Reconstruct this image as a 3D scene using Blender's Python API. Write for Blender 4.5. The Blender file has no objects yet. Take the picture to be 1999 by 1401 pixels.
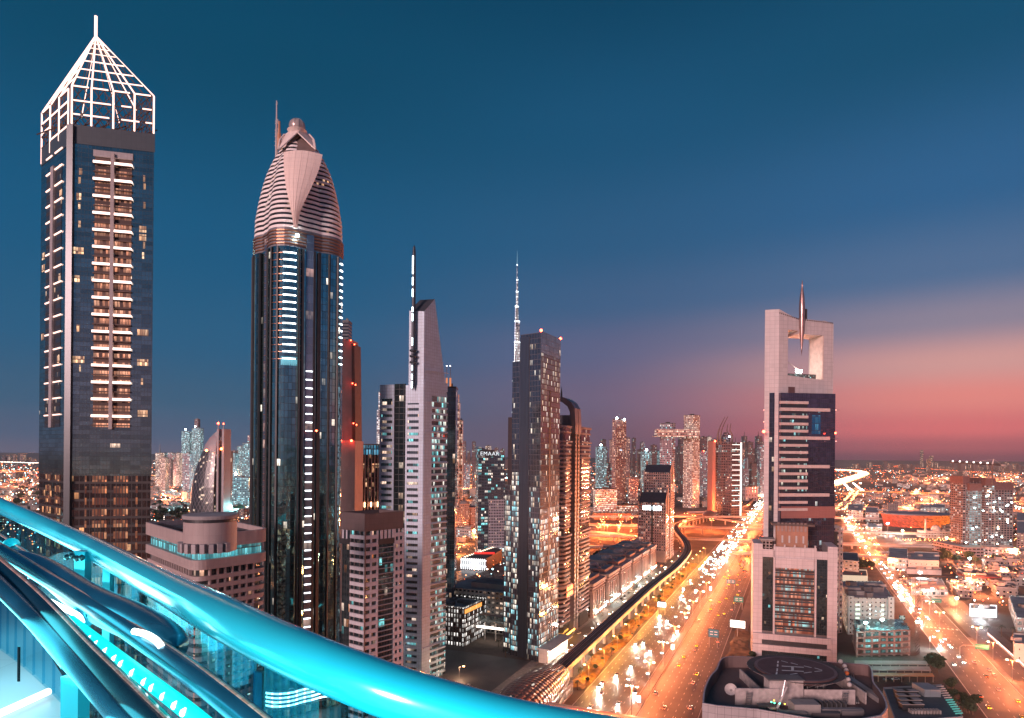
import bpy, math, random
from mathutils import Vector, Matrix
random.seed(7)
R = math.radians
SC = bpy.context.scene
COL = SC.collection
# ------------------------------------------------------------------ camera
F, HX, HY, EYE, ROLL = 1280.0, 999.5, 888.0, 140.0, R(0.5)
RIGHT = Vector((math.cos(ROLL), 0, math.sin(ROLL)))
UP = Vector((-math.sin(ROLL), 0, math.cos(ROLL)))
cam_d = bpy.data.cameras.new('camera')
cam = bpy.data.objects.new('camera', cam_d); COL.objects.link(cam)
cam.matrix_world = Matrix(((RIGHT.x, UP.x, 0, 0), (0, 0, -1, 0), (RIGHT.z, UP.z, 0, EYE), (0, 0, 0, 1)))
cam_d.sensor_width = 36.0
cam_d.lens = 36.0*F/1999.0
cam_d.shift_y = (HY-700.5)/1999.0
cam_d.clip_start = 0.05
cam_d.clip_end = 60000
SC.camera = cam
# ------------------------------------------------------------------ world: dusk sky
world = bpy.data.worlds.new('World'); SC.world = world; world.use_nodes = True
def lin(c):
    return tuple(((x/255.0)/12.92 if x/255.0 <= .04045 else ((x/255.0+.055)/1.055)**2.4) for x in c)
def build_world():
    nt = world.node_tree; N = nt.nodes; L = nt.links; N.clear()
    def new(t): return N.new(t)
    def math_(op, a, b=None):
        n = new('ShaderNodeMath'); n.operation = op
        for i, v in enumerate((a, b)):
            if v is None: continue
            if isinstance(v, (int, float)): n.inputs[i].default_value = v
            else: L.new(v, n.inputs[i])
        return n.outputs[0]
    tc = new('ShaderNodeTexCoord'); sep = new('ShaderNodeSeparateXYZ'); L.new(tc.outputs['Generated'], sep.inputs[0])
    elev = math_('ARCSINE', sep.outputs[2])
    e = math_('DIVIDE', elev, R(40))                   # 0..1 over forty degrees of elevation
    def ramp(stops):
        r = new('ShaderNodeValToRGB'); L.new(e, r.inputs[0]); cr = r.color_ramp
        cr.interpolation = 'EASE'
        while len(cr.elements) > 1: cr.elements.remove(cr.elements[0])
        cr.elements[0].position = stops[0][0]/40; cr.elements[0].color = (*lin(stops[0][1]), 1)
        for d, c in stops[1:]:
            k = cr.elements.new(min(1, d/40)); k.color = (*lin(c), 1)
        return r.outputs[0]
    cool = ramp([(0, (92, 94, 118)), (1.5, (70, 92, 122)), (4, (46, 92, 124)), (9, (28, 92, 130)), (16, (14, 88, 128)), (30, (0, 72, 104)), (40, (0, 62, 94))])
    mid = ramp([(0, (104, 82, 98)), (1.5, (112, 88, 108)), (5, (112, 98, 126)), (9, (92, 99, 134)), (13, (58, 95, 134)), (18, (36, 90, 130)), (26, (16, 82, 120)), (36, (0, 66, 98))])
    warm = ramp([(0, (112, 66, 84)), (.9, (170, 88, 98)), (2.2, (226, 112, 114)), (4.4, (234, 138, 130)), (7, (212, 156, 152)), (10, (140, 132, 152)), (13.5, (78, 110, 148)), (19, (42, 97, 142)), (29, (12, 78, 112)), (40, (0, 62, 94))])
    az = math_('ARCTAN2', sep.outputs[0], sep.outputs[1])  # 0 ahead, + to the right
    def sm(a, b):
        n = new('ShaderNodeMapRange'); n.interpolation_type = 'SMOOTHSTEP'; L.new(az, n.inputs[0])
        n.inputs[1].default_value = R(a); n.inputs[2].default_value = R(b); return n.outputs[0]
    def mix(f, a, b):
        n = new('ShaderNodeMix'); n.data_type = 'RGBA'; L.new(f, n.inputs[0]); L.new(a, n.inputs[6]); L.new(b, n.inputs[7]); return n.outputs[2]
    c1 = mix(sm(-20, 12), cool, mid)
    c2 = mix(sm(6, 36), c1, warm)
    c3 = mix(sm(70, 150), c2, mid)                     # behind the camera
    c4 = mix(sm(-100, -179), c1, mid)
    n = new('ShaderNodeMath'); n.operation = 'LESS_THAN'; L.new(az, n.inputs[0]); n.inputs[1].default_value = -1.0
    c5 = mix(n.outputs[0], c3, c4)
    bg = new('ShaderNodeBackground'); L.new(c5, bg.inputs[0]); bg.inputs[1].default_value = 1.0
    out = new('ShaderNodeOutputWorld'); L.new(bg.outputs[0], out.inputs[0])
build_world()
# ------------------------------------------------------------------ low warm afterglow
sun_d = bpy.data.lights.new('sun', 'SUN'); sun = bpy.data.objects.new('sun', sun_d); COL.objects.link(sun)
sun_d.energy = 3.5; sun_d.angle = R(14); sun_d.color = (1.0, 0.65, 0.62)
sun.rotation_euler = Vector((0.50, 0.85, -0.20)).to_track_quat('-Z', 'Y').to_euler()
SC.view_settings.view_transform = 'Standard'; SC.view_settings.look = 'None'
SC.view_settings.exposure = 0.0; SC.view_settings.gamma = 1.0
try: SC.view_settings.use_curve_mapping = False
except Exception: pass
SC.render.engine = 'CYCLES'
cy = SC.cycles
cy.max_bounces = 5; cy.diffuse_bounces = 2; cy.glossy_bounces = 3; cy.transmission_bounces = 4; cy.transparent_max_bounces = 10; cy.volume_bounces = 0
cy.sample_clamp_indirect = 4.0; cy.use_denoising = True; cy.caustics_reflective = False; cy.caustics_refractive = False
cy.use_light_tree = True
# ------------------------------------------------------------------ picture plane -> place
def ray(px, py):
    return Vector((0, 1, 0)) + (RIGHT*(px-HX) + UP*(HY-py))/F
def G(px, py, z=0.0):                 # the point at height z that shows at (px, py)
    d = ray(px, py); k = (z-EYE)/d.z
    return Vector((d.x*k, d.y*k, z))
def A(px, py, Y):                     # the point at distance Y that shows at (px, py)
    d = ray(px, py); return Vector((d.x*Y, Y, EYE+d.z*Y))
DV = Vector((0.397, 0.9178, 0)); NV = Vector((0.9178, -0.397, 0)); OV = Vector((67, 357, 0)); GA = math.atan2(0.9178, 0.397)
def st(s, t, z=0.0):                  # s along the avenue, t to its right
    return OV + DV*s + NV*t + Vector((0, 0, z))
# ------------------------------------------------------------------ materials
class NT:
    def __init__(self, name):
        self.m = bpy.data.materials.new(name); self.m.use_nodes = True
        self.N = self.m.node_tree.nodes; self.L = self.m.node_tree.links
        self.b = self.N['Principled BSDF']
    def n(self, t): return self.N.new(t)
    def put(self, v, s):
        if isinstance(v, (int, float)): s.default_value = v
        elif isinstance(v, tuple): s.default_value = (*v, 1) if len(v) == 3 and len(s.default_value) == 4 else v
        else: self.L.new(v, s)
    def math(self, op, a, b=None, c=None):
        n = self.n('ShaderNodeMath'); n.operation = op
        for i, v in enumerate((a, b, c)):
            if v is not None: self.put(v, n.inputs[i])
        return n.outputs[0]
    def vec(self, x, y, z):
        n = self.n('ShaderNodeCombineXYZ')
        for i, v in enumerate((x, y, z)): self.put(v, n.inputs[i])
        return n.outputs[0]
    def white(self, v):
        n = self.n('ShaderNodeTexWhiteNoise'); self.L.new(v, n.inputs[0]); return n.outputs[0], n.outputs[1]
    def noise(self, v, scale, detail=2):
        n = self.n('ShaderNodeTexNoise'); 
        if v is not None: self.L.new(v, n.inputs['Vector'])
        n.inputs['Scale'].default_value = scale; n.inputs['Detail'].default_value = detail
        return n.outputs[0], n.outputs[1]
    def mix(self, f, a, b):
        n = self.n('ShaderNodeMix'); n.data_type = 'RGBA'; self.put(f, n.inputs[0]); self.put(a, n.inputs[6]); self.put(b, n.inputs[7]); return n.outputs[2]
    def mapr(self, v, a, b, c, d):
        n = self.n('ShaderNodeMapRange'); self.put(v, n.inputs[0])
        for i, x in enumerate((a, b, c, d)): n.inputs[i+1].default_value = x
        return n.outputs[0]
    def set(self, k, v): self.put(v, self.b.inputs[k])
    def wobble(self, amount, scale, vec=None):
        geo = self.n('ShaderNodeNewGeometry')
        f, c = self.noise(vec if vec is not None else geo.outputs['Position'], scale, 1)
        s = self.n('ShaderNodeVectorMath'); s.operation = 'SUBTRACT'; self.L.new(c, s.inputs[0]); s.inputs[1].default_value = (.5, .5, .5)
        k = self.n('ShaderNodeVectorMath'); k.operation = 'SCALE'; self.L.new(s.outputs[0], k.inputs[0]); k.inputs[3].default_value = amount
        a = self.n('ShaderNodeVectorMath'); a.operation = 'ADD'; self.L.new(geo.outputs['Normal'], a.inputs[0]); self.L.new(k.outputs[0], a.inputs[1])
        z = self.n('ShaderNodeVectorMath'); z.operation = 'NORMALIZE'; self.L.new(a.outputs[0], z.inputs[0])
        self.L.new(z.outputs[0], self.b.inputs['Normal'])
def quiet(m):
    m.cycles.emission_sampling = 'NONE'; return m
CACHE = {}
def plain(name, col, rough=.7, metal=0.0, vary=.12, scale=.35):
    if name in CACHE: return CACHE[name]
    t = NT(name); geo = t.n('ShaderNodeNewGeometry')
    f, c = t.noise(geo.outputs['Position'], scale, 5)
    k = t.mapr(f, .3, .7, 0, 1)
    dk = tuple(x*(1-vary*1.6) for x in col); lt = tuple(min(1, x*(1+vary)) for x in col)
    t.set('Base Color', t.mix(k, dk, lt)); t.set('Roughness', rough); t.set('Metallic', metal)
    CACHE[name] = t.m; return t.m
def glow(name, col, strength, sampled=False):
    if name in CACHE: return CACHE[name]
    t = NT(name); t.set('Base Color', (0.02, 0.02, 0.02)); t.set('Emission Color', tuple(col)); t.set('Emission Strength', strength)
    if not sampled: quiet(t.m)
    CACHE[name] = t.m; return t.m
def panels(name, col, w, h, rough=.6, line=.55, lw=.06, metal=0.0, vary=.10):
    """cladding panels with joints, sizes in metres over the wall's own surface"""
    if name in CACHE: return CACHE[name]
    t = NT(name); uv = t.n('ShaderNodeUVMap'); sp = t.n('ShaderNodeSeparateXYZ'); t.L.new(uv.outputs[0], sp.inputs[0])
    cu = t.math('DIVIDE', sp.outputs[0], w); cv = t.math('DIVIDE', sp.outputs[1], h)
    fu = t.math('FRACT', cu); fv = t.math('FRACT', cv)
    ju = t.math('LESS_THAN', fu, lw/w*1.0); jv = t.math('LESS_THAN', fv, lw/h)
    j = t.math('MAXIMUM', ju, jv)
    r, _ = t.white(t.vec(t.math('FLOOR', cu), t.math('FLOOR', cv), 3.3))
    nz, _ = t.noise(None, 3.0, 4)
    st_, _ = t.noise(t.vec(t.math('MULTIPLY', sp.outputs[0], .5), t.math('MULTIPLY', sp.outputs[1], .05), 1.0), 1.0, 4)
    k = t.math('ADD', t.math('MULTIPLY', r, .45), t.math('ADD', t.math('MULTIPLY', nz, .25), t.math('MULTIPLY', t.mapr(st_, .35, .65, 0, 1), .35)))
    base = t.mix(k, tuple(x*(1-vary*1.5) for x in col), tuple(min(1, x*(1+vary)) for x in col))
    t.set('Base Color', t.mix(j, base, tuple(x*line for x in col))); t.set('Roughness', rough); t.set('Metallic', metal)
    CACHE[name] = t.m; return t.m
WARM = (1.0, .50, .24); CREAM = (1.0, .80, .66); TEAL = (.28, .92, .95); ORNG = (1.0, .30, .08)
def facade(name, wall, glass, cw, ch, wx, wy, p, strength, c1=WARM, c2=CREAM, c3=None, seed=1.0, cluster=.6, run=1, gm=.75, gr=.12, wr=.6, wob=.03, wm=0.0):
    """glass or punched-window wall: cells cw x ch metres, window share wx x wy, p lit"""
    if name in CACHE: return CACHE[name]
    t = NT(name); uv = t.n('ShaderNodeUVMap'); sp = t.n('ShaderNodeSeparateXYZ'); t.L.new(uv.outputs[0], sp.inputs[0])
    cu = t.math('DIVIDE', sp.outputs[0], cw); cv = t.math('DIVIDE', sp.outputs[1], ch)
    iu = t.math('FLOOR', cu); iv = t.math('FLOOR', cv); fu = t.math('FRACT', cu); fv = t.math('FRACT', cv)
    inx = t.math('LESS_THAN', t.math('ABSOLUTE', t.math('SUBTRACT', fu, .5)), wx/2)
    iny = t.math('LESS_THAN', t.math('ABSOLUTE', t.math('SUBTRACT', fv, .5)), wy/2)
    win = t.math('MULTIPLY', inx, iny)
    gu = t.math('FLOOR', t.math('DIVIDE', iu, run)) if run > 1 else iu
    r, rc = t.white(t.vec(gu, iv, seed))
    nz, _ = t.noise(t.vec(t.math('MULTIPLY', iu, .23), t.math('MULTIPLY', iv, .17), seed*3.7), 1.0, 2)
    pk = t.math('MULTIPLY', p, t.math('ADD', 1-cluster, t.math('MULTIPLY', t.mapr(nz, .35, .65, 0, 2), cluster)))
    lit = t.math('LESS_THAN', r, pk)
    s2 = t.n('ShaderNodeSeparateXYZ'); t.L.new(rc, s2.inputs[0])
    r3, _ = t.white(t.vec(t.math('FLOOR', t.math('MULTIPLY', cu, 3.0)), t.math('FLOOR', t.math('MULTIPLY', cv, 2.0)), seed+9))
    br = t.math('MULTIPLY', t.math('ADD', .15, t.math('MULTIPLY', t.math('POWER', s2.outputs[1], 1.6), 1.25)), t.math('ADD', .45, t.math('MULTIPLY', r3, .75)))
    br = t.math('MULTIPLY', br, t.math('MULTIPLY', t.mapr(fv, .5-wy/2, .5+wy/2, .55, 1.3), t.mapr(t.math('ABSOLUTE', t.math('SUBTRACT', fu, .5)), .02, .05, .35, 1)))
    e = t.math('MULTIPLY', t.math('MULTIPLY', lit, win), t.math('MULTIPLY', br, strength))
    col = t.mix(s2.outputs[2], c1, c2)
    if c3: 
        r4, _ = t.white(t.vec(gu, iv, seed+20)); col = t.mix(t.math('LESS_THAN', r4, .4), col, c3)
    t.set('Emission Color', col); t.set('Emission Strength', e)
    wn, _ = t.noise(None, 2.0, 3)
    wallc = t.mix(wn, tuple(x*.82 for x in wall), tuple(x*1.12 for x in wall))
    glc = t.mix(s2.outputs[0], tuple(x*.72 for x in glass), tuple(x*1.15 for x in glass))
    t.set('Base Color', t.mix(win, wallc, glc))
    t.set('Roughness', t.mapr(win, 0, 1, wr, gr)); t.set('Metallic', t.mapr(win, 0, 1, wm, gm))
    if wob: t.wobble(wob, .22)
    quiet(t.m); CACHE[name] = t.m; return t.m
# ------------------------------------------------------------------ mesh building
ORG = {}
def tag(o, label=None, cat=None, group=None, kind=None):
    if label: o['label'] = label
    if cat: o['category'] = cat
    if group: o['group'] = group
    if kind: o['kind'] = kind
    return o
def thing(name, label, cat, loc=(0, 0, 0), group=None, rz=0.0):
    o = bpy.data.objects.new(name, None); COL.objects.link(o); o.location = loc; o.rotation_euler[2] = rz
    o.empty_display_size = 1.0; ORG[o.name] = Vector(loc) if rz == 0 else Vector((0, 0, 0))
    return tag(o, label, cat, group)
def ccw(fp):
    a = sum(fp[i][0]*fp[(i+1) % len(fp)][1]-fp[(i+1) % len(fp)][0]*fp[i][1] for i in range(len(fp)))
    return list(fp) if a > 0 else list(fp)[::-1]
def V3(p, z=None): return Vector((p[0], p[1], p[2] if z is None else z))
class MB:
    def __init__(self): self.v = []; self.f = []; self.u = []; self.mi = []
    def poly(self, pts, m=0, uvs=None):
        k = len(self.v); self.v += [Vector(p) for p in pts]; self.f.append(tuple(range(k, k+len(pts))))
        self.u += uvs if uvs else [(p[0], p[1]) for p in pts]; self.mi.append(m); return self
    def prism(self, fp, z0, z1, m=0, mt=1, top=True, bot=False, fp2=None, u0=0.0):
        fp = [Vector((p[0], p[1], 0)) for p in fp]; f2 = [Vector((p[0], p[1], 0)) for p in (fp2 or fp)]
        a = sum(fp[i].x*fp[(i+1) % len(fp)].y-fp[(i+1) % len(fp)].x*fp[i].y for i in range(len(fp)))
        if a < 0: fp.reverse(); f2.reverse()
        n = len(fp); u = u0
        z1s = z1 if isinstance(z1, (list, tuple)) else [z1]*n
        if a < 0 and isinstance(z1, (list, tuple)): z1s = list(z1)[::-1]
        for i in range(n):
            j = (i+1) % n; w = (fp[j]-fp[i]).length
            self.poly([(fp[i].x, fp[i].y, z0), (fp[j].x, fp[j].y, z0), (f2[j].x, f2[j].y, z1s[j]), (f2[i].x, f2[i].y, z1s[i])], m,
                      [(u, z0), (u+w, z0), (u+w, z1s[j]), (u, z1s[i])]); u += w
        if top: self.poly([(f2[i].x, f2[i].y, z1s[i]) for i in range(n)], mt)
        if bot: self.poly([(p.x, p.y, z0) for p in reversed(fp)], mt)
        return self
    def box(self, c, size, m=0, ang=0.0):
        cx, cy_, cz = c; w, d, h = size; ca, sa = math.cos(ang), math.sin(ang)
        fp = [(cx+x*ca-y*sa, cy_+x*sa+y*ca) for x, y in ((-w/2, -d/2), (w/2, -d/2), (w/2, d/2), (-w/2, d/2))]
        return self.prism(fp, cz-h/2, cz+h/2, m, m, True, True)
    def tube(self, path, r, n=8, m=0, caps=True):
        path = [Vector(p) for p in path]; rs = r if isinstance(r, (list, tuple)) else [r]*len(path); rings = []; L = 0.0
        for i, p in enumerate(path):
            d = (path[min(i+1, len(path)-1)]-path[max(i-1, 0)]).normalized()
            up = Vector((0, 0, 1)) if abs(d.z) < .95 else Vector((1, 0, 0))
            a = d.cross(up).normalized(); b = d.cross(a).normalized()
            if i: L += (p-path[i-1]).length
            k = len(self.v)
            for j in range(n):
                t = 2*math.pi*j/n; self.v.append(p+(a*math.cos(t)+b*math.sin(t))*rs[i])
            rings.append((k, L))
        for i in range(len(path)-1):
            for j in range(n):
                q = (j+1) % n; a0, l0 = rings[i]; b0, l1 = rings[i+1]
                self.f.append((a0+j, a0+q, b0+q, b0+j)); self.mi.append(m)
                c = rs[i]*2*math.pi/n
                self.uvq([(j*c, l0), ((j+1)*c, l0), ((j+1)*c, l1), (j*c, l1)])
        if caps:
            for (k, L), rev in ((rings[0], False), (rings[-1], True)):
                idx = [k+j for j in range(n)]; 
                self.f.append(tuple(idx[::-1] if rev else idx)); self.mi.append(m); self.uvq([(0, 0)]*n)
        return self
    def uvq(self, q):
        if not hasattr(self, 'uf'): self.uf = {}
        self.uf[len(self.f)-1] = q
    def lathe(self, cx, cy_, prof, n=24, m=0, sy=1.0, ang=0.0, a0=0.0, a1=2*math.pi):
        closed = abs(a1-a0-2*math.pi) < 1e-6; base = len(self.v); cols = n if closed else n+1; ca, sa = math.cos(ang), math.sin(ang)
        for r, z in prof:
            for j in range(cols):
                t = a0+(a1-a0)*j/n; x, y = r*math.cos(t), r*math.sin(t)*sy
                self.v.append(Vector((cx+x*ca-y*sa, cy_+x*sa+y*ca, z)))
        for i in range(len(prof)-1):
            for j in range(n):
                q = (j+1) % cols; a = base+i*cols; b = a+cols
                self.f.append((a+j, a+q, b+q, b+j)); self.mi.append(m)
                rr = max(prof[i][0], prof[i+1][0])*2*math.pi/n
                self.uvq([(j*rr, prof[i][1]), ((j+1)*rr, prof[i][1]), ((j+1)*rr, prof[i+1][1]), (j*rr, prof[i+1][1])])
        return self
    def build(self, name, mats, parent=None, smooth=False, local=False):
        if not isinstance(mats, (list, tuple)): mats = [mats]
        org = ORG.get(parent.name, Vector((0, 0, 0))) if (parent is not None and not local) else Vector((0, 0, 0))
        me = bpy.data.meshes.new(name); me.from_pydata([tuple(v-org) for v in self.v], [], self.f)
        for m in mats: me.materials.append(m)
        me.polygons.foreach_set('material_index', [min(i, len(mats)-1) for i in self.mi])
        if smooth: me.polygons.foreach_set('use_smooth', [True]*len(self.f))
        uv = me.uv_layers.new(name='UVMap'); uf = getattr(self, 'uf', {}); flat = []; k = 0
        # poly() stores one uv per vertex it adds, tube/lathe store per face
        pv = self._pv()
        for i, f in enumerate(self.f):
            q = uf.get(i)
            if q is None: q = pv[i]
            for c in q: flat += [c[0], c[1]]
        uv.data.foreach_set('uv', flat)
        me.update()
        o = bpy.data.objects.new(name, me); COL.objects.link(o)
        if parent is not None: o.parent = parent
        ORG[o.name] = org
        return o
    def _pv(self):
        out = {}; k = 0; uf = getattr(self, 'uf', {})
        for i, f in enumerate(self.f):
            if i in uf: continue
            out[i] = self.u[k:k+len(f)]; k += len(f)
        return out
def cp(o, dz=0.0, dv=None, parent=None):
    c = o.copy(); COL.objects.link(c); c.location = o.location+Vector((0, 0, dz)) if dv is None else o.location+Vector(dv)
    if parent is not None: c.parent = parent
    ORG[c.name] = ORG.get(o.name, Vector((0, 0, 0))); return c
def copy_tree(o, parent=None):
    c = o.copy(); COL.objects.link(c)
    if parent is not None: c.parent = parent
    for ch in KIDS.get(o.name, []): copy_tree(ch, c)
    return c
KIDS = {}
def offset(fp, d):
    fp = ccw([(p[0], p[1]) for p in fp]); n = len(fp); out = []
    for i in range(n):
        p0, p1, p2 = Vector(fp[i-1]), Vector(fp[i]), Vector(fp[(i+1) % n])
        a = (p1-p0).normalized(); b = (p2-p1).normalized()
        na = Vector((a.y, -a.x)); nb = Vector((b.y, -b.x)); m = (na+nb)
        if m.length < 1e-6: m = na
        m.normalize(); k = d/max(.35, m.dot(na)); out.append((p1.x+m.x*k, p1.y+m.y*k))
    return out
def ring(fp, z0, z1, out, name, m, parent):
    b = MB(); b.prism(offset(fp, out), z0, z1, 0, 0, True, True); return b.build(name, m, parent)
def bands(fp, z0, z1, step, h, out, name, m, parent, skip=()):
    o = None; k = 0; z = z0; res = []
    while z < z1-.01:
        if k not in skip:
            if o is None: o = ring(fp, z, z+h, out, name, m, parent); zb = z; res.append(o)
            else: res.append(cp(o, z-zb))
        z += step; k += 1
    return res
def stbox(s0, s1, t0, t1):
    return [st(s0, t0), st(s0, t1), st(s1, t1), st(s1, t0)]
def quad_fp(c0, r, l):
    c0, r, l = [Vector((p[0], p[1], 0)) for p in (c0, r, l)]; return [c0, r, r+l-c0, l]
class Face:
    """a vertical face between two ground points; P(u, z, out)"""
    def __init__(self, a, b, toward=(0, 0)):
        self.a = Vector((a[0], a[1], 0)); self.b = Vector((b[0], b[1], 0)); self.w = (self.b-self.a).length
        self.d = (self.b-self.a).normalized(); self.n = Vector((self.d.y, -self.d.x, 0))
        if self.n.dot(Vector((toward[0], toward[1], 0))-self.a) < 0: self.n = -self.n
        self.ang = math.atan2(self.d.y, self.d.x)
    def P(self, u, z, out=0.0): return self.a+(self.b-self.a)*u+self.n*out+Vector((0, 0, z))
    def slab(self, mb, u0, u1, z0, z1, o0, o1, m=0):
        p = [self.P(u0, 0, o0), self.P(u1, 0, o0), self.P(u1, 0, o1), self.P(u0, 0, o1)]
        mb.prism(p, z0, z1, m, m, True, True); return mb
# ================================================================== GROUND AND ROADS
def ground_mat():
    t = NT('sandy_ground'); geo = t.n('ShaderNodeNewGeometry'); P = geo.outputs['Position']
    a, _ = t.noise(P, .004, 6); b, _ = t.noise(P, .03, 5); c, _ = t.noise(P, .4, 4)
    k = t.math('ADD', t.math('MULTIPLY', a, .5), t.math('ADD', t.math('MULTIPLY', b, .35), t.math('MULTIPLY', c, .15)))
    t.set('Base Color', t.mix(t.mapr(k, .38, .62, 0, 1), (.055, .045, .042), (.17, .13, .11))); t.set('Roughness', .95); return t.m
def asphalt_mat(name, c0, c1):
    t = NT(name); geo = t.n('ShaderNodeNewGeometry'); P = geo.outputs['Position']
    a, _ = t.noise(P, .05, 5); b, _ = t.noise(P, 1.2, 3)
    k = t.math('ADD', t.math('MULTIPLY', a, .7), t.math('MULTIPLY', b, .3))
    t.set('Base Color', t.mix(t.mapr(k, .4, .6, 0, 1), c0, c1)); t.set('Roughness', .55); return t.m
M_ground = ground_mat()
M_asph = asphalt_mat('asphalt', (.060, .052, .050), (.105, .092, .088))
M_asph2 = asphalt_mat('worn_asphalt', (.09, .075, .068), (.15, .125, .11))
M_paint = plain('road_paint', (.75, .72, .68), .6, vary=.1)
M_conc = plain('concrete', (.34, .30, .28), .8, vary=.15, scale=.2)
M_conc2 = plain('pale_concrete', (.46, .42, .40), .75, vary=.12, scale=.15)
M_dark = plain('dark_metal', (.05, .05, .055), .45, .3)
M_steel = plain('steel', (.35, .35, .36), .35, .8)
M_roofg = plain('roof_felt', (.16, .14, .14), .85, vary=.2, scale=.12)
M_roofp = plain('pale_roof', (.33, .30, .30), .8, vary=.2, scale=.1)
M_verge = plain('dry_grass', (.24, .11, .02), .9, vary=.35, scale=.25)
M_dirt = plain('rough_dirt', (.22, .13, .075), .95, vary=.4, scale=.12)
M_pave = plain('paving', (.27, .23, .21), .8, vary=.15, scale=.5)
g = MB(); S = 45000
g.poly([(-S, -S, 0), (S, -S, 0), (S, S, 0), (-S, S, 0)]); tag(g.build('ground', M_ground), kind='structure')
def sheet(name, pts, z, m, kind='structure', label=None, cat=None):
    b = MB(); b.poly([(p[0], p[1], z) for p in ccw([(q[0], q[1]) for q in pts])]); o = b.build(name, m); tag(o, kind=kind); return o
def ribbon(name, line, w, z, m, kind='structure', skirt=0.0, m2=None):
    """a road along a polyline of points (x, y[, z]); skirt gives a deck its thickness"""
    b = MB(); L = [Vector(p) if len(p) == 3 else Vector((p[0], p[1], 0)) for p in line]; lr = []
    for i, p in enumerate(L):
        d = L[min(i+1, len(L)-1)]-L[max(i-1, 0)]; d.z = 0; d.normalize(); n = Vector((d.y, -d.x, 0)); lr.append((p-n*w/2, p+n*w/2))
    up = Vector((0, 0, z))
    for i in range(len(L)-1):
        (a, b_), (c, d_) = lr[i], lr[i+1]
        b.poly([b_+up, d_+up, c+up, a+up])
        if skirt:
            dn = Vector((0, 0, z-skirt)); wl = Vector((0, 0, z+.9))
            b.poly([a+dn, c+dn, d_+dn, b_+dn], 1)
            for q0, q1 in ((a, c), (d_, b_)):
                b.poly([q0+dn, q0+wl, q1+wl, q1+dn], 1)
                i0 = (q0-(a+b_)*.5).normalized()*-.3; b.poly([q0+wl+i0, q1+wl+i0, q1+wl, q0+wl], 1); b.poly([q0+up+i0, q1+up+i0, q1+wl+i0, q0+wl+i0], 1)
    o = b.build(name, [m, m2 or m]); 
    if kind: tag(o, kind=kind)
    return o
def spline(pts, n=6):
    P = [Vector(p) if len(p) == 3 else Vector((p[0], p[1], 0)) for p in pts]; out = []
    for i in range(len(P)-1):
        p0, p1, p2, p3 = P[max(i-1, 0)], P[i], P[i+1], P[min(i+2, len(P)-1)]
        for k in range(n):
            t = k/n; out.append(.5*((2*p1)+(p2-p0)*t+(2*p0-5*p1+4*p2-p3)*t*t+(3*p1-p0-3*p2+p3)*t**3))
    out.append(P[-1]); return out
# the avenue: two carriageways
sheet('road', stbox(-220, 2050, -34, -2.2), .05, M_asph)
sheet('road', stbox(-220, 2050, 2.2, 34), .05, M_asph)
kb = MB(); 
for (a, b_) in ((-2.2, 2.2),): kb.prism(stbox(-220, 2050, a, b_), 0, .20)
tag(kb.build('median_kerb', M_pave), kind='structure')
# far part of the avenue bending to the right
far_av = spline([st(2040, 0), G(1570, 960), G(1628, 946), G(1672, 932), G(1686, 925), G(1668, 920), G(1610, 917)], 8)
ribbon('road', far_av, 64, .06, M_asph)
mk = MB()
for side in (-1, 1):
    for k in range(1, 7):
        t = side*(3.4+k*4.4)
        s = -150
        while s < 900:
            p = st(s, t); q = stbox(s, s+3.0, t-.11, t+.11); mk.poly([(v.x, v.y, .09) for v in reversed(q)]) if True else 0; s += 9.5
    for t in (3.0, 33.4, 7.6 if False else 3.0):
        q = stbox(-200, 1500, side*t-.10, side*t+.10); mk.poly([(v.x, v.y, .09) for v in q])
tag(mk.build('road_markings', M_paint), kind='structure')
# frontage road, verge, right-hand service road, boulevard
sheet('frontage_road', stbox(-60, 620, -77.5, -57), .05, M_asph2)
sheet('forecourt_paving', stbox(-20, 640, -84, -77.5), .09, M_pave)
# the verge is a lumpy planted bank
vb = MB(); n = 70
for i in range(n):
    for j in range(6):
        def vp(i, j):
            s = 22+i*7.2; t = -47.5+j*2.0; h = (.2 + (.9*abs(math.sin(i*1.7+j*.9))+.6*abs(math.sin(i*.63+j*2.1))) * (1 if 0 < j < 6 else 0))
            return st(s, t+1.6*math.sin(i*.5), .05+h)
        vb.poly([vp(i, j), vp(i, j+1), vp(i+1, j+1), vp(i+1, j)])
tag(vb.build('planted_verge', M_verge, smooth=True), kind='structure')
db = MB()
for i in range(60):
    for j in range(5):
        def vp(i, j):
            s = -110+i*5.2; t = 37+j*2.6; h = 1.6*abs(math.sin(i*.9+j*1.3))*abs(math.sin(i*.37+1)) if 0 < j < 5 else 0
            return st(s, t+1.2*math.sin(i*.8), .05+h)
        db.poly([vp(i, j), vp(i, j+1), vp(i+1, j+1), vp(i+1, j)])
tag(db.build('earth_bank', M_dirt, smooth=True), kind='structure')
sheet('service_road', stbox(60, 700, 37, 46), .045, M_asph2)
sheet('boulevard', stbox(-180, 1560, 176, 205), .05, M_asph2)
sheet('boulevard', stbox(-180, 520, 208, 232), .05, M_asph2)
bm_ = MB()
for t in (183, 190.5, 198, 215, 223):
    s = -100
    while s < 700: 
        q = stbox(s, s+3.2, t-.12, t+.12); bm_.poly([(v.x, v.y, .09) for v in q]); s += 10
for t in (176.6, 204.4): bm_.poly([(v.x, v.y, .09) for v in stbox(-150, 1200, t-.15, t+.15)])
for k in range(9): bm_.poly([(v.x, v.y, .09) for v in stbox(282+0*k, 286, 178+3*k, 179.4+3*k)])
tag(bm_.build('road_markings', M_paint), kind='structure')
kb = MB(); kb.prism(stbox(-180, 260, 205, 208), 0, .22); kb.prism(stbox(310, 1400, 188.6, 192), 0, .22)
tag(kb.build('median_kerb', M_pave), kind='structure')
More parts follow.
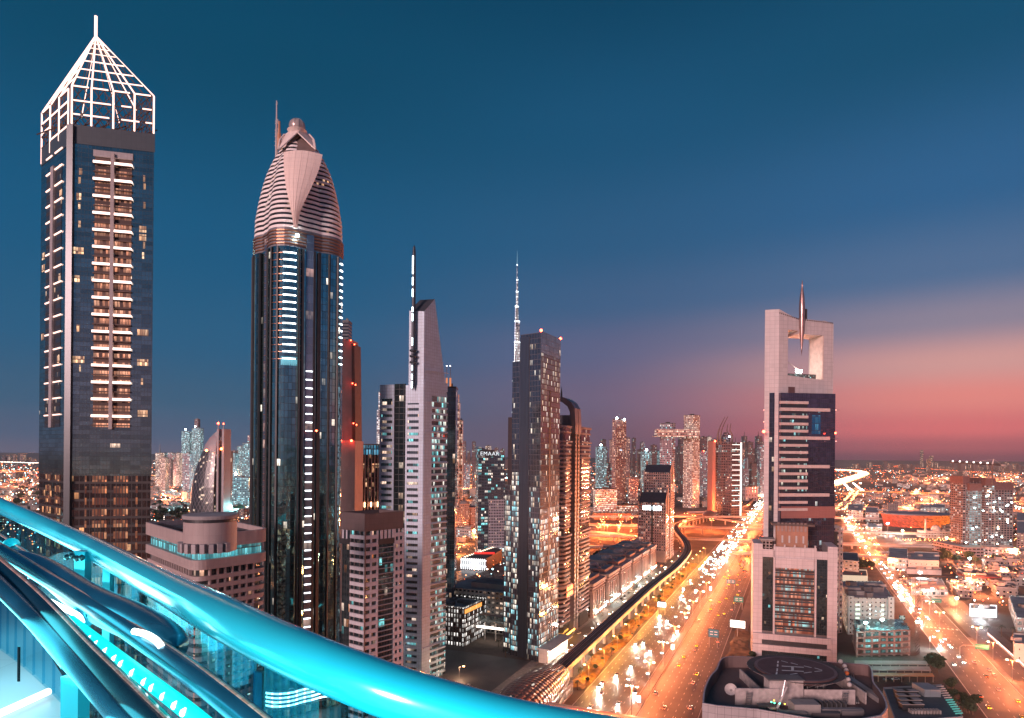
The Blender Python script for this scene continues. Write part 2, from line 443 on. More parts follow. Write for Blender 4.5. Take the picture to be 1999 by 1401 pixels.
# cross street meeting the boulevard, and a back street on the left
sheet('cross_street', [G(1640, 1066), G(2300, 1066), G(2300, 1058), G(1640, 1058)], .07, M_asph2)
sheet('cross_street', stbox(292, 310, 232, 900), .07, M_asph2)
sheet('side_street', stbox(86, 96, 45, 176), .06, M_asph2)
sheet('car_park', stbox(-150, 60, -190, -84), .05, M_asph)
sheet('car_park', stbox(120, 290, 236, 330), .05, M_asph)
sheet('back_street', stbox(-100, 1500, -290, -262), .05, M_asph2)
# ------------------------------------------------------------------ elevated interchange decks
M_deck = asphalt_mat('deck_asphalt', (.12, .09, .07), (.19, .14, .11))
DECKS = [
    ([(-420, 1180, 6), (-100, 1150, 7), (140, 1090, 8.5), (330, 1040, 9), (560, 1010, 7), (800, 1000, 5)], 15),
    ([(-500, 1290, 7), (-100, 1270, 9), (160, 1220, 12), (420, 1170, 13), (700, 1150, 9), (980, 1150, 5)], 17),
    ([(-500, 1440, 6), (-80, 1400, 9), (200, 1390, 12), (520, 1400, 13), (860, 1430, 8)], 15),
    ([(305, 925, 4), (360, 918, 7), (440, 905, 8), (570, 880, 4)], 11),
    ([(60, 1000, 2), (150, 985, 5), (195, 1030, 6), (190, 1110, 7), (110, 1165, 7), (10, 1180, 6)], 9),
    ([(420, 1560, 8), (640, 1590, 12), (900, 1640, 11), (1200, 1700, 6)], 14),
    ([(640, 1300, 3), (560, 1250, 7), (470, 1290, 10), (430, 1380, 10), (380, 1500, 6)], 9),
]
DLINES = []
for i, (pts, w) in enumerate(DECKS):
    ln = spline(pts, 7); DLINES.append(ln)
    o = ribbon('overpass', ln, w, 0, M_deck, None, 1.6, M_conc2)
    tag(o, ['elevated road deck crossing the avenue nearest the camera, just past the twin gabled block', 'widest elevated road deck over the avenue', 'furthest long level flyover of the interchange',
            'short low flyover over the near avenue lanes', 'curling ramp left of the metro viaduct, behind the low apartment row', 'distant flyover close to the metro station far down the avenue', 'small looping ramp right of the avenue'][i], 'overpass', kind=None)
    pb = MB(); pn = 0
    for k in range(3, len(ln)-2, 4):
        p = ln[k]
        if p.z < 3 or abs((p-OV).dot(NV)) < 0: continue
        pb = MB(); pb.prism([(p.x-1, p.y-1), (p.x+1, p.y-1), (p.x+1, p.y+1), (p.x-1, p.y+1)], 0, p.z-1.61); pb.build('pier', M_conc2, o)
# ------------------------------------------------------------------ metro viaduct
MET = [st(15, -49, 12), st(150, -50, 12), st(309, -50, 12), st(423, -47.5, 12), st(546, -52, 13), st(643, -69, 14), st(740, -95, 15), st(837, -115, 15), st(923, -119, 15), st(1014, -108, 15), st(1175, -87, 12), st(1467, -46, 12), st(1800, -40, 12)]
mln = spline(MET, 8)
M_track = plain('track_bed', (.075, .06, .06), .8, vary=.2)
via = ribbon('metro_viaduct', mln, 9.6, 0, M_track, None, 2.0, M_conc2)
tag(via, 'long curving elevated metro viaduct with dark track bed on pale piers beside the avenue', 'viaduct')
for off in (-3.2, -1.7, 1.7, 3.2):
    rb = MB()
    for i in range(len(mln)-1):
        d = (mln[i+1]-mln[i]).normalized(); nn = Vector((d.y, -d.x, 0))
        a = mln[i]+nn*off; b_ = mln[i+1]+nn*off
        rb.poly([a+nn*.12+Vector((0, 0, .2)), b_+nn*.12+Vector((0, 0, .2)), b_-nn*.12+Vector((0, 0, .2)), a-nn*.12+Vector((0, 0, .2))])
        rb.poly([a+nn*.12, b_+nn*.12, b_+nn*.12+Vector((0, 0, .2)), a+nn*.12+Vector((0, 0, .2))])
    rb.build('rail', M_steel, via)
acc = 0; pr = None
for i in range(1, len(mln)):
    acc += (mln[i]-mln[i-1]).length
    while acc > 27:
        acc -= 27; d = (mln[i]-mln[i-1]).normalized(); p = mln[i]-d*acc; an = math.atan2(d.y, d.x)
        if pr is None:
            b = MB(); b.lathe(0, 0, [(1.0, 0), (1.0, 7.6), (1.5, 8.6), (3.2, 9.95)], 10); b.box((0, 0, 9.6), (2.0, 7.6, .76))
            pr = b.build('pier', M_conc2, via, local=True); pr.location = (p.x, p.y, 0); pr.rotation_euler[2] = an
        else:
            c = cp(pr, dv=(0, 0, 0)); c.location = (p.x, p.y, 0); c.rotation_euler[2] = an
# ------------------------------------------------------------------ lamps
M_lampw = glow('lamp_glow', (1.0, .72, .42), 30); M_lampo = glow('sodium_glow', (1.0, .45, .15), 30); M_lampc = glow('cool_glow', (.7, 1.0, 1.0), 35)
M_post = plain('lamp_post', (.40, .34, .30), .5, .4)
def make_lamp(h, double, head, hs=.55):
    r = thing('street_lamp', '', 'street lamp'); kids = []
    b = MB(); b.tube([(0, 0, 0), (0, 0, h)], [.16*h/12, .09*h/12], 6); kids.append(b.build('post', M_post, r))
    for sgn in ((-1, 1) if double else (1,)):
        b = MB(); b.tube([(0, 0, h-.15), (sgn*1.0, 0, h+.35), (sgn*2.4, 0, h+.45)], .07, 5); kids.append(b.build('arm', M_post, r))
        b = MB(); b.box((sgn*2.7, 0, h+.42), (hs*2.2, hs*1.2, .34)); kids.append(b.build('lamp_head', head, r))
    KIDS[r.name] = kids; return r
LPROTO = {}
NL = [0]
def lamp(key, h, double, head, x, y, ang, label, group, power, col, z=0, lz=-.6):
    if key not in LPROTO:
        r = make_lamp(h, double, head); LPROTO[key] = r
    else:
        r = copy_tree(LPROTO[key])
    r.location = (x, y, z); r.rotation_euler[2] = ang; r['label'] = label; r['group'] = group; r['category'] = 'street lamp'
    if power:
        lk = (key, power)
        if lk not in LD:
            d = bpy.data.lights.new('lamp_light', 'POINT'); d.energy = power; d.color = col; d.shadow_soft_size = 1.2; LD[lk] = d
        l = bpy.data.objects.new('lamp_light', LD[lk]); COL.objects.link(l); l.parent = r; l.location = (0, 0, h+lz); NL[0] += 1
    return r
LD = {}
CO = (1.0, .30, .08); CW = (1.0, .62, .38); CC = (.55, .95, 1.0)
AX = GA-math.pi/2
s = -95; i = 0
while s < 1700:
    p = st(s, 0)
    lamp('median', 15, True, M_lampw, p.x, p.y, AX, 'tall double-armed street lamp on the median of the avenue', 'street lamps on the avenue median', 62000 if s < 700 else 150000, (1.0, .23, .07), .2)
    s += 46 if s < 700 else 75
s = 40
while s < 620:
    p = st(s, -37)
    lamp('edge', 9, False, M_lampo, p.x, p.y, AX+math.pi, 'short street lamp along the yellow verge beside the metro viaduct', 'street lamps on the verge', 22000, (1.0, .40, .07), .1); s += 36
s = 30
while s < 620:
    p = st(s, -58.5)
    lamp('front', 8, False, M_lampw, p.x, p.y, AX+math.pi, 'street lamp on the frontage road under the metro viaduct', 'street lamps on the frontage road', 14000, (1.0, .66, .50), .05); s += 50
s = -70
while s < 1500:
    p = st(s, 206.5 if s < 270 else 190.3)
    lamp('boul', 13, True, M_lampw, p.x, p.y, AX, 'double-armed street lamp on the median of the right-hand boulevard', 'street lamps on the boulevard', 52000 if s < 700 else 190000, (1.0, .24, .08), .2); s += 44 if s < 500 else 80
for ln in DLINES[:6]:
    for k in range(4, len(ln)-2, 6 if ln is not DLINES[4] else 9):
        p = ln[k]; d = (ln[k+1]-ln[k-1]).normalized(); nn = Vector((d.y, -d.x, 0))
        q = p+nn*4.2
        lamp('deck', 10, False, M_lampo, q.x, q.y, math.atan2(nn.y, nn.x)+math.pi, 'sodium street lamp standing on a flyover of the interchange', 'street lamps on the interchange', 170000, (1.0, .20, .045), p.z)
for (px, py) in ((1830, 1063), (1950, 1062), (1745, 1064)):
    p = G(px, py); lamp('cross', 11, False, M_lampo, p.x, p.y, 0, 'sodium street lamp on the cross street below the arena', 'street lamps on the cross street', 90000, CO)
for s_, t_ in ((302, 262), (302, 330), (302, 420), (160, 250), (120, 300), (230, 262)):
    p = st(s_, t_); lamp('lot', 10, False, M_lampo, p.x, p.y, 0, 'street lamp at the edge of the large car park on the right', 'street lamps around the right car park', 40000, CW)
for s_, t_ in ((-20, -100), (10, -112), (-60, -95)):
    p = st(s_, t_); lamp('lotl', 7, False, M_lampo, p.x, p.y, 0, 'low lamp post in the dark car park behind the metro station', 'lamps in the left car park', 6000, CW)
for (px, py) in ((905, 1062), (930, 1050), (894, 1085), (60, 938), (150, 960), (330, 940), (355, 985), (-60, 930), (420, 960)):
    p = G(px, py); lamp('far', 12, False, M_lampo, p.x, p.y, 0, 'sodium street lamp on a street between the towers on the left', 'street lamps on the left streets', 150000, CO)

random.seed(77)
def masts(n, pxr, pyr, e, col, label, group, key, h=22):
    for k in range(n):
        p = G(random.uniform(*pxr), random.uniform(*pyr)); e_ = e*(p.y/1000)**1.6
        lamp(key, h, True, M_lampo, p.x, p.y, AX, label, group, round(e_, -4), col)
masts(12, (1165, 1250), (1020, 1056), 150000, (1.0, .18, .04), 'orange high mast lamp among the flyovers left of the gabled block', 'mast lamps among the flyovers', 'mast1')
masts(12, (1325, 1470), (1000, 1050), 150000, (1.0, .18, .04), 'orange high mast lamp among the ramps between viaduct and portal tower', 'mast lamps among the ramps', 'mast2')
masts(22, (1650, 2000), (930, 1000), 520000, (1.0, .26, .10), 'high mast lamp in the wide lit district beyond the arena', 'mast lamps beyond the arena', 'mast3', 18)
masts(8, (1860, 2000), (1085, 1165), 230000, (1.0, .27, .10), 'high mast lamp in the streets below the concrete tower block', 'mast lamps below the concrete tower block', 'mast4', 14)
masts(8, (0, 84), (920, 985), 300000, (1.0, .34, .18), 'high mast lamp in the district left of the crown tower', 'mast lamps left of the crown tower', 'mast5', 18)
masts(8, (300, 372), (925, 985), 300000, (1.0, .34, .18), 'high mast lamp in the district behind the drum-topped hotel', 'mast lamps behind the drum-topped hotel', 'mast6', 18)
masts(7, (443, 494), (940, 1005), 420000, (.35, .95, 1.0), 'teal-white high mast lamp left of the ogive tower', 'mast lamps left of the ogive tower', 'mast7', 18)
masts(9, (886, 985), (930, 1060), 380000, (1.0, .26, .08), 'orange high mast lamp between the wedge tower and the central tower', 'mast lamps behind the wedge tower', 'mast8', 18)
# ================================================================== LEFT TOWER WITH THE NEON CROWN
M_neon = glow('neon_warm', (1.0, .60, .50), 2.5)
M_strip = glow('strip_warm', (1.0, .66, .56), 3.2)
M_neonw = glow('neon_white', (.92, .95, 1.0), 6.0)
M_panel = panels('pale_panels', (.40, .36, .37), 1.5, 1.4, .55)
M_panelw = panels('cream_panels', (.56, .49, .47), 3.2, 2.4, .55)
M_mull = plain('mullion', (.035, .04, .045), .5, .2)
M_red = glow('beacon_red', (1.0, .05, .02), 40)
M_brown = plain('bronze_steel', (.10, .065, .058), .55, .3)
def beacon(parent, p, r=.7, m=None, name='beacon'):
    b = MB(); b.lathe(p[0], p[1], [(.01, p[2]-r), (r*.8, p[2]-r*.6), (r, p[2]), (r*.8, p[2]+r*.6), (.01, p[2]+r)], 8); return b.build(name, m or M_red, parent)
def crown_tower():
    H0 = 299.0
    c0, r0, l0 = G(140, 243, H0), G(300, 262, H0), G(82, 291, H0)
    fp = quad_fp(c0, r0, l0); c0, r0, b0, l0 = fp
    cen = (c0+r0+b0+l0)/4
    T = thing('skyscraper', 'tallest dark glass tower on the left with a glowing neon-lined pyramid crown', 'skyscraper', (cen.x, cen.y, 0))
    up = facade('crown_glass', (.018, .022, .025), (.34, .42, .42), 1.5, 2.15, .93, .93, .006, 2.0, run=3, seed=2, gm=.97, gr=.10, wob=.02)
    lo = facade('crown_glass_low', (.045, .035, .035), (.14, .12, .13), 2.3, 4.3, .86, .72, .04, 1.2, c1=(1, .40, .16), c2=(1, .58, .32), run=1, seed=5, gm=.95, gr=.08, wob=.05)
    b = MB(); b.prism(fp, 0, 128, 0, 1); b.build('lower_facade', [lo, M_dark], T)
    b = MB(); b.prism(offset(fp, .15), 128.01, H0-9, 0, 1, bot=True); b.build('upper_facade', [up, M_dark], T)
    b = MB(); b.prism(offset(fp, .35), H0-9, H0, 0, 1, bot=True); b.build('parapet_band', [panels('slate_panels', (.06, .075, .09), 2.2, 3, .4), M_dark], T)
    F1 = Face(c0, r0); F2 = Face(l0, c0)
    # chamfer pier at the corner
    b = MB(); q = F1.P(0, 0, .2); b.prism([(q.x-1.6, q.y-1.2), (q.x+1.4, q.y-1.2), (q.x+1.4, q.y+1.5), (q.x-1.6, q.y+1.5)], 0, H0-.5); b.build('corner_pier', panels('pier_glass', (.05, .06, .07), 1.2, 2.1, .3, metal=.3), T)
    warmbay = facade('balcony_room', (.07, .035, .028), (.10, .06, .05), 1.25, 4.3, .82, .60, .93, 1.0, c1=(1, .36, .20), c2=(1, .50, .32), seed=8, cluster=.1, gm=.2, gr=.3)
    coolbay = facade('side_balcony', (.03, .03, .035), (.06, .06, .07), 1.6, 4.3, .7, .55, .05, 1.0, seed=9, gm=.4)
    zt = H0-14.5; zb = 152
    for k, (a, e) in enumerate(((.285, .485), (.535, .735))):
        b = MB(); F1.slab(b, a, e, zb, zt, .16, .30); b.build('balcony_bay', warmbay, T)
    b = MB(); F1.slab(b, .488, .532, zb-1, zt+2, .16, 2.2); b.build('centre_fin', panels('fin_panels', (.42, .36, .35), 3, 4.3, .5), T)
    b = MB(); F1.slab(b, .268, .752, zt+.2, zt+3.2, .16, 1.0); b.build('bay_lintel', M_panel, T)
    n = 16; dz = (zt-zb)/n
    for k in range(n):
        z = zb+dz*(k+1)-3.0
        for (a, e) in ((.275, .485), (.535, .745)):
            b = MB(); F1.slab(b, a, e, z-.9, z-.3, .30, 1.9); b.build('balcony', M_brown, T)
            b = MB(); F1.slab(b, a, e, z-.45, z+.70, .30, 2.0); b.build('light_strip', M_strip, T)
            b = MB(); F1.slab(b, a, e, z-dz/2-.5, z-dz/2, .30, 1.5); b.build('balcony', M_brown, T)
    for k, (a, e) in enumerate(((.20, .39), (.50, .72))):
        b = MB(); F2.slab(b, a, e, zb, zt-2, .16, .30); b.build('balcony_bay', coolbay, T)
    b = MB(); F2.slab(b, .40, .49, zb, zt, .16, 1.2); b.build('side_fin', M_panel, T)
    for k in range(n+1):
        z = zb+dz*k+6
        for (a, e) in ((.20, .40), (.50, .74)):
            b = MB(); F2.slab(b, a, e, z, z+.6, .30, .7); b.build('light_strip', M_neon, T)
    # individual lit rooms up the front
    lit = facade('lit_room', (.10, .06, .05), (.3, .2, .15), 1.15, 3.3, .86, .9, .97, 1.5, c1=(1, .52, .26), c2=(1, .68, .42), seed=4, cluster=0, gm=.1)
    for (px, py, w) in ((155, 382, 9), (155, 488, 20), (153, 543, 10), (157, 701, 22), (280, 449, 14), (280, 465, 14), (156, 640, 6), (282, 650, 22), (282, 708, 22), (283, 807, 20), (158, 333, 6), (283, 480, 4), (281, 500, 4), (160, 718, 3), (281, 745, 4), (282, 350, 4), (283, 365, 4), (156, 350, 4), (283, 402, 4), (156, 400, 4), (157, 436, 5)):
        z = A(px, py, c0.y if px < 220 else r0.y).z; u = (px-140)/160.0; hw = w/2/160.0
        b = MB(); F1.slab(b, u-hw, u+hw, z-1.6, z+1.6, .15, .34); b.build('lit_window', lit, T)
    for (px, py, w) in ((122, 383, 5), (88, 488, 4), (88, 512, 4), (121, 545, 3), (88, 650, 4), (120, 703, 6)):
        u = (px-82)/58.0; z = A(px, py, 332).z
        b = MB(); F2.slab(b, u-.04, u+.04, z-1.8, z+1.8, .15, .34); b.build('lit_window', lit, T)
    # lower big warm windows
    orng = facade('curtained_room', (.05, .03, .03), (.22, .10, .07), 1.35, 4.35, .62, .97, .6, .8, c1=(1, .34, .13), c2=(1, .52, .28), seed=12, cluster=.2, gm=.25, gr=.1)
    for k in range(22):
        z = 134-k*5.6
        if z < 20: break
        for (a, e) in ((.28, .46), (.54, .72), (.19, .215), (.81, .84)):
            b = MB(); F1.slab(b, a, e, z-3.4, z, .02, .14); b.build('tall_window', orng, T)
    sideorg = facade('side_curtained', (.05, .03, .03), (.2, .1, .07), 2.0, 3.4, .8, .97, .55, .9, c1=(1, .42, .16), c2=(1, .6, .3), seed=13, cluster=.2, gm=.2)
    for k in range(16):
        z = 134-k*5.6
        for (a, e) in ((.24, .42), (.56, .74)):
            b = MB(); F2.slab(b, a, e, z-3.4, z, .02, .14); b.build('side_window', sideorg, T)
    # crown
    Hc = 318.0; ap = A(187, 62, 346); apz = ap.z
    def pt(u, face, z): return face.P(u, z, .2)
    mb = None
    def neon(a, e, r=.42):
        b = MB(); b.tube([a, e], r, 5); b.build('neon_tube', M_neon, T)
    F3 = Face(r0, b0, (1e4, 0)); F4 = Face(b0, l0, (0, 1e4))
    us = (0.0, .235, .5, .76, 1.0)
    topf = [pt(u, F1, Hc) for u in us]
    for u in us: neon(pt(u, F1, H0+.4), pt(u, F1, Hc))
    for u in us[:-1]:
        neon(pt(u, F1, Hc), pt(u+.20, F1, Hc), .36)
    for z, segs in ((H0+12, ((.02, .22), (.25, .47), (.60, .72), (.86, .98))), (H0+5.3, ((.02, .10), (.14, .45), (.60, .82), (.9, .98)))):
        for a, e in segs: neon(pt(a, F1, z), pt(e, F1, z), .36)
    us2 = (0.0, .3, .6, .9)
    for u in us2: neon(pt(u, F2, H0-8+8*u), pt(u, F2, Hc), .36)
    for z in (H0+1, H0+8, H0+13, Hc):
        for a, e in ((.02, .28), (.33, .57), (.63, .9)):
            if random.random() < .8: neon(pt(a, F2, z), pt(e, F2, z), .34)
    apx = Vector((ap.x, ap.y, apz-2))
    allrib = [pt(u, F1, Hc) for u in us]+[pt(u, F2, Hc) for u in (0, .33, .66)]
    for p in allrib: neon(p, apx, .38)
    for p in [pt(.5, F3, Hc), pt(0, F4, Hc), pt(.5, F4, Hc)]: neon(p, apx, .3)
    for f_ in (.16, .32, .48, .63, .74, .83, .9):
        ring_ = [pt(u, F1, Hc).lerp(apx, f_) for u in us]
        for a, e in zip(ring_, ring_[1:]): neon(a, e, .30 if f_ < .6 else .2)
        ring_ = [pt(u, F2, Hc).lerp(apx, f_) for u in (0, .33, .66, 1)]
        for a, e in zip(ring_, ring_[1:]): neon(a, e, .26 if f_ < .6 else .2)
    neon(apx-Vector((0, 0, 3)), Vector((ap.x, ap.y, A(185, 31, 346).z)), .75)
    b = MB()   # bronze lattice behind the neon
    for f_, n_ in ((F1, 8), (F2, 8), (F3, 8), (F4, 8)):
        for i in range(n_):
            for (za, zb_) in ((H0, H0+6), (H0+6, H0+12), (H0+12, Hc)):
                b.tube([f_.P(i/n_, za, -.8), f_.P((i+1)/n_, zb_, -.8)], .22, 4, caps=False); b.tube([f_.P(i/n_, zb_, -.8), f_.P((i+1)/n_, za, -.8)], .22, 4, caps=False)
        for z in (H0+.3, H0+6, H0+12, Hc): b.tube([f_.P(0, z, -.8), f_.P(1, z, -.8)], .3, 4, caps=False)
        for i in range(n_): 
            p = f_.P(i/n_, Hc, -.8); b.tube([p, p.lerp(apx, .96)], .2, 4, caps=False)
    for i in range(6):
        b.tube([F1.P(i/5, H0+5, -6), F4.P(1-i/5, H0+5, -6)], .4, 4, caps=False)
    b.build('crown_lattice', M_brown, T)
crown_tower()
# ================================================================== OGIVE TOWER
def ogive_tower():
    Y0 = 372.0; cx, cy_ = A(580, 900, Y0).x, Y0; k = Y0/F
    T = thing('skyscraper', 'dark curved glass tower with a pointed ribbed peach and white top and a ball finial', 'skyscraper', (cx, cy_, 0))
    # plan: three bays swelling out of a core (x to the right, y away)
    Rm = 88*k*.97
    def lobes(sc=1.0, n=72):
        out = []
        for i in range(n):
            a = 2*math.pi*i/n
            # distance to union of a core circle and four side circles, with shallow valleys
            best = .80
            for (lx, ly, lr) in ((-.56, -.02, .44), (.56, -.02, .44), (-.04, -.50, .46), (0, .5, .46)):
                dx, dy = math.cos(a), math.sin(a); bq = dx*lx+dy*ly; cq = lx*lx+ly*ly-lr*lr; dq = bq*bq-cq
                if dq > 0: best = max(best, bq+math.sqrt(dq))
            out.append((cx+best*Rm*sc*math.cos(a), cy_+best*Rm*sc*math.sin(a)))
        return out
    fp = lobes()
    gl = facade('ogive_glass', (.015, .02, .025), (.22, .46, .50), 1.9, 3.7, .92, .95, .02, 1.6, c1=CREAM, c2=(1, .9, .75), seed=21, gm=.97, gr=.06, wob=.06)
    zt = A(580, 505, Y0).z; z1 = A(580, 470, Y0).z
    b = MB(); b.prism(fp, 0, zt, 0, 1); b.build('glass_body', [gl, M_dark], T)
    # collar of glowing bronze rings
    cm = plain('copper_ring', (.48, .22, .13), .35, .7)
    bd = panels('collar_panels', (.20, .19, .21), 1.2, 3, .4)
    b = MB(); b.prism(lobes(.985), zt, z1, 0, 0); b.build('collar', bd, T)
    for j in range(5):
        z = zt+1.2+j*(z1-zt-1.5)/5; ring(fp, z, z+.55, .35, 'collar_ring', cm, T)
    # tapering ribbed head
    TAB = [(0, 1.0), (.19, .985), (.39, .91), (.55, .83), (.67, .755), (.78, .66), (.86, .58), (.93, .49), (1.0, .40)]
    def prof(f_):
        f_ = max(0, min(1, f_))
        for (a, p), (c, q) in zip(TAB, TAB[1:]):
            if f_ <= c: return p+(q-p)*(f_-a)/(c-a)
        return .40
    ztop = A(580, 290, Y0).z; NF = 19; Hh = ztop-z1
    cream = panels('peach_spandrel', (.93, .86, .84), 2.4, 2.2, .5, line=.85, vary=.05); dkw = facade('head_window', (.03, .03, .035), (.07, .08, .10), 1.4, 6, .9, 1.0, .02, 1.0, seed=22, gm=.6)
    for j in range(NF):
        fa = j/NF*.97; fb = (j+1)/NF*.97; fm = fa+(fb-fa)*.52
        za, zm, zb = z1+fa*Hh, z1+fm*Hh, z1+fb*Hh
        b = MB(); b.prism(lobes(prof(fa)*.985), za, zm, 0, 0, True, True, fp2=lobes(prof(fm)*.985)); b.build('spandrel_band', cream, T)
        b = MB(); b.prism(lobes(prof(fm)*.955), zm, zb, 0, 0, False, False, fp2=lobes(prof(fb)*.955)); b.build('window_band', dkw, T)
    cap = panels('cap_panels', (.82, .68, .63), 3, 3, .5, line=.85)
    b = MB(); b.prism(lobes(prof(.97)*.985), z1+.97*Hh, z1+1.12*Hh, 0, 0, True, True, fp2=lobes(.16)); b.build('cap', cap, T)
    # spade-shaped shield on the front, from picture outline, following the bow of the tower
    def onfront(px, py, push=.8):
        z = A(px, py, Y0-Rm*.8).z; f_ = min(.99, max(0, (z-z1)/Hh)); X = (px-HX)/F*(Y0-Rm*.85)
        rad = prof(f_); d = Rm*(.98*rad)*(1-.10*((X-cx)/(Rm*.5))**2); return Vector((X, cy_-d-push, z))
    rows = [(292, 543, 616), (310, 546, 615), (330, 549, 612), (350, 553, 607), (370, 557, 601), (388, 562, 595), (405, 567, 589), (420, 571, 584), (435, 574, 581), (452, 576.5, 579)]
    b = MB(); pts = []
    for (py, xa, xb) in rows: pts.append([onfront(xa+(xb-xa)*q/6, py+ (0 if py > 300 else -3*math.sin(math.pi*q/6)), .9+1.2*math.sin(math.pi*q/6)) for q in range(7)])
    for i in range(len(rows)-1):
        for j in range(6):
            q = [pts[i+1][j], pts[i+1][j+1], pts[i][j+1], pts[i][j]]
            b.poly(q, 0, [(v.x, v.z) for v in q])
    o = b.build('shield_panel', panels('shield', (.86, .68, .61), 2.0, 2.6, .5, line=.8, vary=.04, lw=.12), T); so = o.modifiers.new('s', 'SOLIDIFY'); so.thickness = 1.2; so.offset = 0
    # folded roof above it
    Yr = Y0-Rm*.45
    def pp(px, py, Y): return A(px, py, Y)
    hood = MB()
    a_, b_, c_, d_, e_ = pp(543, 292, Yr-4), pp(616, 290, Yr-4), pp(581, 257, Yr+1), pp(572, 250, Yr+4), pp(592, 250, Yr+6)
    f1, f2 = pp(553, 264, Yr+9), pp(612, 274, Yr+10); bk = pp(580, 262, Yr+22)
    hood.poly([a_, c_, d_, f1]); hood.poly([c_, b_, f2, e_]); hood.poly([d_, c_, e_, bk]); hood.poly([f1, d_, bk]); hood.poly([e_, f2, bk]); hood.poly([a_, f1, bk]); hood.poly([b_, bk, f2]); 
    o = hood.build('folded_roof', cap, T); so = o.modifiers.new('s', 'SOLIDIFY'); so.thickness = .6
    und = MB(); und.poly([a_+Vector((0, 2, -.4)), b_+Vector((0, 2, -.4)), c_+Vector((0, 3.5, -1))]); und.build('gable_soffit', plain('dark_soffit', (.16, .11, .10), .7), T)
    for sgn, px in ((-1, 543), (1, 616)):
        b = MB(); q0 = pp(px, 291, Yr-3); q1 = pp(px+(-4 if sgn < 0 else 4)*-1*3, 262, Yr+6); b.tube([q0, q0.lerp(q1, .5)+Vector((sgn*.9, 0, 1.0)), q1], .45, 6); b.build('roof_rib', cap, T)
    bc = pp(580, 247, Yr+6); r_ = 15.5*k*.95
    b = MB(); b.lathe(bc.x, bc.y, [(r_*math.cos(R(q)), bc.z+r_*math.sin(R(q))) for q in range(-60, 91, 10)], 18)
    o = b.build('ball_finial', plain('ball_metal', (.55, .45, .42), .3, .3), T, smooth=True)
    for j in range(6):
        an = math.pi*j/6; b = MB(); b.tube([(bc.x+r_*1.02*math.cos(R(q))*math.cos(an), bc.y+r_*1.02*math.cos(R(q))*math.sin(an), bc.z+r_*1.02*math.sin(R(q))) for q in range(-40, 221, 13)], .14, 4, caps=False); b.build('finial_rib', M_panel, T)
    b = MB(); b.lathe(bc.x, bc.y, [(r_*.9, bc.z-r_*.95), (r_*1.25, bc.z-r_*.55), (r_*1.1, bc.z-r_*.45)], 16); b.build('finial_base', cap, T)
    # mast on the left shoulder
    mp = pp(540, 296, Y0-2); mt = pp(540, 196, Y0-2)
    b = MB(); b.tube([mp-Vector((0, 0, 6)), mp.lerp(mt, .45), mt], [.8, .55, .22], 6); m_ = b.build('mast', M_panelw, T)
    b = MB(); q = pp(545, 292, Y0-3); b.tube([q, q+Vector((0, 0, 9)), q+Vector((0, 0, 9.1)), q+Vector((0, 0, 16))], [1.1, 1.1, .7, .6], 8); b.build('mast_drum', plain('copper_drum', (.62, .30, .18), .45, .4), m_)
    for f_ in (.12, .2, .3, .36, .42, .55, .6, .93):
        q = mp.lerp(mt, f_); b = MB(); b.box((q.x, q.y, q.z), (3.0-2*f_, .3, .3)); b.box((q.x+1.2-f_, q.y, q.z+.6), (.5, .5, .9)); b.build('mast_arm', M_panel, m_)
    # crescents of light on the three bays
    def arc(ca, ha, z, h=.62, out=.5, name='light_strip', m=None, sc=1.0):
        b = MB(); n = 8; pts = []
        full = lobes(sc, 360); aa = [(ca-ha+2*ha*i/n) for i in range(n+1)]
        for q in aa:
            p = full[int(round(math.degrees(q))) % 360]; d = Vector((p[0]-cx, p[1]-cy_)).normalized(); pts.append((Vector((p[0], p[1])), d))
        for (p0, d0), (p1, d1) in zip(pts, pts[1:]):
            a0 = p0; a1 = p1; o0 = p0+d0*out; o1 = p1+d1*out
            b.prism([(a0.x, a0.y), (o0.x, o0.y), (o1.x, o1.y), (a1.x, a1.y)], z, z+h, 0, 0, True, True)
        return b.build(name, m or M_neonw, T)
    zs0 = A(575, 700, Y0-Rm).z; zs1 = A(575, 492, Y0-Rm).z; n = 16; st_ = (zs1-zs0)/(n-1)
    a1 = arc(R(277), R(8), zs0); a2 = arc(R(184), R(3), zs0); a3 = arc(R(355), R(3), zs0)
    a4 = arc(R(232), R(5), zs0-90, .22, .45, 'bronze_fin', cm); a5 = arc(R(273), R(20), zs0, .2, .4, 'bronze_fin', cm)
    for j in range(1, n):
        cp(a1, j*st_); cp(a2, j*st_); cp(a3, j*st_); cp(a5, j*st_)
    for j in range(1, 44): cp(a4, j*st_*.95)
    a6 = arc(R(305), R(5), 4, .5, .6)
    j = 1
    while 4+j*4.62 < A(618, 722, Y0-Rm*.8).z: cp(a6, j*4.62); j += 1
    b = MB()
    p = lobes(1.0, 360)[305]; d = Vector((p[0]-cx, p[1]-cy_)).normalized(); nx = Vector((-d.y, d.x))
    q = [(p[0]-nx.x*2.0, p[1]-nx.y*2.0), (p[0]-nx.x*2.0+d.x*.35, p[1]-nx.y*2.0+d.y*.35), (p[0]+nx.x*2.0+d.x*.35, p[1]+nx.y*2.0+d.y*.35), (p[0]+nx.x*2.0, p[1]+nx.y*2.0)]
    b.prism(q, 0, z1-2, 0, 0); b.build('lift_shaft_glass', facade('shaft_glass', (.10, .14, .18), (.28, .33, .40), 4.6, 4.62, .96, .93, .12, .45, c1=(1, .5, .4), c2=CREAM, seed=25, gm=.7, gr=.1), T)
    p = lobes(1.0, 360)[232]; d = Vector((p[0]-cx, p[1]-cy_)).normalized(); nx = Vector((-d.y, d.x))
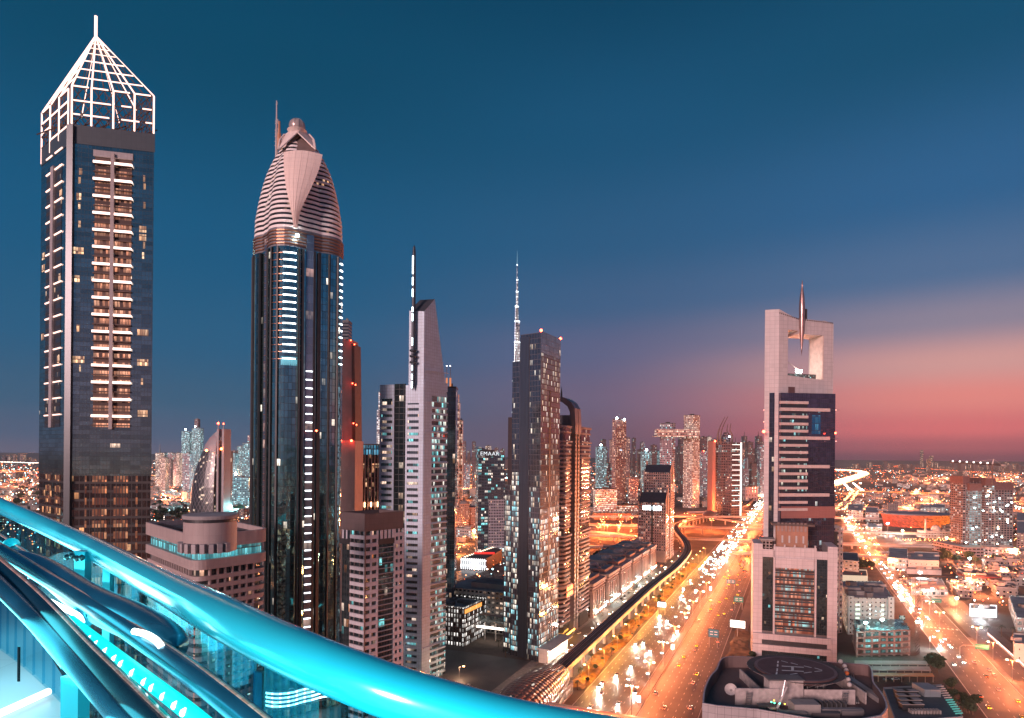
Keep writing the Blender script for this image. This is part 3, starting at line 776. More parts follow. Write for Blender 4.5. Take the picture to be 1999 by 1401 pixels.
    q = [(p[0]-nx.x*1.8, p[1]-nx.y*1.8), (p[0]-nx.x*1.8+d.x*.35, p[1]-nx.y*1.8+d.y*.35), (p[0]+nx.x*1.8+d.x*.35, p[1]+nx.y*1.8+d.y*.35), (p[0]+nx.x*1.8, p[1]+nx.y*1.8)]
    b = MB(); b.prism(q, 0, z1-4, 0, 0); b.build('recess_glass', facade('recess_glass', (.12, .10, .12), (.22, .24, .30), 3.6, 4.6, .96, .95, .12, .6, c1=(1, .4, .3), c2=CREAM, seed=26, gm=.7, gr=.1), T)
    full = lobes(1.0, 360)
    for dg, w_, m_ in ((198, .5, M_dark), (212, 1.2, M_mull), (243, .6, M_dark), (252, .4, M_mull), (262, .45, M_mull), (289, .45, M_mull), (294, .7, M_dark), (312, .6, M_dark), (320, .9, M_dark), (334, .5, M_mull), (346, .4, M_mull), (188, .4, M_mull)):
        p = full[dg]; d = Vector((p[0]-cx, p[1]-cy_)).normalized(); nx = Vector((-d.y, d.x)); b = MB()
        b.prism([(p[0]-nx.x*w_, p[1]-nx.y*w_), (p[0]-nx.x*w_+d.x*.9, p[1]-nx.y*w_+d.y*.9), (p[0]+nx.x*w_+d.x*.9, p[1]+nx.y*w_+d.y*.9), (p[0]+nx.x*w_, p[1]+nx.y*w_)], 0, zt-.5, 0, 0); b.build('vertical_fin', m_, T)
    # bright floodlight under the shield, teal lit sky lobby
    q = onfront(582, 466, 1.4); q.y = cy_-Rm*1.02
    beacon(T, q, .95, glow('flood_white', (.75, 1, 1), 60), 'floodlight')
    zl = A(575, 712, Y0-Rm).z; arc(R(277), R(10), zl, 4.6, .25, 'sky_lobby', facade('lobby_glass', (.05, .2, .25), (.2, .5, .6), 2.2, 5, .95, .98, .95, .45, c1=(.2, .8, .95), c2=(.3, .9, 1), seed=28, cluster=0))
    arc(R(184), R(5), zl, 4.6, .25, 'sky_lobby', CACHE['lobby_glass'])
    b = MB(); q = A(621, 841, Y0-Rm*.9); beacon(T, (q.x, q.y-3, q.z), .55)
    # lit rings round the podium
    b = MB(); b.prism(offset(lobes(1.10), 0), 0, 14, 0, 1); b.build('podium', [facade('podium_glass', (.2, .2, .2), (.1, .15, .17), 3, 4.6, .9, .8, .4, 1.2, seed=29), M_roofg], T)
    for j in range(4): ring(lobes(1.10), 6+j*2.2, 6.7+j*2.2, .5, 'podium_light_ring', M_neonw, T)
ogive_tower()
# ================================================================== MILLENNIUM-STYLE WEDGE TOWER
def wedge_tower():
    Yc = 400.0
    c = A(827, 751, Yc); Hb = c.z
    r = G(874, 757.5, Hb); l = G(742, 753, Hb); 
    c.z = 0; cc = Vector((c.x, c.y, 0))
    fpL = [cc, Vector((l.x, l.y, 0)), Vector((l.x, l.y, 0))+(r-c)*Vector((1, 1, 0)), Vector((r.x, r.y, 0))]
    fp = fpL
    T = thing('skyscraper', 'grey-lavender office tower with a leaning wedge top and a lit needle mast', 'skyscraper', (c.x, c.y, 0))
    wallm = panels('lavender_panels', (.52, .62, .74), 1.6, 1.9, .5, line=.6, lw=.14)
    gl = facade('wedge_glass', (.06, .07, .08), (.13, .17, .20), 1.5, 3.75, .9, 1.0, .22, 1.1, c1=(1, .62, .42), c2=CREAM, c3=TEAL, seed=31, run=2, gm=.75, gr=.08, wob=.04)
    FL = Face(fp[1], fp[0]); FR = Face(fp[0], fp[3], (1e4, -3e3))
    gl2 = facade('wedge_glass_right', (.08, .10, .11), (.15, .19, .22), 1.5, 3.75, .9, 1.0, .42, 1.1, c1=CREAM, c2=(.7, 1, .95), c3=TEAL, seed=33, run=1, gm=.75, gr=.08, wob=.05)
    b = MB(); b.prism(offset(fp, -.5), 0, Hb, 0, 1); b.build('glass_core', [gl, M_roofg], T)
    b = MB(); FR.slab(b, .3, 1.0, 0, Hb-3, -.45, -.2); b.build('glass_core_side', gl2, T)
    # solid corner cladding with the mast side
    b = MB(); FL.slab(b, .95, 1.0, 0, Hb+3, -.4, .4); b.build('corner_cladding', wallm, T)
    b = MB(); FR.slab(b, -.005, .32, 0, Hb+3, -.4, .4); b.build('corner_cladding', wallm, T)
    b = MB(); FL.slab(b, .60, .95, Hb-11, Hb, -.4, .35); b.build('top_cladding', wallm, T)
    b = MB(); FL.slab(b, 0, .335, Hb-8, Hb+.6, -.4, .35); b.build('top_cladding', wallm, T)
    b = MB(); FR.slab(b, .32, .98, Hb-2.5, Hb+3, -.4, .35); b.build('top_cladding', wallm, T)
    for a, e in ((0, .035), (.295, .335), (.60, .64), (.90, .95)):
        b = MB(); FL.slab(b, a, e, 0, Hb-8, -.4, .32); b.build('pier', wallm, T)
    b = MB(); FL.slab(b, .337, .598, 0, Hb+1, -.4, -.1); b.build('dark_recess', facade('recess_dark', (.02, .025, .03), (.05, .07, .08), 3.2, 3.75, .9, .9, .14, 1.2, c1=(1, .6, .4), c2=CREAM, seed=34, gm=.7, gr=.07, wob=.05), T)
    st_ = 3.78; k = 0
    z = 2.0; first = None
    while z < Hb-11:
        for (a, e) in ((.035, .295), (.64, .90)):
            pass
        if first is None:
            b = MB(); FL.slab(b, .035, .295, z, z+2.1, -.4, .3); o1 = b.build('spandrel_band', wallm, T)
            b = MB(); FL.slab(b, .64, .90, z, z+2.1, -.4, .3); o2 = b.build('spandrel_band', wallm, T)
            b = MB(); FR.slab(b, .32, .98, z, z+1.3, -.3, .45); o3 = b.build('ledge', wallm, T); first = z
        else: cp(o1, z-first); cp(o2, z-first); cp(o3, z-first)
        z += st_
    for j in range(10):
        z = 20+j*st_*5; b = MB(); FR.slab(b, .05, .98, z+1.25, z+1.7, .4, 1.1); b.build('sun_fin', wallm, T)
    # leaning wedge: a slab with a sloping back edge, cut by a slanting roof
    zlow = A(797, 604, Yc).z; zpk = A(846, 582, Yc+6).z; znt = A(812, 604, Yc).z
    w0 = FL.P(.66, 0); w1 = FL.P(1.0, 0); w2 = FR.P(.98, 0); w2t = FR.P(.42, 0)
    back0 = w0+(fp[3]-fp[0])*.98; back0t = w0+(fp[3]-fp[0])*.42
    V = [w0+Vector((0, 0, Hb-6)), w1+Vector((0, 0, Hb-6)), w2+Vector((0, 0, Hb-6)), back0+Vector((0, 0, Hb-6)),
         w0+Vector((0, 0, zlow)), w1+Vector((0, 0, zlow-1)), w2t+Vector((0, 0, zpk)), back0t+Vector((0, 0, zpk))]
    b = MB()
    def q(i, j, k_, l_, m=0):
        p = [V[i], V[j], V[k_], V[l_]]; h = lambda v: (Vector((v.x, v.y)).dot(Vector((.9, .43))), v.z); b.poly(p, m, [h(v) for v in p])
    q(0, 1, 5, 4); q(1, 2, 6, 5); q(2, 3, 7, 6); q(3, 0, 4, 7); q(4, 5, 6, 7, 1); b.build('wedge_top', [wallm, plain('wedge_cut', (.05, .05, .06), .5)], T)
    # needle mast hung on the corner
    mx = FL.P(.80, 0, 2.6); zt_ = A(811, 478, mx.y).z; zb_ = A(810, 762, mx.y).z
    b = MB(); n_ = 9; rr = [(.05 if i == 0 else 1.15 if i < 7 else .8 if i == 7 else .05) for i in range(n_)]
    b.tube([(mx.x, mx.y, zb_+(zt_-zb_)*v) for v in (0, .035, .2, .4, .6, .8, .95, .985, 1.0)], [.1, 1.0, 1.15, 1.15, 1.15, 1.1, 1.0, .7, .05], 10)
    m_ = b.build('needle_mast', plain('gunmetal', (.05, .06, .08), .45, .4), T)
    for a, e in ((499, 534), (541, 556), (564, 579), (599, 608), (612, 626), (659, 674), (713, 722), (730, 740), (744, 757)):
        za, ze = A(809, a, mx.y-1.2).z, A(809, e, mx.y-1.2).z
        b = MB(); b.tube([(mx.x-.5, mx.y-1.25, ze), (mx.x-.5, mx.y-1.25, za)], .42, 6); b.build('mast_light', glow('mast_led', (.75, .95, 1), 7), m_)
    for py in (684, 695, 707):
        z = A(809, py, mx.y).z; b = MB(); b.lathe(mx.x, mx.y, [(1.1, z-.9), (2.2, z-.5), (2.3, z), (2.2, z+.5), (1.1, z+.9)], 14); b.build('mast_collar', CACHE['gunmetal'], m_, smooth=True)
    # rooftop kit behind
wedge_tower()
# slim dark tower just behind the wedge tower
def simple_tower(px0, px1, pytop, Y, depth, mats, label, cat='skyscraper', name='skyscraper', ang=None, group=None, base=0.0, extra=None, pc=None):
    """box tower from its picture columns at distance Y; pc = column of the near corner when two faces show"""
    zt = A((px0+px1)/2, pytop, Y).z
    x0, x1 = (px0-HX)/F*Y, (px1-HX)/F*Y
    if pc is None:
        fp = [(x0, Y), (x1, Y), (x1, Y+depth), (x0, Y+depth)]
        if ang: 
            pass
    else:
        xc = (pc-HX)/F*Y; n = Vector((x1-xc, 0)); 
        dl = (xc-x0); dr = (x1-xc); fp = [(xc, Y), (x1+.35*dr*0, Y+dr*1.0), (x0+x1-xc, Y+dr+dl*.8), (x0, Y+dl*.8)]
        fp[1] = (((px1-HX)/F)*(Y+dr), Y+dr); fp[3] = (((px0-HX)/F)*(Y+dl*.8), Y+dl*.8); fp[2] = (fp[1][0]+fp[3][0]-fp[0][0], fp[1][1]+fp[3][1]-fp[0][1])
    cxx = sum(p[0] for p in fp)/4; cyy = sum(p[1] for p in fp)/4
    T = thing(name, label, cat, (cxx, cyy, 0), group)
    b = MB(); b.prism(fp, base, zt, 0, 1); b.build('facade', mats, T)
    b = MB(); b.prism(offset(fp, .25), zt, zt+1.2, 0, 0, False); b.prism(offset(fp, -.6), zt, zt+1.2, 0, 0, False); b.build('parapet', mats[-1], T)
    if cxx is not None:
        b = MB(); w = min(abs(x1-x0), depth)*.3; b.box((cxx, cyy, zt+2.2), (w, w*1.2, 4.2)); b.build('plant_room', mats[-1], T)
    return T, fp, zt
# ================================================================== CENTRAL DARK OFFICE TOWER
def central_tower():
    c0 = Vector((19.0, 444.0, 0)); H = A(1057.5, 648, 444).z; r0 = G(1094, 664, H); r0.z = 0
    l0 = Vector((A(1016, 700, 455).x, 455, 0)); fp = quad_fp(c0, r0, l0)
    T = thing('skyscraper', 'dark grey slab tower at the centre with irregular lit windows and red roof beacons', 'skyscraper', (c0.x, c0.y, 0))
    dk = facade('central_glass', (.10, .095, .11), (.22, .23, .27), 1.3, 3.6, .8, .92, .08, 1.1, c1=(1, .72, .50), c2=(1, .9, .8), seed=41, gm=.93, gr=.12, wob=.03, cluster=.9)
    rt = facade('central_right', (.10, .095, .11), (.25, .27, .32), 1.9, 3.7, .6, .82, .24, 1.2, c1=(1, .70, .46), c2=(1, .92, .84), seed=42, gm=.93, gr=.1, wob=.04, cluster=.55)
    rtl = facade('central_right_low', (.10, .08, .08), (.25, .25, .28), 1.9, 3.7, .8, .8, .66, 1.15, c1=(1, .66, .42), c2=(1, .95, .88), c3=(.6, .95, 1), seed=43, gm=.7, gr=.1, wob=.04, cluster=.4)
    b = MB(); b.prism(fp, 0, H, 0, 1); b.build('facade', [dk, M_roofg], T)
    FR = Face(c0, fp[1], (1e4, -3e3)); FL = Face(fp[3], c0)
    b = MB(); FR.slab(b, 0.01, .995, 96, H-14, .02, .2); b.build('side_facade', rt, T)
    b = MB(); FR.slab(b, 0.01, .995, 6, 95.8, .02, .2); b.build('side_facade', rtl, T)
    b = MB(); FR.slab(b, 0.0, 1.0, H-13.8, H+.8, .02, .3); b.build('top_glazing', facade('central_top', (.12, .13, .16), (.30, .34, .40), 3.2, 4, .95, .95, .02, 1, seed=44, gm=.8, gr=.08), T)
    b = MB(); FR.slab(b, .42, .50, 60, H-38, .21, .32); b.build('recess_slot', M_dark, T)
    # plain metal spine on the front-left face and its lit margins
    b = MB(); FL.slab(b, .0, .45, 0, H-2, .02, .5); b.build('metal_spine', panels('spine_metal', (.20, .21, .25), .9, 40, .3, line=.7, metal=.9), T)
    b = MB(); FL.slab(b, .50, .98, 4, 118, .02, .2); b.build('front_glazing', facade('central_front', (.09, .085, .10), (.2, .21, .25), 1.5, 3.6, .74, .8, .5, 1.2, c1=(1, .72, .5), c2=(1, .95, .88), c3=(.5, .92, 1), seed=45, gm=.7, gr=.1, cluster=.8), T)
    # left wings, each lower and further out
    H2 = A(998, 707, 462).z; H3 = A(988, 815, 470).z
    w1 = [l0, l0+(c0-l0)*-.40, l0+(c0-l0)*-.40+(fp[1]-c0)*.7, l0+(fp[1]-c0)*.7]
    b = MB(); b.prism(w1, 0, H2, 0, 1); b.build('side_wing', [dk, M_roofg], T)
    w3 = [w1[1]+Vector((0, 3, 0)), w1[1]+(c0-l0)*-.36+Vector((0, 3, 0)), w1[1]+(c0-l0)*-.36+(fp[1]-c0)*.5, w1[1]+(fp[1]-c0)*.5]
    b = MB(); b.prism(w3, 0, A(982, 945, 470).z, 0, 1); b.build('lower_wing', [dk, M_roofg], T); FX = Face(w3[1], w3[0]); b = MB(); FX.slab(b, .08, .95, 4, 112, .02, .2); b.build('wing_glazing', facade('wing_glass2', (.09, .085, .10), (.2, .21, .25), 1.6, 3.6, .78, .8, .7, 1.3, c1=(1, .8, .6), c2=(1, .98, .9), c3=(.4, .9, 1), seed=47, gm=.7, gr=.1, cluster=.5), T)
    FW = Face(w1[1], w1[0]); 
    b = MB(); FW.slab(b, .1, .9, 4, 128, .02, .2); b.build('wing_glazing', facade('wing_glass', (.09, .085, .10), (.2, .21, .25), 1.6, 3.6, .78, .8, .7, 1.3, c1=(1, .8, .6), c2=(1, .98, .9), c3=(.4, .9, 1), seed=46, gm=.7, gr=.1, cluster=.5), T)
    w2 = [w1[1], w1[1]+(c0-l0)*-.2, w1[1]+(c0-l0)*-.2+(fp[1]-c0)*.5, w1[1]+(fp[1]-c0)*.5]
    b = MB(); b.prism([p+Vector((0, 4, 0)) for p in w2], A(985, 945, 470).z, H3, 0, 0, True, True); b.build('upper_wing', [plain('wing_dark', (.06, .045, .05), .5, .3)], T)
    for q in (c0, fp[1]): beacon(T, (q.x, q.y, H+1.2), .95)
    # white lit podium on the avenue side
    P0 = FR.P(-.02, 0, .6); b = MB(); FR.slab(b, -.02, 1.05, 0, 9, .6, 7); b.build('podium', panels('podium_white', (.62, .55, .50), 4, 3, .5), T)
    b = MB(); FR.slab(b, -.05, 1.12, 9.01, 9.9, -.5, 10); b.build('podium_canopy', M_panelw, T)
    b = MB(); FR.slab(b, 0, 1.0, 7.8, 8.3, 7.02, 7.3); b.build('light_strip', M_neonw, T)
    for u in (.15, .4, .65, .9):
        d = bpy.data.lights.new('canopy_light', 'POINT'); d.energy = 9000; d.color = (1, .86, .72); d.shadow_soft_size = .5
        l = bpy.data.objects.new('canopy_light', d); COL.objects.link(l); l.parent = T; l.location = FR.P(u, 8, 9.5)-ORG[T.name]
central_tower()
# ================================================================== ARCH-TOPPED TWIN TOWER
def arch_tower():
    T0 = -79.5
    c = st(112, T0); T = thing('skyscraper', 'reddish banded residential tower joined by a rounded metal arch at the top', 'skyscraper', (c.x, c.y, 0))
    glr = facade('arch_glass', (.04, .03, .035), (.12, .12, .14), 1.6, 3.3, .9, 1.0, .10, 1.2, c1=(1, .5, .3), c2=CREAM, seed=51, gm=.75, gr=.08, wob=.05, run=2)
    bandm = panels('arch_bands', (.25, .22, .26), 3, 3, .55)
    secs = []
    for (s0, s1, Hpx, Yk) in ((110, 132, 836, 500), (160, 185, 836, 560)):
        pass
    H1 = A(1131, 835, 505).z; H2 = A(1160, 837, 560).z
    # near block: rounded corner balconies toward the avenue
    def block(s0, s1, H, tb, seed):
        pts = [st(s0, T0-26), st(s0, T0-8)]
        for a in range(0, 91, 15): pts.append(st(s0+8-8*math.cos(R(a)), T0-8+8*math.sin(R(a))))
        for a in range(0, 91, 15): pts.append(st(s1-8+8*math.sin(R(a)), T0-8+8*math.cos(R(a))))
        pts += [st(s1, T0-26)]
        b = MB(); b.prism(offset(pts, -.8), 0, H, 0, 1); b.build('glass_core', [glr, M_roofg], T)
        # bands on the avenue face and the rounded corners only
        o = None; z = 12; k = 0
        while z < H-2:
            if k % 22 not in (20, 21):
                if o is None: o = ring(pts[2:-1], z, z+1.45, 0, 'balcony_band', bandm, T); z_0 = z
                else: cp(o, z-z_0)
            z += 3.3; k += 1
        for z in (40, 78, 110, 150):
            if z < H: ring(pts, z, z+1.3, .9, 'belt_course', bandm, T)
        ring(pts, H-.2, H+1.5, .5, 'roof_cornice', bandm, T)
        return pts
    block(112, 138, H1, 0, 1); block(152, 190, H2-1, 0, 2)
    # dark front glass slab facing the camera
    b = MB(); b.prism([st(110.6, T0-26), st(110.6, T0-9), st(113, T0-9), st(113, T0-26)], 0, H1+6, 0, 1); b.build('front_glass', [facade('arch_front', (.03, .02, .025), (.09, .06, .07), 2.0, 3.3, .95, .95, .03, 1.2, seed=53, gm=.8, gr=.08), M_dark], T)
    # piers carrying the arch
    m = panels('arch_metal', (.20, .18, .21), 2.2, 3.3, .4, metal=.25)
    for s0 in (139, 146): 
        b = MB(); b.prism(stbox(s0, s0+4.2, T0-16, T0+.6), 0, A(1140, 812, 530).z, 0, 0); b.build('arch_pier', m, T)
    for s0 in (139.0, 146.0):
        b = MB()
        for k in range(34):
            pass
        o = None
        for k in range(48):
            z = 10+k*3.3
            if z > H1+8: break
            if o is None: b = MB(); b.prism(stbox(s0-.3, s0+.3+3.4, T0+.61, T0+1.0), z, z+1.5, 0, 0, True, True); o = b.build('pier_slot', M_dark, T); z_0 = z
            else: cp(o, z-z_0)
    # arch: a broad curved canopy sweeping from behind on the left, over and down on the right
    zc = A(1130, 808, 520).z; zt = A(1110, 768, 510).z
    b = MB(); path = []; 
    prof = [(-40, zt-1.5), (-30, zt-.2), (-16, zt-.8), (-8, zt-2.5), (-2.5, zt-6.0), (.6, zt-11), (1.4, zc-8), (1.4, zc-16)]
    inner = [(-40, zt-4.5), (-30, zt-3.4), (-16, zt-4.2), (-10, zt-6), (-5.5, zt-9.5), (-3.4, zt-14), (-3.0, zc-12), (-3.0, zc-16)]
    for s0, s1 in ((136.5, 144.2), (145.2, 152.0)):
        b = MB()
        for i in range(len(prof)-1):
            (t0, z0), (t1, z1) = prof[i], prof[i+1]; (u0, w0), (u1, w1) = inner[i], inner[i+1]
            P = lambda s, t, z: st(s, T0+t, z)
            b.poly([P(s0, t0, z0), P(s0, t1, z1), P(s1, t1, z1), P(s1, t0, z0)]); b.poly([P(s0, u0, w0), P(s1, u0, w0), P(s1, u1, w1), P(s0, u1, w1)])
            b.poly([P(s0, t0, z0), P(s0, u0, w0), P(s0, u1, w1), P(s0, t1, z1)]); b.poly([P(s1, t0, z0), P(s1, t1, z1), P(s1, u1, w1), P(s1, u0, w0)])
        b.poly([P(s0, *prof[-1]), P(s0, *inner[-1]), P(s1, *inner[-1]), P(s1, *prof[-1])]); b.build('roof_arch', m, T, smooth=False)
    b = MB(); b.prism(stbox(120, 138, T0-38, T0-26), H1-5, zt-3, 0, 0); b.build('arch_leg', m, T)
    for j in range(4):
        q = st(126, T0-22); b = MB(); z = H1+5+j*3.2; b.lathe(q.x, q.y, [(7, z), (7.5, z+.3), (7.5, z+.9), (7, z+1.2)], 18); b.build('drum_ring', M_panel, T)
    q = st(126, T0-22); b = MB(); b.lathe(q.x, q.y, [(5.8, H1), (5.8, zt-5), (.1, zt-5)], 16); b.build('roof_drum', glr, T)
    q = st(141, T0-12); b = MB(); zz = A(1126, 754, q.y).z; b.tube([(q.x, q.y, zt-2), (q.x, q.y, zt+2), (q.x, q.y, zz)], [.9, .7, .08], 6); b.build('spire', M_dark, T)
    q = st(111, T0-7.5); z_ = A(1106, 874, q.y).z; beacon(T, (q.x, q.y-1, z_), .8); z_ = A(1104, 980, q.y).z; beacon(T, (q.x, q.y-1, z_), .5)
    # red sign on the avenue face, orange shopfront arcs
    sg = glow('sign_red', (1, .10, .03), 12); Fs = Face(st(118, T0), st(134, T0), (1e4, -1e4))
    b = MB()
    b.build('x', sg, T) if False else None
    zs = 32
    fp_ = Face(st(120, T0), st(137, T0), (1e4, -1e4)); bo = MB(); fp_.slab(bo, .02, .98, zs-1, zs+8, .3, .6); sign = bo.build('sign_board', M_dark, T)
    random.seed(3)
    for row in range(2):
        for i in range(9):
            u = .06+i*.1; b = MB(); w = .045+.03*random.random(); z = zs+.3+row*4.3
            fp_.slab(b, u, u+w, z, z+.7, .61, .85); fp_.slab(b, u+w*.6*random.random(), u+w, z+.7, z+2.0+random.random(), .61, .85)
            if random.random() < .5: fp_.slab(b, u, u+.015, z+2.6, z+3.1, .61, .85)
            b.build('sign_letter', sg, sign)
    b = MB(); fp_.slab(b, -.5, 1.1, 3.4, 4.4, 1.2, 1.8); b.build('shop_sign', glow('shop_orange', (1, .42, .06), 9), T)
arch_tower()
# ================================================================== CHECKED HOTEL WITH A DARK PARAPET
def check_block():
    H = 113.0; c, l, r = G(712, 1003, H), G(664, 999, H), G(788, 997.5, H); fp = quad_fp(c, r, l); c = fp[0]
    T = thing('office_block', 'white and dark checked block with a plain brown parapet in front of the wedge tower', 'office block', (c.x, c.y, 0))
    gl = facade('check_glass', (.04, .045, .05), (.09, .13, .15), 1.6, 3.55, .9, 1, .05, 1.0, c1=ORNG, c2=CREAM, c3=TEAL, seed=61, gm=.75, gr=.08, wob=.05)
    wm = panels('check_panels', (.54, .52, .56), 1.5, 1.8, .5); wm2 = panels('check_panels_dark', (.16, .13, .13), 1.5, 1.8, .5)
    b = MB(); b.prism(offset(fp, -.7), 0, H-8, 0, 1); b.build('glass_core', [gl, M_roofg], T)
    b = MB(); b.prism(fp, H-8, H, 0, 1, False, True); b.prism(offset(fp, -1), H-8, H, 0, 0, False); b.poly([(p[0], p[1], H-.01) for p in ccw(fp)][:0] or [(p[0], p[1], H-6) for p in offset(fp, -1)], 1); b.build('parapet', [panels('brown_parapet', (.115, .085, .085), 2.6, 2.4, .5), M_roofg], T)
    o = None
    FL = Face(fp[3], fp[0]); FR = Face(fp[0], fp[1])
    z = 2; k = 0; first = None
    while z < H-8.5:
        if first is None:
            first = z; os_ = []
            for F_, segs in ((FL, ((.42, 1.0),)), (FR, ((0, .34), (.76, 1.0)))):
                for a, e in segs: b = MB(); F_.slab(b, a, e, z, z+1.75, -.6, .1); os_.append(b.build('spandrel_band', wm, T))
        else:
            for q in os_: cp(q, z-first)
        z += 3.55; k += 1
    for F_, us in ((FL, (.42, .58, .80, .985)), (FR, (.0, .155, .315, .76, .87, .985))):
        for u in us: b = MB(); F_.slab(b, u, u+.035, 0, H-8, -.6, .02); b.build('pier', wm2 if F_ is FL else wm, T)
    for F_, us in ((FR, (.40, .5, .6, .7)), (FL, (.1, .25))):
        for u in us: b = MB(); F_.slab(b, u, u+.06, H-12, H-8.02, -.6, .05); b.build('top_pier', wm, T)
    b = MB(); FR.slab(b, .34, .76, H-14.5, H-12, -.6, .05); FL.slab(b, 0, .42, H-14.5, H-12, -.6, .05); b.build('transom', M_dark, T)
    o = None
    for k in range(40):
        z = 8+k*2.4
        if z > H-15: break
        if o is None: b = MB(); FR.slab(b, .345, .755, z, z+.25, -.6, .3); o = b.build('louvre', M_panel, T); z_ = z
        else: cp(o, z-z_)
    cn = (fp[0]+fp[2])/2
    b = MB(); b.box((cn.x, cn.y, H-3.4), (9, 7, 4)); b.build('roof_plant', M_roofg, T)
    b = MB(); b.box((cn.x-3, cn.y+8, H-3.9), (4, 3, 3)); b.build('roof_plant', M_dark, T)
check_block()
# ================================================================== HOTEL WITH THE ROOFTOP DRUM
def drum_hotel():
    H = 108.0; c, l, r = G(382, 1046, H), G(290, 1020, H), G(522, 1032.5, H); 
    base = quad_fp(c, r, l); c = base[0]
    def rounded(fp, rad, corners, n=7):
        out = []
        for i, p in enumerate(fp):
            p = Vector((p[0], p[1])); a = Vector((fp[i-1][0], fp[i-1][1])); b_ = Vector((fp[(i+1) % len(fp)][0], fp[(i+1) % len(fp)][1]))
            if i not in corners: out.append((p.x, p.y)); continue
            da = (a-p).normalized(); db = (b_-p).normalized(); s_, e_ = p+da*rad, p+db*rad
            for k in range(n+1):
                t = k/n; q = s_*(1-t)**2+p*2*t*(1-t)+e_*t*t; out.append((q.x, q.y))
        return out
    fp = rounded(base, 5.5, (0, 1))
    T = thing('hotel_tower', 'pinkish ribbed hotel block with rounded corners and a round rooftop drum', 'hotel', (c.x, c.y, 0))
    pk = panels('pink_cladding', (.40, .32, .31), 1.9, 8, .6, line=.8); gl = facade('drum_hotel_glass', (.04, .04, .045), (.07, .09, .10), 1.7, 3.4, .92, 1, .12, 1.2, c1=(1, .4, .2), c2=CREAM, seed=71, gm=.6, gr=.1)
    b = MB(); b.prism(offset(fp, -1.2), 0, H-13, 0, 1); b.build('glass_core', [gl, M_roofg], T)
    b = MB(); big = offset(fp, .9); b.prism(big, H-5.2, H+.2, 0, 0, False, True); b.prism(offset(fp, -.1), H-5.2, H+.2, 0, 0, False); b.prism(offset(fp, -.1), H-3.0, H-2.0, 0, 1); 
    pts0, pts1 = ccw(big), ccw(offset(fp, -.1)); 
    for i in range(len(pts0)): j = (i+1) % len(pts0); b.poly([(*pts0[i], H+.2), (*pts0[j], H+.2), (*pts1[j], H+.2), (*pts1[i], H+.2)])
    b.build('roof_parapet', [pk, M_roofg], T)
    b = MB(); b.prism(offset(fp, -.9), H-9.6, H-5.21, 0, 0); b.build('lit_restaurant_glazing', facade('restaurant', (.08, .12, .13), (.1, .3, .33), 1.5, 4.6, .9, .92, 1.0, .75, c1=(.10, .72, .85), c2=(.25, .9, .95), seed=72, cluster=0, gm=.3), T)
    ring(fp, H-13.4, H-9.61, .9, 'sill_band', pk, T)
    bands(fp, 4, H-15, 3.45, 1.75, .25, 'spandrel_band', pk, T)
    per = offset(fp, .12); 
    # piers along both visible faces
    for F_ in (Face(base[3], base[0]), Face(base[0], base[1])):
        n = int((F_.w-12)/3.1)
        for k in range(n+1):
            u = (6+k*3.1)/F_.w; b = MB(); F_.slab(b, u-.35/F_.w, u+.35/F_.w, 0, H-13.4, -1.1, .1); b.build('pier', pk, T)
    dc = G(411, 1012, H+9); R_ = 48*dc.y/F
    b = MB(); b.lathe(dc.x, dc.y, [(R_, H-2), (R_, H+8.2)], 40); b.build('drum_wall', pk, T, smooth=True)
    b = MB(); b.lathe(dc.x, dc.y, [(R_*.99, H+8.2), (R_*.99, H+9.2)], 40); b.build('drum_slot', M_dark, T)
    b = MB(); b.lathe(dc.x, dc.y, [(R_*.95, H+9.2), (R_*1.05, H+9.3), (R_*1.05, H+10.4), (R_*1.0, H+10.6), (.01, H+10.8)], 40); b.build('drum_roof', M_roofp, T)
    # low link wall and plant runs on the roof
    for k in range(9):
        a = R(200+k*16); b = MB(); b.box((dc.x+R_*1.1*math.cos(a), dc.y+R_*1.1*math.sin(a), H-.3), (1.5, 1.5, 3.2), ang=a); b.build('roof_column', M_panel, T)
    for k in range(14):
        u = .08+.062*k; p = base[3].lerp(base[0], u) if k < 9 else base[0].lerp(base[1], (k-8)*.14); q = p+(base[2]-p)*.13
        b = MB(); b.box((q.x, q.y, H-1.1), (2.6, 1.2, 1.5), ang=.8); b.build('air_unit', M_brown, T)
    # glazed stair slots lower down
    b = MB(); F_ = Face(base[0], base[1]); F_.slab(b, .80, .86, 0, H-30, .2, .5); b.build('stair_glass', M_dark, T)
drum_hotel()
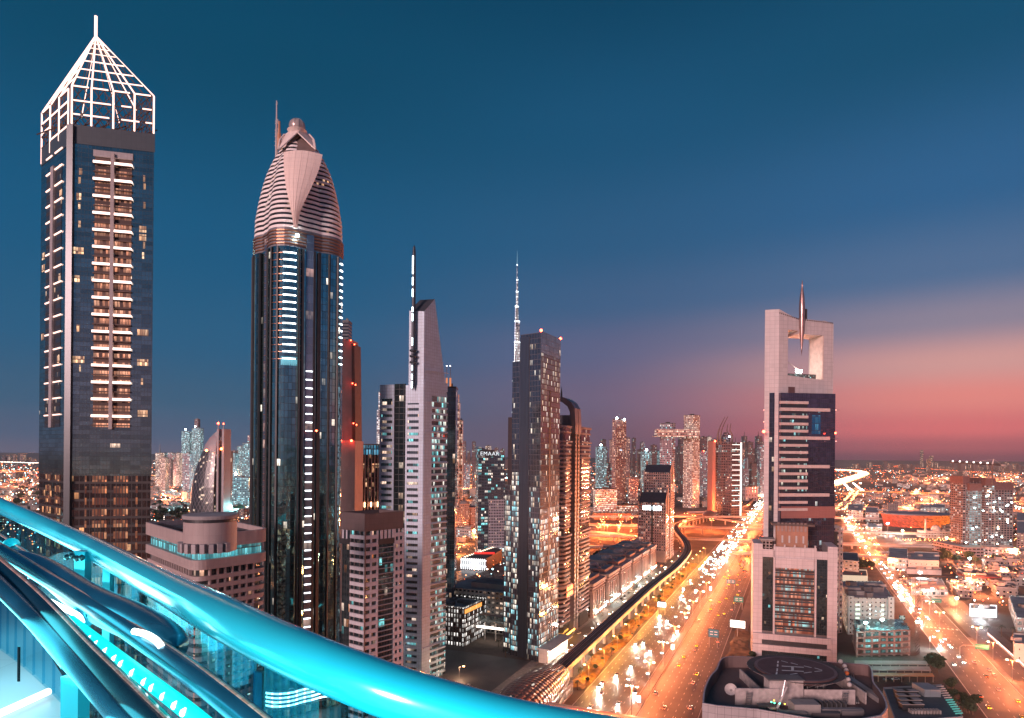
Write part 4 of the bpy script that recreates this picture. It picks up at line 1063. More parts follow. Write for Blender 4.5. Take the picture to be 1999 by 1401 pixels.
# ================================================================== PINK SLAB TOWER AND COLONNADE BLOCK BEHIND THE OGIVE TOWER
def slab_group():
    sm = panels('red_slab', (.36, .21, .20), 2.6, 3.6, .6, line=.8); sm2 = panels('peach_slab', (.50, .35, .32), 2.6, 3.6, .6, line=.8)
    Y = 520
    def fpx(a, b, Y, d): return [((a-HX)/F*Y, Y), ((b-HX)/F*Y, Y+2), ((b-HX)/F*Y+1.5, Y+d), ((a-HX)/F*Y+1.5, Y+d)]
    q = A(680, 662, Y); T = thing('slab_tower', 'plain red-brown slab tower rising narrow above a peach lower block beside the ogive tower', 'tower', (q.x, Y, 0))
    zt = A(680, 662, Y).z; zm = A(680, 860, Y).z
    b = MB(); b.prism(fpx(667, 687, Y, 16), zm, zt, 0, 0, True, True, fp2=fpx(667, 684, Y, 16)); b.build('upper_slab', sm, T)
    b = MB(); b.prism(fpx(687.3, 692.5, Y+1, 18), zm, A(690, 670, Y).z, 0, 0, fp2=fpx(684.6, 688.5, Y+1, 18)); b.build('edge_fin', M_brown, T)
    b = MB(); b.prism(fpx(660, 692, Y-4, 24), 0, zm, 0, 0); b.build('lower_slab', sm2, T)
    for px, py in ((685, 664), (692, 672), (688, 748), (694, 751), (690, 826), (696, 829)):
        p = A(px, py, Y-1); beacon(T, p, .5)
    for px, py in ((686, 860), (666, 860)): p = A(px, py, Y-6); beacon(T, p, 1.0 if px > 680 else .6)
    # dark striped tower behind
    simple_tower(666, 678, 627, 640, 14, [facade('striped_dark', (.10, .11, .13), (.05, .06, .08), 6, 3.2, 1.0, .5, .02, 1, seed=81), M_dark], 'slim dark striped tower peeping out from behind the ogive tower')
    # colonnade block
    T = thing('office_block', 'brown grid-fronted block with a blue-lit top floor behind the wedge tower', 'office block', (A(716, 900, 560).x, 560, 0))
    a, c = Vector(((692-HX)/F*545, 545, 0)), Vector(((745-HX)/F*560, 560, 0)); F_ = Face(a, c)
    zt = A(716, 866, 550).z; 
    b = MB(); n = F_.n; back = [a, c, c-n*30, a-n*30]; b.prism(offset(back, -.6), 0, zt-9, 0, 1); b.build('glass_core', [facade('colonnade_glass', (.05, .04, .04), (.12, .10, .10), 2.2, 4, .9, .9, .22, 1.0, c1=(1, .42, .2), c2=(1, .66, .4), seed=83), M_roofg], T)
    b = MB(); b.prism(offset(back, -.8), zt-9, zt-1, 0, 1); b.build('top_floor', [facade('blue_floor', (.1, .2, .3), (.1, .3, .45), 2.4, 8, .6, .9, .8, .8, c1=(.10, .5, .8), c2=(.3, .7, .95), seed=84, cluster=0), M_roofg], T)
    b = MB(); b.prism(offset(back, .5), zt-1, zt, 0, 1, bot=True); b.build('roof_slab', [M_conc, M_roofg], T)
    for k in range(9):
        u = k/8*.97; b = MB(); F_.slab(b, u, u+.035, 0, zt-9, -.5, .3); b.build('pier', sm2, T)
    for k in range(13):
        z = 8+k*(zt-17)/13; b = MB(); F_.slab(b, 0, 1, z, z+1.1, -.5, .15); b.build('spandrel_band', M_brown, T)
    z = A(716, 985, 550).z
    for u in (.12, .36, .6, .84): b = MB(); p = F_.P(u, z, 1.2); b.box((p.x, p.y, p.z), (.8, .8, 4)); b.build('wall_lamp', glow('wall_warm', (1, .5, .25), 10), T)
slab_group()
# ================================================================== VERY TALL STEPPED SPIRE FAR BEHIND
def stepped_spire():
    Y = 2200; cx = A(1008, 700, Y).x
    T = thing('skyscraper', 'needle-thin stepped skyscraper far behind the central tower, highest point on the skyline', 'skyscraper', (cx, Y, 0))
    gl = facade('spire_glass', (.20, .23, .27), (.10, .16, .22), 5, 8.5, .9, .62, .55, 1.3, c1=(.9, .95, 1), c2=(1, .85, .7), seed=91, cluster=.9, gm=.5, gr=.2)
    glw = facade('spire_bright', (.3, .34, .38), (.2, .26, .3), 4, 9, .8, .7, .95, 1.4, c1=(.75, .93, 1), c2=(1, .95, .9), seed=92, cluster=0, gm=.4)
    tiers = [(0, 58), (120, 50), (230, 42), (285, 36), (390, 28), (452, 25), (520, 19), (590, 14), (640, 9), (690, 6), (730, 3.2)]
    ends = [120, 230, 285, 390, 452, 520, 590, 640, 690, 730, 780]
    random.seed(5)
    for i, ((z, w), ze) in enumerate(zip(tiers, ends)):
        fp = []
        for k in range(3):
            a = R(90+120*k+20); lw = w*(.75+.25*((i+k) % 3)/2); 
            for da, rr in ((-1.05, .42), (-.3, .95), (0, 1.0), (.3, .95), (1.05*0+1.0, .42)):
                fp.append((cx+lw*rr*math.cos(a+da*.55)*.55+0, Y+lw*rr*math.sin(a+da*.55)*.55))
        b = MB(); b.prism(fp, z, ze, 0, 1); b.build('tier', [glw if i in (3, 5, 8) else gl, M_panel], T)
        b = MB(); b.prism(offset(fp, .6), ze-4, ze, 0, 0, True, True); b.build('tier_light', glow('tier_white', (.85, .95, 1), 3.0), T)
    zt = A(1010, 489, Y).z; b = MB(); b.tube([(cx, Y, 780), (cx, Y, zt)], [1.6, .35], 6); b.build('spire', glow('spire_blue', (.25, .6, .85), .5), T)
stepped_spire()
# ================================================================== SMALLER BLOCKS BETWEEN WEDGE AND CENTRAL TOWER
def text_mesh(txt, size, m, parent, loc, rot, name='sign_letters'):
    cu = bpy.data.curves.new(name, 'FONT'); cu.body = txt; cu.size = size; cu.extrude = .15; cu.space_character = 1.15
    o = bpy.data.objects.new(name, cu); COL.objects.link(o); dg = bpy.context.evaluated_depsgraph_get(); dg.update()
    me = bpy.data.meshes.new_from_object(o.evaluated_get(dg)); bpy.data.objects.remove(o); me.materials.clear(); me.materials.append(m)
    o = bpy.data.objects.new(name, me); COL.objects.link(o); o.parent = parent; o.location = Vector(loc)-ORG[parent.name]; o.rotation_euler = rot; return o
def mid_left():
    # slanted-roof glass tower with the sign
    Y = 890; a = Vector((A(934, 900, Y).x, Y, 0)); c = Vector((A(986, 900, Y+6).x, Y+6, 0)); F_ = Face(a, c)
    T = thing('office_tower', 'dark glass tower with a slanting roof line and white letters at its top left', 'office tower', (a.x, a.y, 0))
    z0, z1 = A(934, 871, Y).z, A(986, 889, Y).z; n = F_.n; fp = [a, c, c-n*32, a-n*32]
    b = MB(); b.prism(fp, 0, [z0, z1, z1, z0], 0, 1); b.build('facade', [facade('sign_tower', (.05, .06, .08), (.12, .15, .2), 2.2, 4, .8, .7, .26, 1.3, c1=CREAM, c2=(1, .9, .8), c3=TEAL, seed=101, run=2, wob=.06), M_dark], T)
    b = MB(); F_.slab(b, .40, 1, 0, z1-60, .1, 1.2); b.build('white_grid_front', facade('white_grid', (.42, .38, .42), (.06, .07, .1), 2.2, 3.9, .6, .62, .12, 1.0, seed=102), T)
    b = MB(); F_.slab(b, .34, 1.02, 0, 14, 1.2, 3.2); b.build('podium', facade('podium_lit', (.4, .4, .42), (.2, .3, .35), 4, 7, .8, .7, .9, 1.3, c1=(.8, 1, 1), c2=CREAM, seed=103, cluster=0), T)
    b = MB(); F_.slab(b, .03, .60, z0-14, z0-4.5, .05, .4); b.build('sign_band', M_dark, T)
    p = F_.P(.06, z0-12.2, .8); text_mesh('EMAAR', 7.4, glow('letter_white', (.8, .85, .9), 1.3), T, p, (R(90), 0, F_.ang))
    # white-windowed block
    fp = stbox(70, 107, -172, -140); H = 28.6; c = st(70, -140)
    T = thing('office_block', 'low dark block full of bright white windows with an orange-lit roof edge', 'office block', (c.x, c.y, 0))
    b = MB(); b.prism(fp, 0, H, 0, 1, False); b.prism(offset(fp, -.7), H-3, H, 0, 0, False); b.poly([(p[0], p[1], H-2) for p in ccw2(offset(fp, -.7))], 1); b.build('facade', [facade('white_window_block', (.10, .075, .07), (.1, .1, .1), 2.3, 3.4, .42, .72, .78, 2.0, c1=(1, .92, .86), c2=(1, .98, .95), seed=104, cluster=.2, wr=.8), M_roofp], T)
    Fz = Face(st(70, -140), st(107, -140), (1e4, 0))
    for k in range(9): b = MB(); Fz.slab(b, .02+k*.085, .09+k*.085, H-4.6, H-1.6, .05, .25); b.build('orange_panel', glow('orange_panel', (1, .36, .08), 1.6), T)
    for (s_, t_, w, d, h) in ((82, -158, 7, 5, 2.4), (92, -152, 5, 9, 1.8), (78, -166, 4, 4, 3), (98, -164, 6, 4, 1.5), (88, -147, 3, 5, 2.2)):
        q = st(s_, t_); b = MB(); b.box((q.x, q.y, H-2+h/2), (w, d, h), ang=GA); b.build('roof_plant', M_roofg, T)
    # pale block right of it, joined by a glazed footbridge
    fp = stbox(112, 150, -178, -118); c = st(112, -118); H = 33
    T = thing('office_block', 'plain pale concrete block with a flat roof behind the white-windowed block', 'office block', (c.x, c.y, 0))
    b = MB(); b.prism(fp, 0, H, 0, 1); b.build('facade', [facade('pale_block', (.36, .33, .31), (.08, .09, .1), 3.6, 3.7, .62, .42, .25, .9, seed=105), M_roofp], T)
    b = MB(); b.prism(stbox(120, 142, -160, -128), H, H+4, 0, 1); b.build('roof_screen', [M_conc2, M_roofg], T)
    b = MB(); b.prism(stbox(150.5, 175, -170, -120), 0, H-6, 0, 1); b.build('rear_wing', [CACHE['pale_block'], M_roofp], T)
    T = thing('footbridge', 'glazed footbridge with a white-lit underside between the white-windowed block and the central tower', 'footbridge', tuple(st(95, -112)))
    b = MB(); b.prism(stbox(92, 97, -139.5, -104), 14, 19, 0, 1, True, True); b.build('glazed_tube', [facade('bridge_glass', (.2, .22, .22), (.2, .25, .26), 1.2, 5, .8, .85, .2, .5, seed=106), M_conc], T)
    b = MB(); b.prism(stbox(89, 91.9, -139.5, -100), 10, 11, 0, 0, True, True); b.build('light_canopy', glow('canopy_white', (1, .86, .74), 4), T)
    for t_ in (-135, -126, -117, -108): b = MB(); q = st(94.5, t_); b.tube([(q.x, q.y, 0), (q.x, q.y, 14)], .5, 8); b.build('column', M_conc2, T)
    # small pink villa-like block, bright roofed hall, hotel with dome, entertainment hall with strip lights
    def low(fp, H, label, mats, cat='building', name='low_building', extra=()):
        c = sum((Vector((p[0], p[1], 0)) for p in fp), Vector())/len(fp)
        T = thing(name, label, cat, (c.x, c.y, 0)); b = MB(); b.prism(fp, 0, H, 0, 1, False); b.prism(offset(fp, -.5), H-1.5, H, 0, 0, False); b.poly([(p[0], p[1], H-1) for p in ccw2(offset(fp, -.5))], 1); b.build('wall', mats, T)
        for (dx, dy, w, d, h, m) in extra: b = MB(); b.box((c.x+dx, c.y+dy, H-1+h/2), (w, d, h), ang=GA); b.build('roof_plant', m, T)
        return T, c
    wl = facade('low_pink', (.40, .27, .25), (.1, .1, .1), 4, 4, .4, .4, .2, 1, seed=107)
    low(stbox(255, 275, -196, -160), 13, 'small pink flat-roofed building below the slanted-roof tower', [wl, M_roofp])
    T, c = low(stbox(178, 215, -176, -128), 17, 'flat-roofed building with a floodlit cyan-white roof left of the central tower', [CACHE['pale_block'], M_roofp], extra=((4, 3, 12, 8, 3, M_conc2), (-8, -4, 8, 6, 2, M_conc2)))
    for dx, dy in ((-6, 0), (8, -4)):
        d = bpy.data.lights.new('roof_floodlight', 'POINT'); d.energy = 6000; d.color = (.6, 1, 1); d.shadow_soft_size = .5
        l = bpy.data.objects.new('roof_floodlight', d); COL.objects.link(l); l.parent = T; l.location = (dx, dy, 24)
        b = MB(); b.box((c.x+dx, c.y+dy, 24.4), (1.2, 1.2, .8)); b.build('floodlight_head', M_lampc, T); b = MB(); b.tube([(c.x+dx, c.y+dy, 16), (c.x+dx, c.y+dy, 24)], .12, 5); b.build('floodlight_post', M_post, T)
    low(stbox(215, 250, -215, -180), 9, 'low grey roofed shed left of the small pink building', [M_conc, M_roofg])
    # orange hotel with dome
    Yh = 1130; x0, x1 = A(884, 1000, Yh).x, A(929, 1000, Yh).x; Hh = A(905, 990, Yh).z
    T = thing('hotel_building', 'orange-lit arched hotel with a small dome among the left streets', 'hotel', (x0, Yh, 0))
    b = MB(); b.prism([(x0, Yh), (x1, Yh+4), (x1+6, Yh+44), (x0+6, Yh+40)], 0, Hh, 0, 1); b.build('facade', [facade('dome_hotel', (.34, .18, .13), (.1, .07, .06), 3, 3.6, .42, .5, .35, 1.0, c1=(1, .5, .25), c2=CREAM, seed=108), M_roofg], T)
    b = MB(); b.prism([(x0+11, Yh-3), (x0+28, Yh-2), (x0+28, Yh+10), (x0+11, Yh+9)], 0, Hh+6, 0, 1); b.build('centre_bay', [CACHE['dome_hotel'], M_roofg], T)
    b = MB(); b.lathe(x0+19.5, Yh+4, [(8.5*math.cos(R(q)), Hh+6+6.5*math.sin(R(q))) for q in range(0, 91, 15)], 16); b.build('dome', M_roofg, T, smooth=True)
    # hall with rows of strip lights
    Yk = 800; x0, x1 = A(900, 1080, Yk).x, A(950, 1080, Yk).x
    T = thing('entertainment_hall', 'black-roofed hall outlined with white light strips and a red panel beside the white-windowed blocks', 'hall', (x0, Yk, 0))
    fp = [(x0, Yk), (x1, Yk-10), (x1+18, Yk+70), (x0+34, Yk+90)]; b = MB(); b.prism(fp, 0, 15, 0, 1); b.build('hall_body', [M_dark, plain('black_roof', (.03, .03, .035), .6)], T)
    F1 = Face(fp[0], fp[1]); F2 = Face(fp[0], fp[3], (-1e4, 0))
    for k in range(12): b = MB(); F1.slab(b, k/12+.01, k/12+.03, 1, 14, .1, .4); b.build('light_strip', M_neonw, T)
    for z in (5, 12): b = MB(); F1.slab(b, 0, 1, z, z+.6, .1, .5); b.build('light_strip', M_neonw, T)
    for k in range(14): b = MB(); p = F2.P(k/14+.03, 15.3, -4); b.box((p.x, p.y, p.z), (1.2, 5, .5), ang=.4); b.build('roof_light', glow('roof_dots', (1, .7, .5), 4), T)
    b = MB(); b.box((x1-4, Yk+30, 15.6), (26, 12, .8)); b.build('red_panel', glow('red_panel', (1, .03, .02), 1.2), T)
def ccw2(fp): return ccw(fp)
mid_left()
# tower just behind the wedge tower, and the orange-lit one
T_, fp_, z_ = simple_tower(866, 889, 757, 520, 18, [facade('behind_wedge', (.07, .09, .11), (.14, .2, .26), 1.8, 3.8, .95, .94, .04, 1, seed=110), M_dark], 'dark glass tower with two thin roof antennas right behind the wedge tower')
for px in (872, 879):
    b = MB(); p = A(px, 757, 524); q = A(px, 714, 524); b.tube([p, q], .22, 5); b.build('antenna', M_post, T_); beacon(T_, q, .45, glow('antenna_tip', (.9, .9, 1), 8)); b = MB(); b.tube([p, p+Vector((0, 0, 8))], .8, 6); b.build('antenna_base', glow('antenna_lit', (1, .35, .15), .8), T_)
T_, fp_, z_ = simple_tower(886, 896, 786, 1250, 22, [facade('gold_edge', (.30, .2, .17), (.1, .1, .12), 3, 6, .7, .8, .55, 1.1, c1=(1, .6, .4), c2=CREAM, seed=111), M_dark], 'slender warm-lit tower with stepped top right of the wedge tower')
b = MB(); b.prism(offset(fp_, -1.5)[:], z_, z_+16, 0, 0); b.build('upper_stage', CACHE['gold_edge'], T_)
p = A(889, 783, 1245); beacon(T_, (p.x, p.y, z_+16), 1.6, glow('orange_tip', (1, .25, .08), 20))
simple_tower(896, 902, 820, 1260, 24, [CACHE['gold_edge'], M_dark], 'lower warm-lit tower stuck to the slender stepped one')
simple_tower(735, 742, 800, 1900, 30, [facade('white_lit_far', (.4, .4, .44), (.2, .25, .3), 4, 6, .8, .8, .8, 1.4, c1=(.9, .9, 1), c2=CREAM, seed=112), M_dark], 'white-lit stepped spire tower peeping out left of the wedge tower')
simple_tower(738, 741.5, 765, 1905, 10, [CACHE['white_lit_far'], M_dark], 'thin white-lit spire above the stepped spire tower left of the wedge tower')
# ================================================================== ROW OF LOW APARTMENT BLOCKS ALONG THE FRONTAGE ROAD
def row_blocks():
    wall = panels('row_wall', (.36, .29, .28), 2.2, 3.3, .6); cor = plain('row_cornice', (.44, .36, .35), .6)
    def block(s0, s1, label):
        T0 = -79; H = 29; c = st(s0, T0)
        T = thing('apartment_block', label, 'apartment block', (c.x, c.y, 0), 'low apartment blocks along the frontage road')
        fp = stbox(s0, s1, -124, T0); b = MB(); b.prism(offset(fp, -.9), 0, H-2, 0, 1); b.build('wall', [facade('row_windows', (.22, .17, .17), (.06, .08, .10), 2.6, 3.4, .5, .55, .14, 1.0, seed=121), M_roofp], T)
        F1 = Face(st(s0, T0), st(s1, T0), (1e4, -1e4)); F0 = Face(st(s0, -124), st(s0, T0), (0, -1e4))
        for z, o, h in ((H-7.2, .6, 1.0), (H-4.4, 1.0, 1.3), (H-2, 1.5, 2.6)): ring(fp, z, z+h, o-.8, 'cornice', cor, T)
        w = s1-s0
        for k in range(6):
            u = .02+k*.17; b = MB(); F1.slab(b, u, u+.06 if k not in (2, 3) else u+.09, 0, H-7.2, -.9, .5); b.build('pier', wall, T)
        for k in range(7):
            u = .02+k*.155; b = MB(); F0.slab(b, u, u+.06, 0, H-7.2, -.9, .4); b.build('pier', wall, T)
        for u in (.26, .60):
            b = MB(); F1.slab(b, u-.03, u+.12, 2, H-8, -.8, .1); b.build('glazed_bay', facade('row_bay', (.1, .08, .08), (.1, .13, .15), 1.4, 3.4, .85, .85, .25, 1.0, c3=TEAL, seed=122), T)
        p = st((s0+s1)/2, -100); b = MB(); b.lathe(p.x, p.y, [(6, H+3), (6, H+5.6), (4, H+7.2), (.1, H+7.8)], 12); b.build('roof_cupola', cor, T, smooth=False)
        ring(stbox(s0+5, s1-5, -119, -84), H+.62, H+3.4, 0, 'penthouse', wall, T); ring(stbox(s0+5, s1-5, -119, -84), H+3.41, H+4.1, .6, 'penthouse_roof', M_roofp, T)
        for k in range(5): b = MB(); q = st(s0+8+k*(s1-s0-16)/4, -90-5*(k % 2)); b.box((q.x, q.y, H+4.9), (2.4, 1.8, 1.5), ang=GA); b.build('air_unit', M_conc, T)
        b = MB(); q = st(s0+6, -92); b.box((q.x, q.y, H+.6), (7, 5, 2.4), ang=GA); b.build('roof_plant', M_roofg, T)
        for k in range(3):
            u = .15+k*.33
            b = MB(); F1.slab(b, u, u+.22, 2.6, 4.4, .55, .9); b.build('shop_sign', glow(['shop_teal', 'shop_cream', 'shop_white'][(k+int(s0)) % 3], [(.4, 1, .9), (1, .75, .5), (1, .95, .9)][(k+int(s0)) % 3], 7), T)
    names = ['nearest low apartment block in the frontage road row, beside the arch-topped tower', 'second low apartment block in the row along the frontage road', 'third low apartment block in the row along the frontage road', 'fourth low apartment block in the row along the frontage road', 'fifth low apartment block in the row along the frontage road', 'last and furthest low apartment block in the row, next to the twin gabled block']
    for (s0, s1), nm in zip(((192, 232), (243, 283), (293, 335), (345, 381), (391, 427), (437, 470)), names): block(s0, s1, nm)
    for k in range(16):   # shop canopy lights on the pavement
        p = st(196+k*17, -76.5)
        if k % 2 == 0:
            d = bpy.data.lights.new('shop_light', 'POINT'); d.energy = 9000; d.color = [(1, .8, .62), (.8, 1, .95), (1, .6, .4)][k % 3]; d.shadow_soft_size = .8
            r = thing('shopfront_lamp', 'white floodlamp over the pavement of the low apartment row', 'lamp', (p.x, p.y, 0), 'shopfront lamps'); l = bpy.data.objects.new('lamp_light', d); COL.objects.link(l); l.parent = r; l.location = (0, 0, 6.4)
            b = MB(); b.tube([p, p+Vector((0, 0, 6.6))], .1, 5); b.build('post', M_post, r); b = MB(); b.box((p.x, p.y, 6.8), (1.6, 1.2, .5)); b.build('lamp_head', M_lampc if k % 4 else M_lampw, r)
row_blocks()
# ================================================================== TWIN GABLED BLOCK
def gabled():
    gm_ = facade('gabled_grid', (.40, .30, .31), (.30, .27, .30), 3.0, 3.6, .66, .66, .26, 1.0, c1=(1, .42, .25), c2=(1, .8, .7), seed=131, gm=.75, gr=.07, wob=.12)
    pl = panels('gabled_panels', (.46, .35, .35), 3, 3.6, .6)
    def one(s0, s1, t0, t1, pxr, pye, pyp, label):
        c = st(s0, t1); T = thing('hotel_tower', label, 'hotel', (c.x, c.y, 0)); Y = c.y
        He = A(pxr, pye, Y).z; Hp = A(pxr, pyp, Y).z; fp = stbox(s0, s1, t0, t1)
        b = MB(); b.prism(fp, 0, He, 0, 1, False)
        # gable roof: ridge runs across, raised peaks at both side walls
        sm_ = (s0+s1)/2
        for t in (t0, t1):
            q = [st(s0, t, He), st(s1, t, He), st(sm_, t, Hp)]; b.poly(q if t == t1 else q[::-1], 2, [(0, 0), (10, 0), (5, 8)])
        b.poly([st(s0, t0, He), st(s0, t1, He), st(sm_, t1, Hp-6), st(sm_, t0, Hp-6)], 1); b.poly([st(s1, t1, He), st(s1, t0, He), st(sm_, t0, Hp-6), st(sm_, t1, Hp-6)], 1)
        b.build('facade', [gm_, plain('gabled_roof', (.10, .085, .10), .4, .3), pl], T)
        for t in (t0-1.2, t1):
            b = MB(); f_ = [st(sm_-2.2, t), st(sm_+2.2, t), st(sm_+2.2, t+1.2), st(sm_-2.2, t+1.2)]; 
            b.prism(f_, He-16, Hp, 0, 0); b.build('gable_post', pl, T)
            b = MB(); b.poly([st(s0, t, He-2), st(s0, t+1.2, He-2), st(s0, t+1.2, He+1), st(s0, t, He+1)]); b.prism([st(s0-.3, t), st(s0+2.5, t), st(s0+2.5, t+1.2), st(s0-.3, t+1.2)], 0, He+1, 0, 0); b.build('corner_pier', pl, T)
        return T, He
    T, He = one(520, 552, -112, -77, 1306, 982, 954, 'nearer of the two gabled glass hotel blocks, with two bright signs under its roof')
    F0 = Face(st(520, -112), st(520, -77), (0, -1e4))
    for u0 in (.16, .55):
        for k in range(5): b = MB(); F0.slab(b, u0+k*.062, u0+k*.062+.045, He-9.5, He-5+random.random(), .2, .5); b.build('sign_letter', glow('sign_blue_white', (.75, .95, 1), 14), T)
    b = MB(); F0.slab(b, 0, 1, 0, 14, .1, 2); b.build('podium', pl, T); b = MB(); F0.slab(b, .3, .62, 0, 8, 2.01, 2.1); b.build('entrance_glass', M_dark, T)
    b = MB(); F0.slab(b, .48, .54, 14, He-2, .1, .5); b.build('slot_window', M_dark, T)
    one(554, 588, -112, -77, 1306, 922, 899, 'taller gabled glass hotel block standing behind the one with the bright signs')
gabled()
# ================================================================== FAR SKYLINE TOWERS
def fac(key, wall, glass, cw, ch, wx, wy, p, s, seed, **k): return facade(key, wall, glass, cw, ch, wx, wy, p, s, seed=seed, **k)
def far_towers():
    W1 = fac('far_warm', (.22, .13, .13), (.12, .09, .10), 4.5, 5.5, .55, .6, .42, 1.5, 201, c1=(1, .55, .3), c2=CREAM)
    W2 = fac('far_cool', (.24, .20, .24), (.10, .12, .15), 4.5, 5.5, .6, .6, .45, 1.5, 202, c1=CREAM, c2=(.75, 1, 1), c3=TEAL)
    W3 = fac('far_white', (.34, .24, .22), (.2, .15, .14), 4.5, 4.6, .6, .6, .8, 1.3, 203, c1=(1, .72, .5), c2=(1, .9, .8), cluster=.2)
    W4 = fac('far_dark', (.10, .07, .08), (.08, .07, .09), 5, 6, .6, .5, .14, 1.3, 204, c1=(1, .5, .3), c2=TEAL)
    W5 = fac('far_office', (.20, .15, .15), (.25, .2, .18), 3.6, 4.4, .82, .55, .85, 1.7, 205, c1=(1, .72, .5), c2=(1, .92, .85), cluster=.25)
    W6 = fac('far_teal', (.12, .2, .24), (.08, .2, .24), 4, 4.5, .7, .6, .6, 1.5, 206, c1=(.3, .9, 1), c2=(.8, 1, 1), cluster=.5)
    D = M_dark
    L = [ # px0, px1, top, Y, depth, mat, pc, label
        (1195, 1222, 818, 1880, 30, W1, 1202, 'tall narrow brown tower standing alone between the arch-topped and gabled buildings'),
        (1165, 1184, 872, 2100, 30, W6, None, 'cyan-lit tower with a glaring top just right of the arch-topped tower'),
        (1163, 1205, 955, 1500, 40, W5, None, 'broad lit office block at the foot of the narrow brown tower'),
        (1206, 1250, 986, 1560, 40, W5, None, 'lower wide office block with rows of lit floors left of the gabled block'),
        (1228, 1246, 932, 1900, 25, W1, None, 'medium brown tower behind the wide lit office block'),
        (1184, 1194, 905, 2200, 25, W2, None, 'slim grey tower left of the narrow brown tower'),
        (1254, 1272, 882, 1900, 25, W6, None, 'construction tower with a cyan glare on top behind the gabled block'),
        (1288, 1318, 826, 1750, 32, W2, 1312, 'dark banded tower carrying the left end of the high skybridge'),
        (1334, 1366, 810, 1780, 32, W3, 1352, 'brightly lit tower carrying the right end of the high skybridge'),
        (1368, 1385, 880, 2300, 30, W2, None, 'grey tower right of the skybridge pair'),
        (1369, 1380, 853, 2320, 20, W4, None, 'thin dark tower with a cyan crown line behind the skybridge pair'),
        (1391, 1397, 861, 1600, 40, plain('slab_brick', (.33, .15, .12), .6), None, 'narrow brick-red slab with a red beacon left of the horned tower'),
        (1398, 1409, 859, 1640, 30, W4, None, 'dark tower with a lit crown beside the brick-red slab'),
        (1450, 1467, 915, 2500, 40, W2, None, 'tower with a triangular glass top right of the white-outlined tower'),
        (1468, 1489, 905, 2400, 30, W4, None, 'wide dark block next to the triangular-topped tower'),
        (1456, 1480, 950, 2100, 30, fac('far_arch', (.55, .42, .42), (.15, .12, .14), 9, 12, .4, .6, .1, 1, 207), None, 'pale low building with tall arches left of the portal tower'),
        (1484, 1492, 868, 2300, 30, W2, None, 'cream and dark striped tower half hidden by the left edge of the portal tower'),
        (1385, 1391, 900, 2600, 30, W4, None, 'small dark tower in the gap left of the brick-red slab'),
        (354, 369, 842, 2900, 30, W6, None, 'left one of two far towers with floodlit cyan tops'),
        (374, 391, 836, 2850, 30, W6, None, 'right one of two far towers with floodlit tops and a crane'),
        (379, 386, 818, 2860, 20, W4, None, 'unfinished dark core with a crane above the right floodlit tower'),
        (356, 370, 885, 2300, 30, W2, None, 'shorter pale tower in front of the floodlit pair'),
        (312, 323, 893, 2300, 25, W3, None, 'white-lit apartment tower between the crown tower and the floodlit pair'),
        (328, 333, 896, 2500, 20, W1, None, 'thin brown tower right of the white-lit apartment tower'),
        (473, 492, 865, 1900, 30, W6, None, 'teal ribbed apartment tower touching the ogive tower'),
        (483, 492, 850, 2000, 30, W2, None, 'taller grey tower behind the teal ribbed apartment tower'),
        (445, 459, 885, 2000, 30, W6, None, 'teal-lit office tower right of the bullet-shaped tower'),
        (444, 486, 932, 1650, 40, W6, None, 'wide teal floodlit building under construction right of the bullet-shaped tower'),
        (940, 953, 905, 1800, 30, W4, None, 'dark tower behind the slanted-roof tower'),
        (906, 918, 905, 2600, 30, W2, None, 'pale far tower between the wedge tower and the slanted-roof tower'),
        (921, 933, 912, 3000, 30, W4, None, 'small dark tower on the horizon left of the slanted-roof tower'),
    ]
    random.seed(19); MM = [W1, W2, W4, W4, W5, W6, W4]
    for px in list(range(1170, 1252, 9))+list(range(1272, 1290, 8))+list(range(1318, 1334, 8))+list(range(1370, 1490, 9))+list(range(888, 985, 11))+list(range(302, 352, 12))+list(range(446, 490, 12)):
        a = px+random.random()*5; w = random.uniform(5, 11); Y = random.uniform(2400, 3600); top = random.choice((882, 872, 878, 866, 860))-random.random()*10+(6 if px < 1000 else 0)
        if 300 < px < 360: top = 884
        T_, f_, z_ = simple_tower(a, a+w, top, Y, 34, [random.choice(MM), D], 'slender hazy tower in the far skyline behind the nearer towers', group='slender far skyline towers')
        if random.random() < .4:
            b = MB(); c_ = sum((Vector((*p[:2], 0)) for p in f_), Vector())/4; b.tube([(c_.x, c_.y, z_), (c_.x, c_.y, z_+random.uniform(18, 40))], [2.2, .5], 5); b.build('spire', D, T_)
    TT = {}
    for (a, e, top, Y, dp, m, pc, lb) in L:
        TT[a, e], _, _ = simple_tower(a, e, top, Y, dp, [m, D], lb, pc=pc)
    # crown details
    for (px, py, Y, key) in ((1204, 816, 1875, (1195, 1222)), (1219, 819, 1875, (1195, 1222)), (1173, 868, 2095, (1165, 1184)), (1262, 878, 1895, (1254, 1272)), (1396, 861, 1600, (1391, 1397)), (1374, 880, 2290, (1368, 1385)), (362, 838, 2890, (354, 369)), (381, 832, 2840, (374, 391)), (460, 925, 1640, (444, 486)), (1358, 868, 2290, (1368, 1385))):
        red = key in ((1391, 1397), (1368, 1385)); beacon(TT[key], A(px, py, Y), 2.2 if red else 3.2, M_red if red else glow('glare_cool', (.65, .95, 1), 40), 'floodlight' if not red else 'beacon')
    # skybridge between the pair
    q = A(1320, 845, 1760); T = thing('skybridge', 'long lit cantilevered skybridge joining the two towers high up', 'skybridge', tuple(q))
    z0, z1 = A(1320, 853, 1760).z, A(1320, 838, 1760).z; x0, x1 = A(1281, 845, 1745).x, A(1362, 845, 1760).x
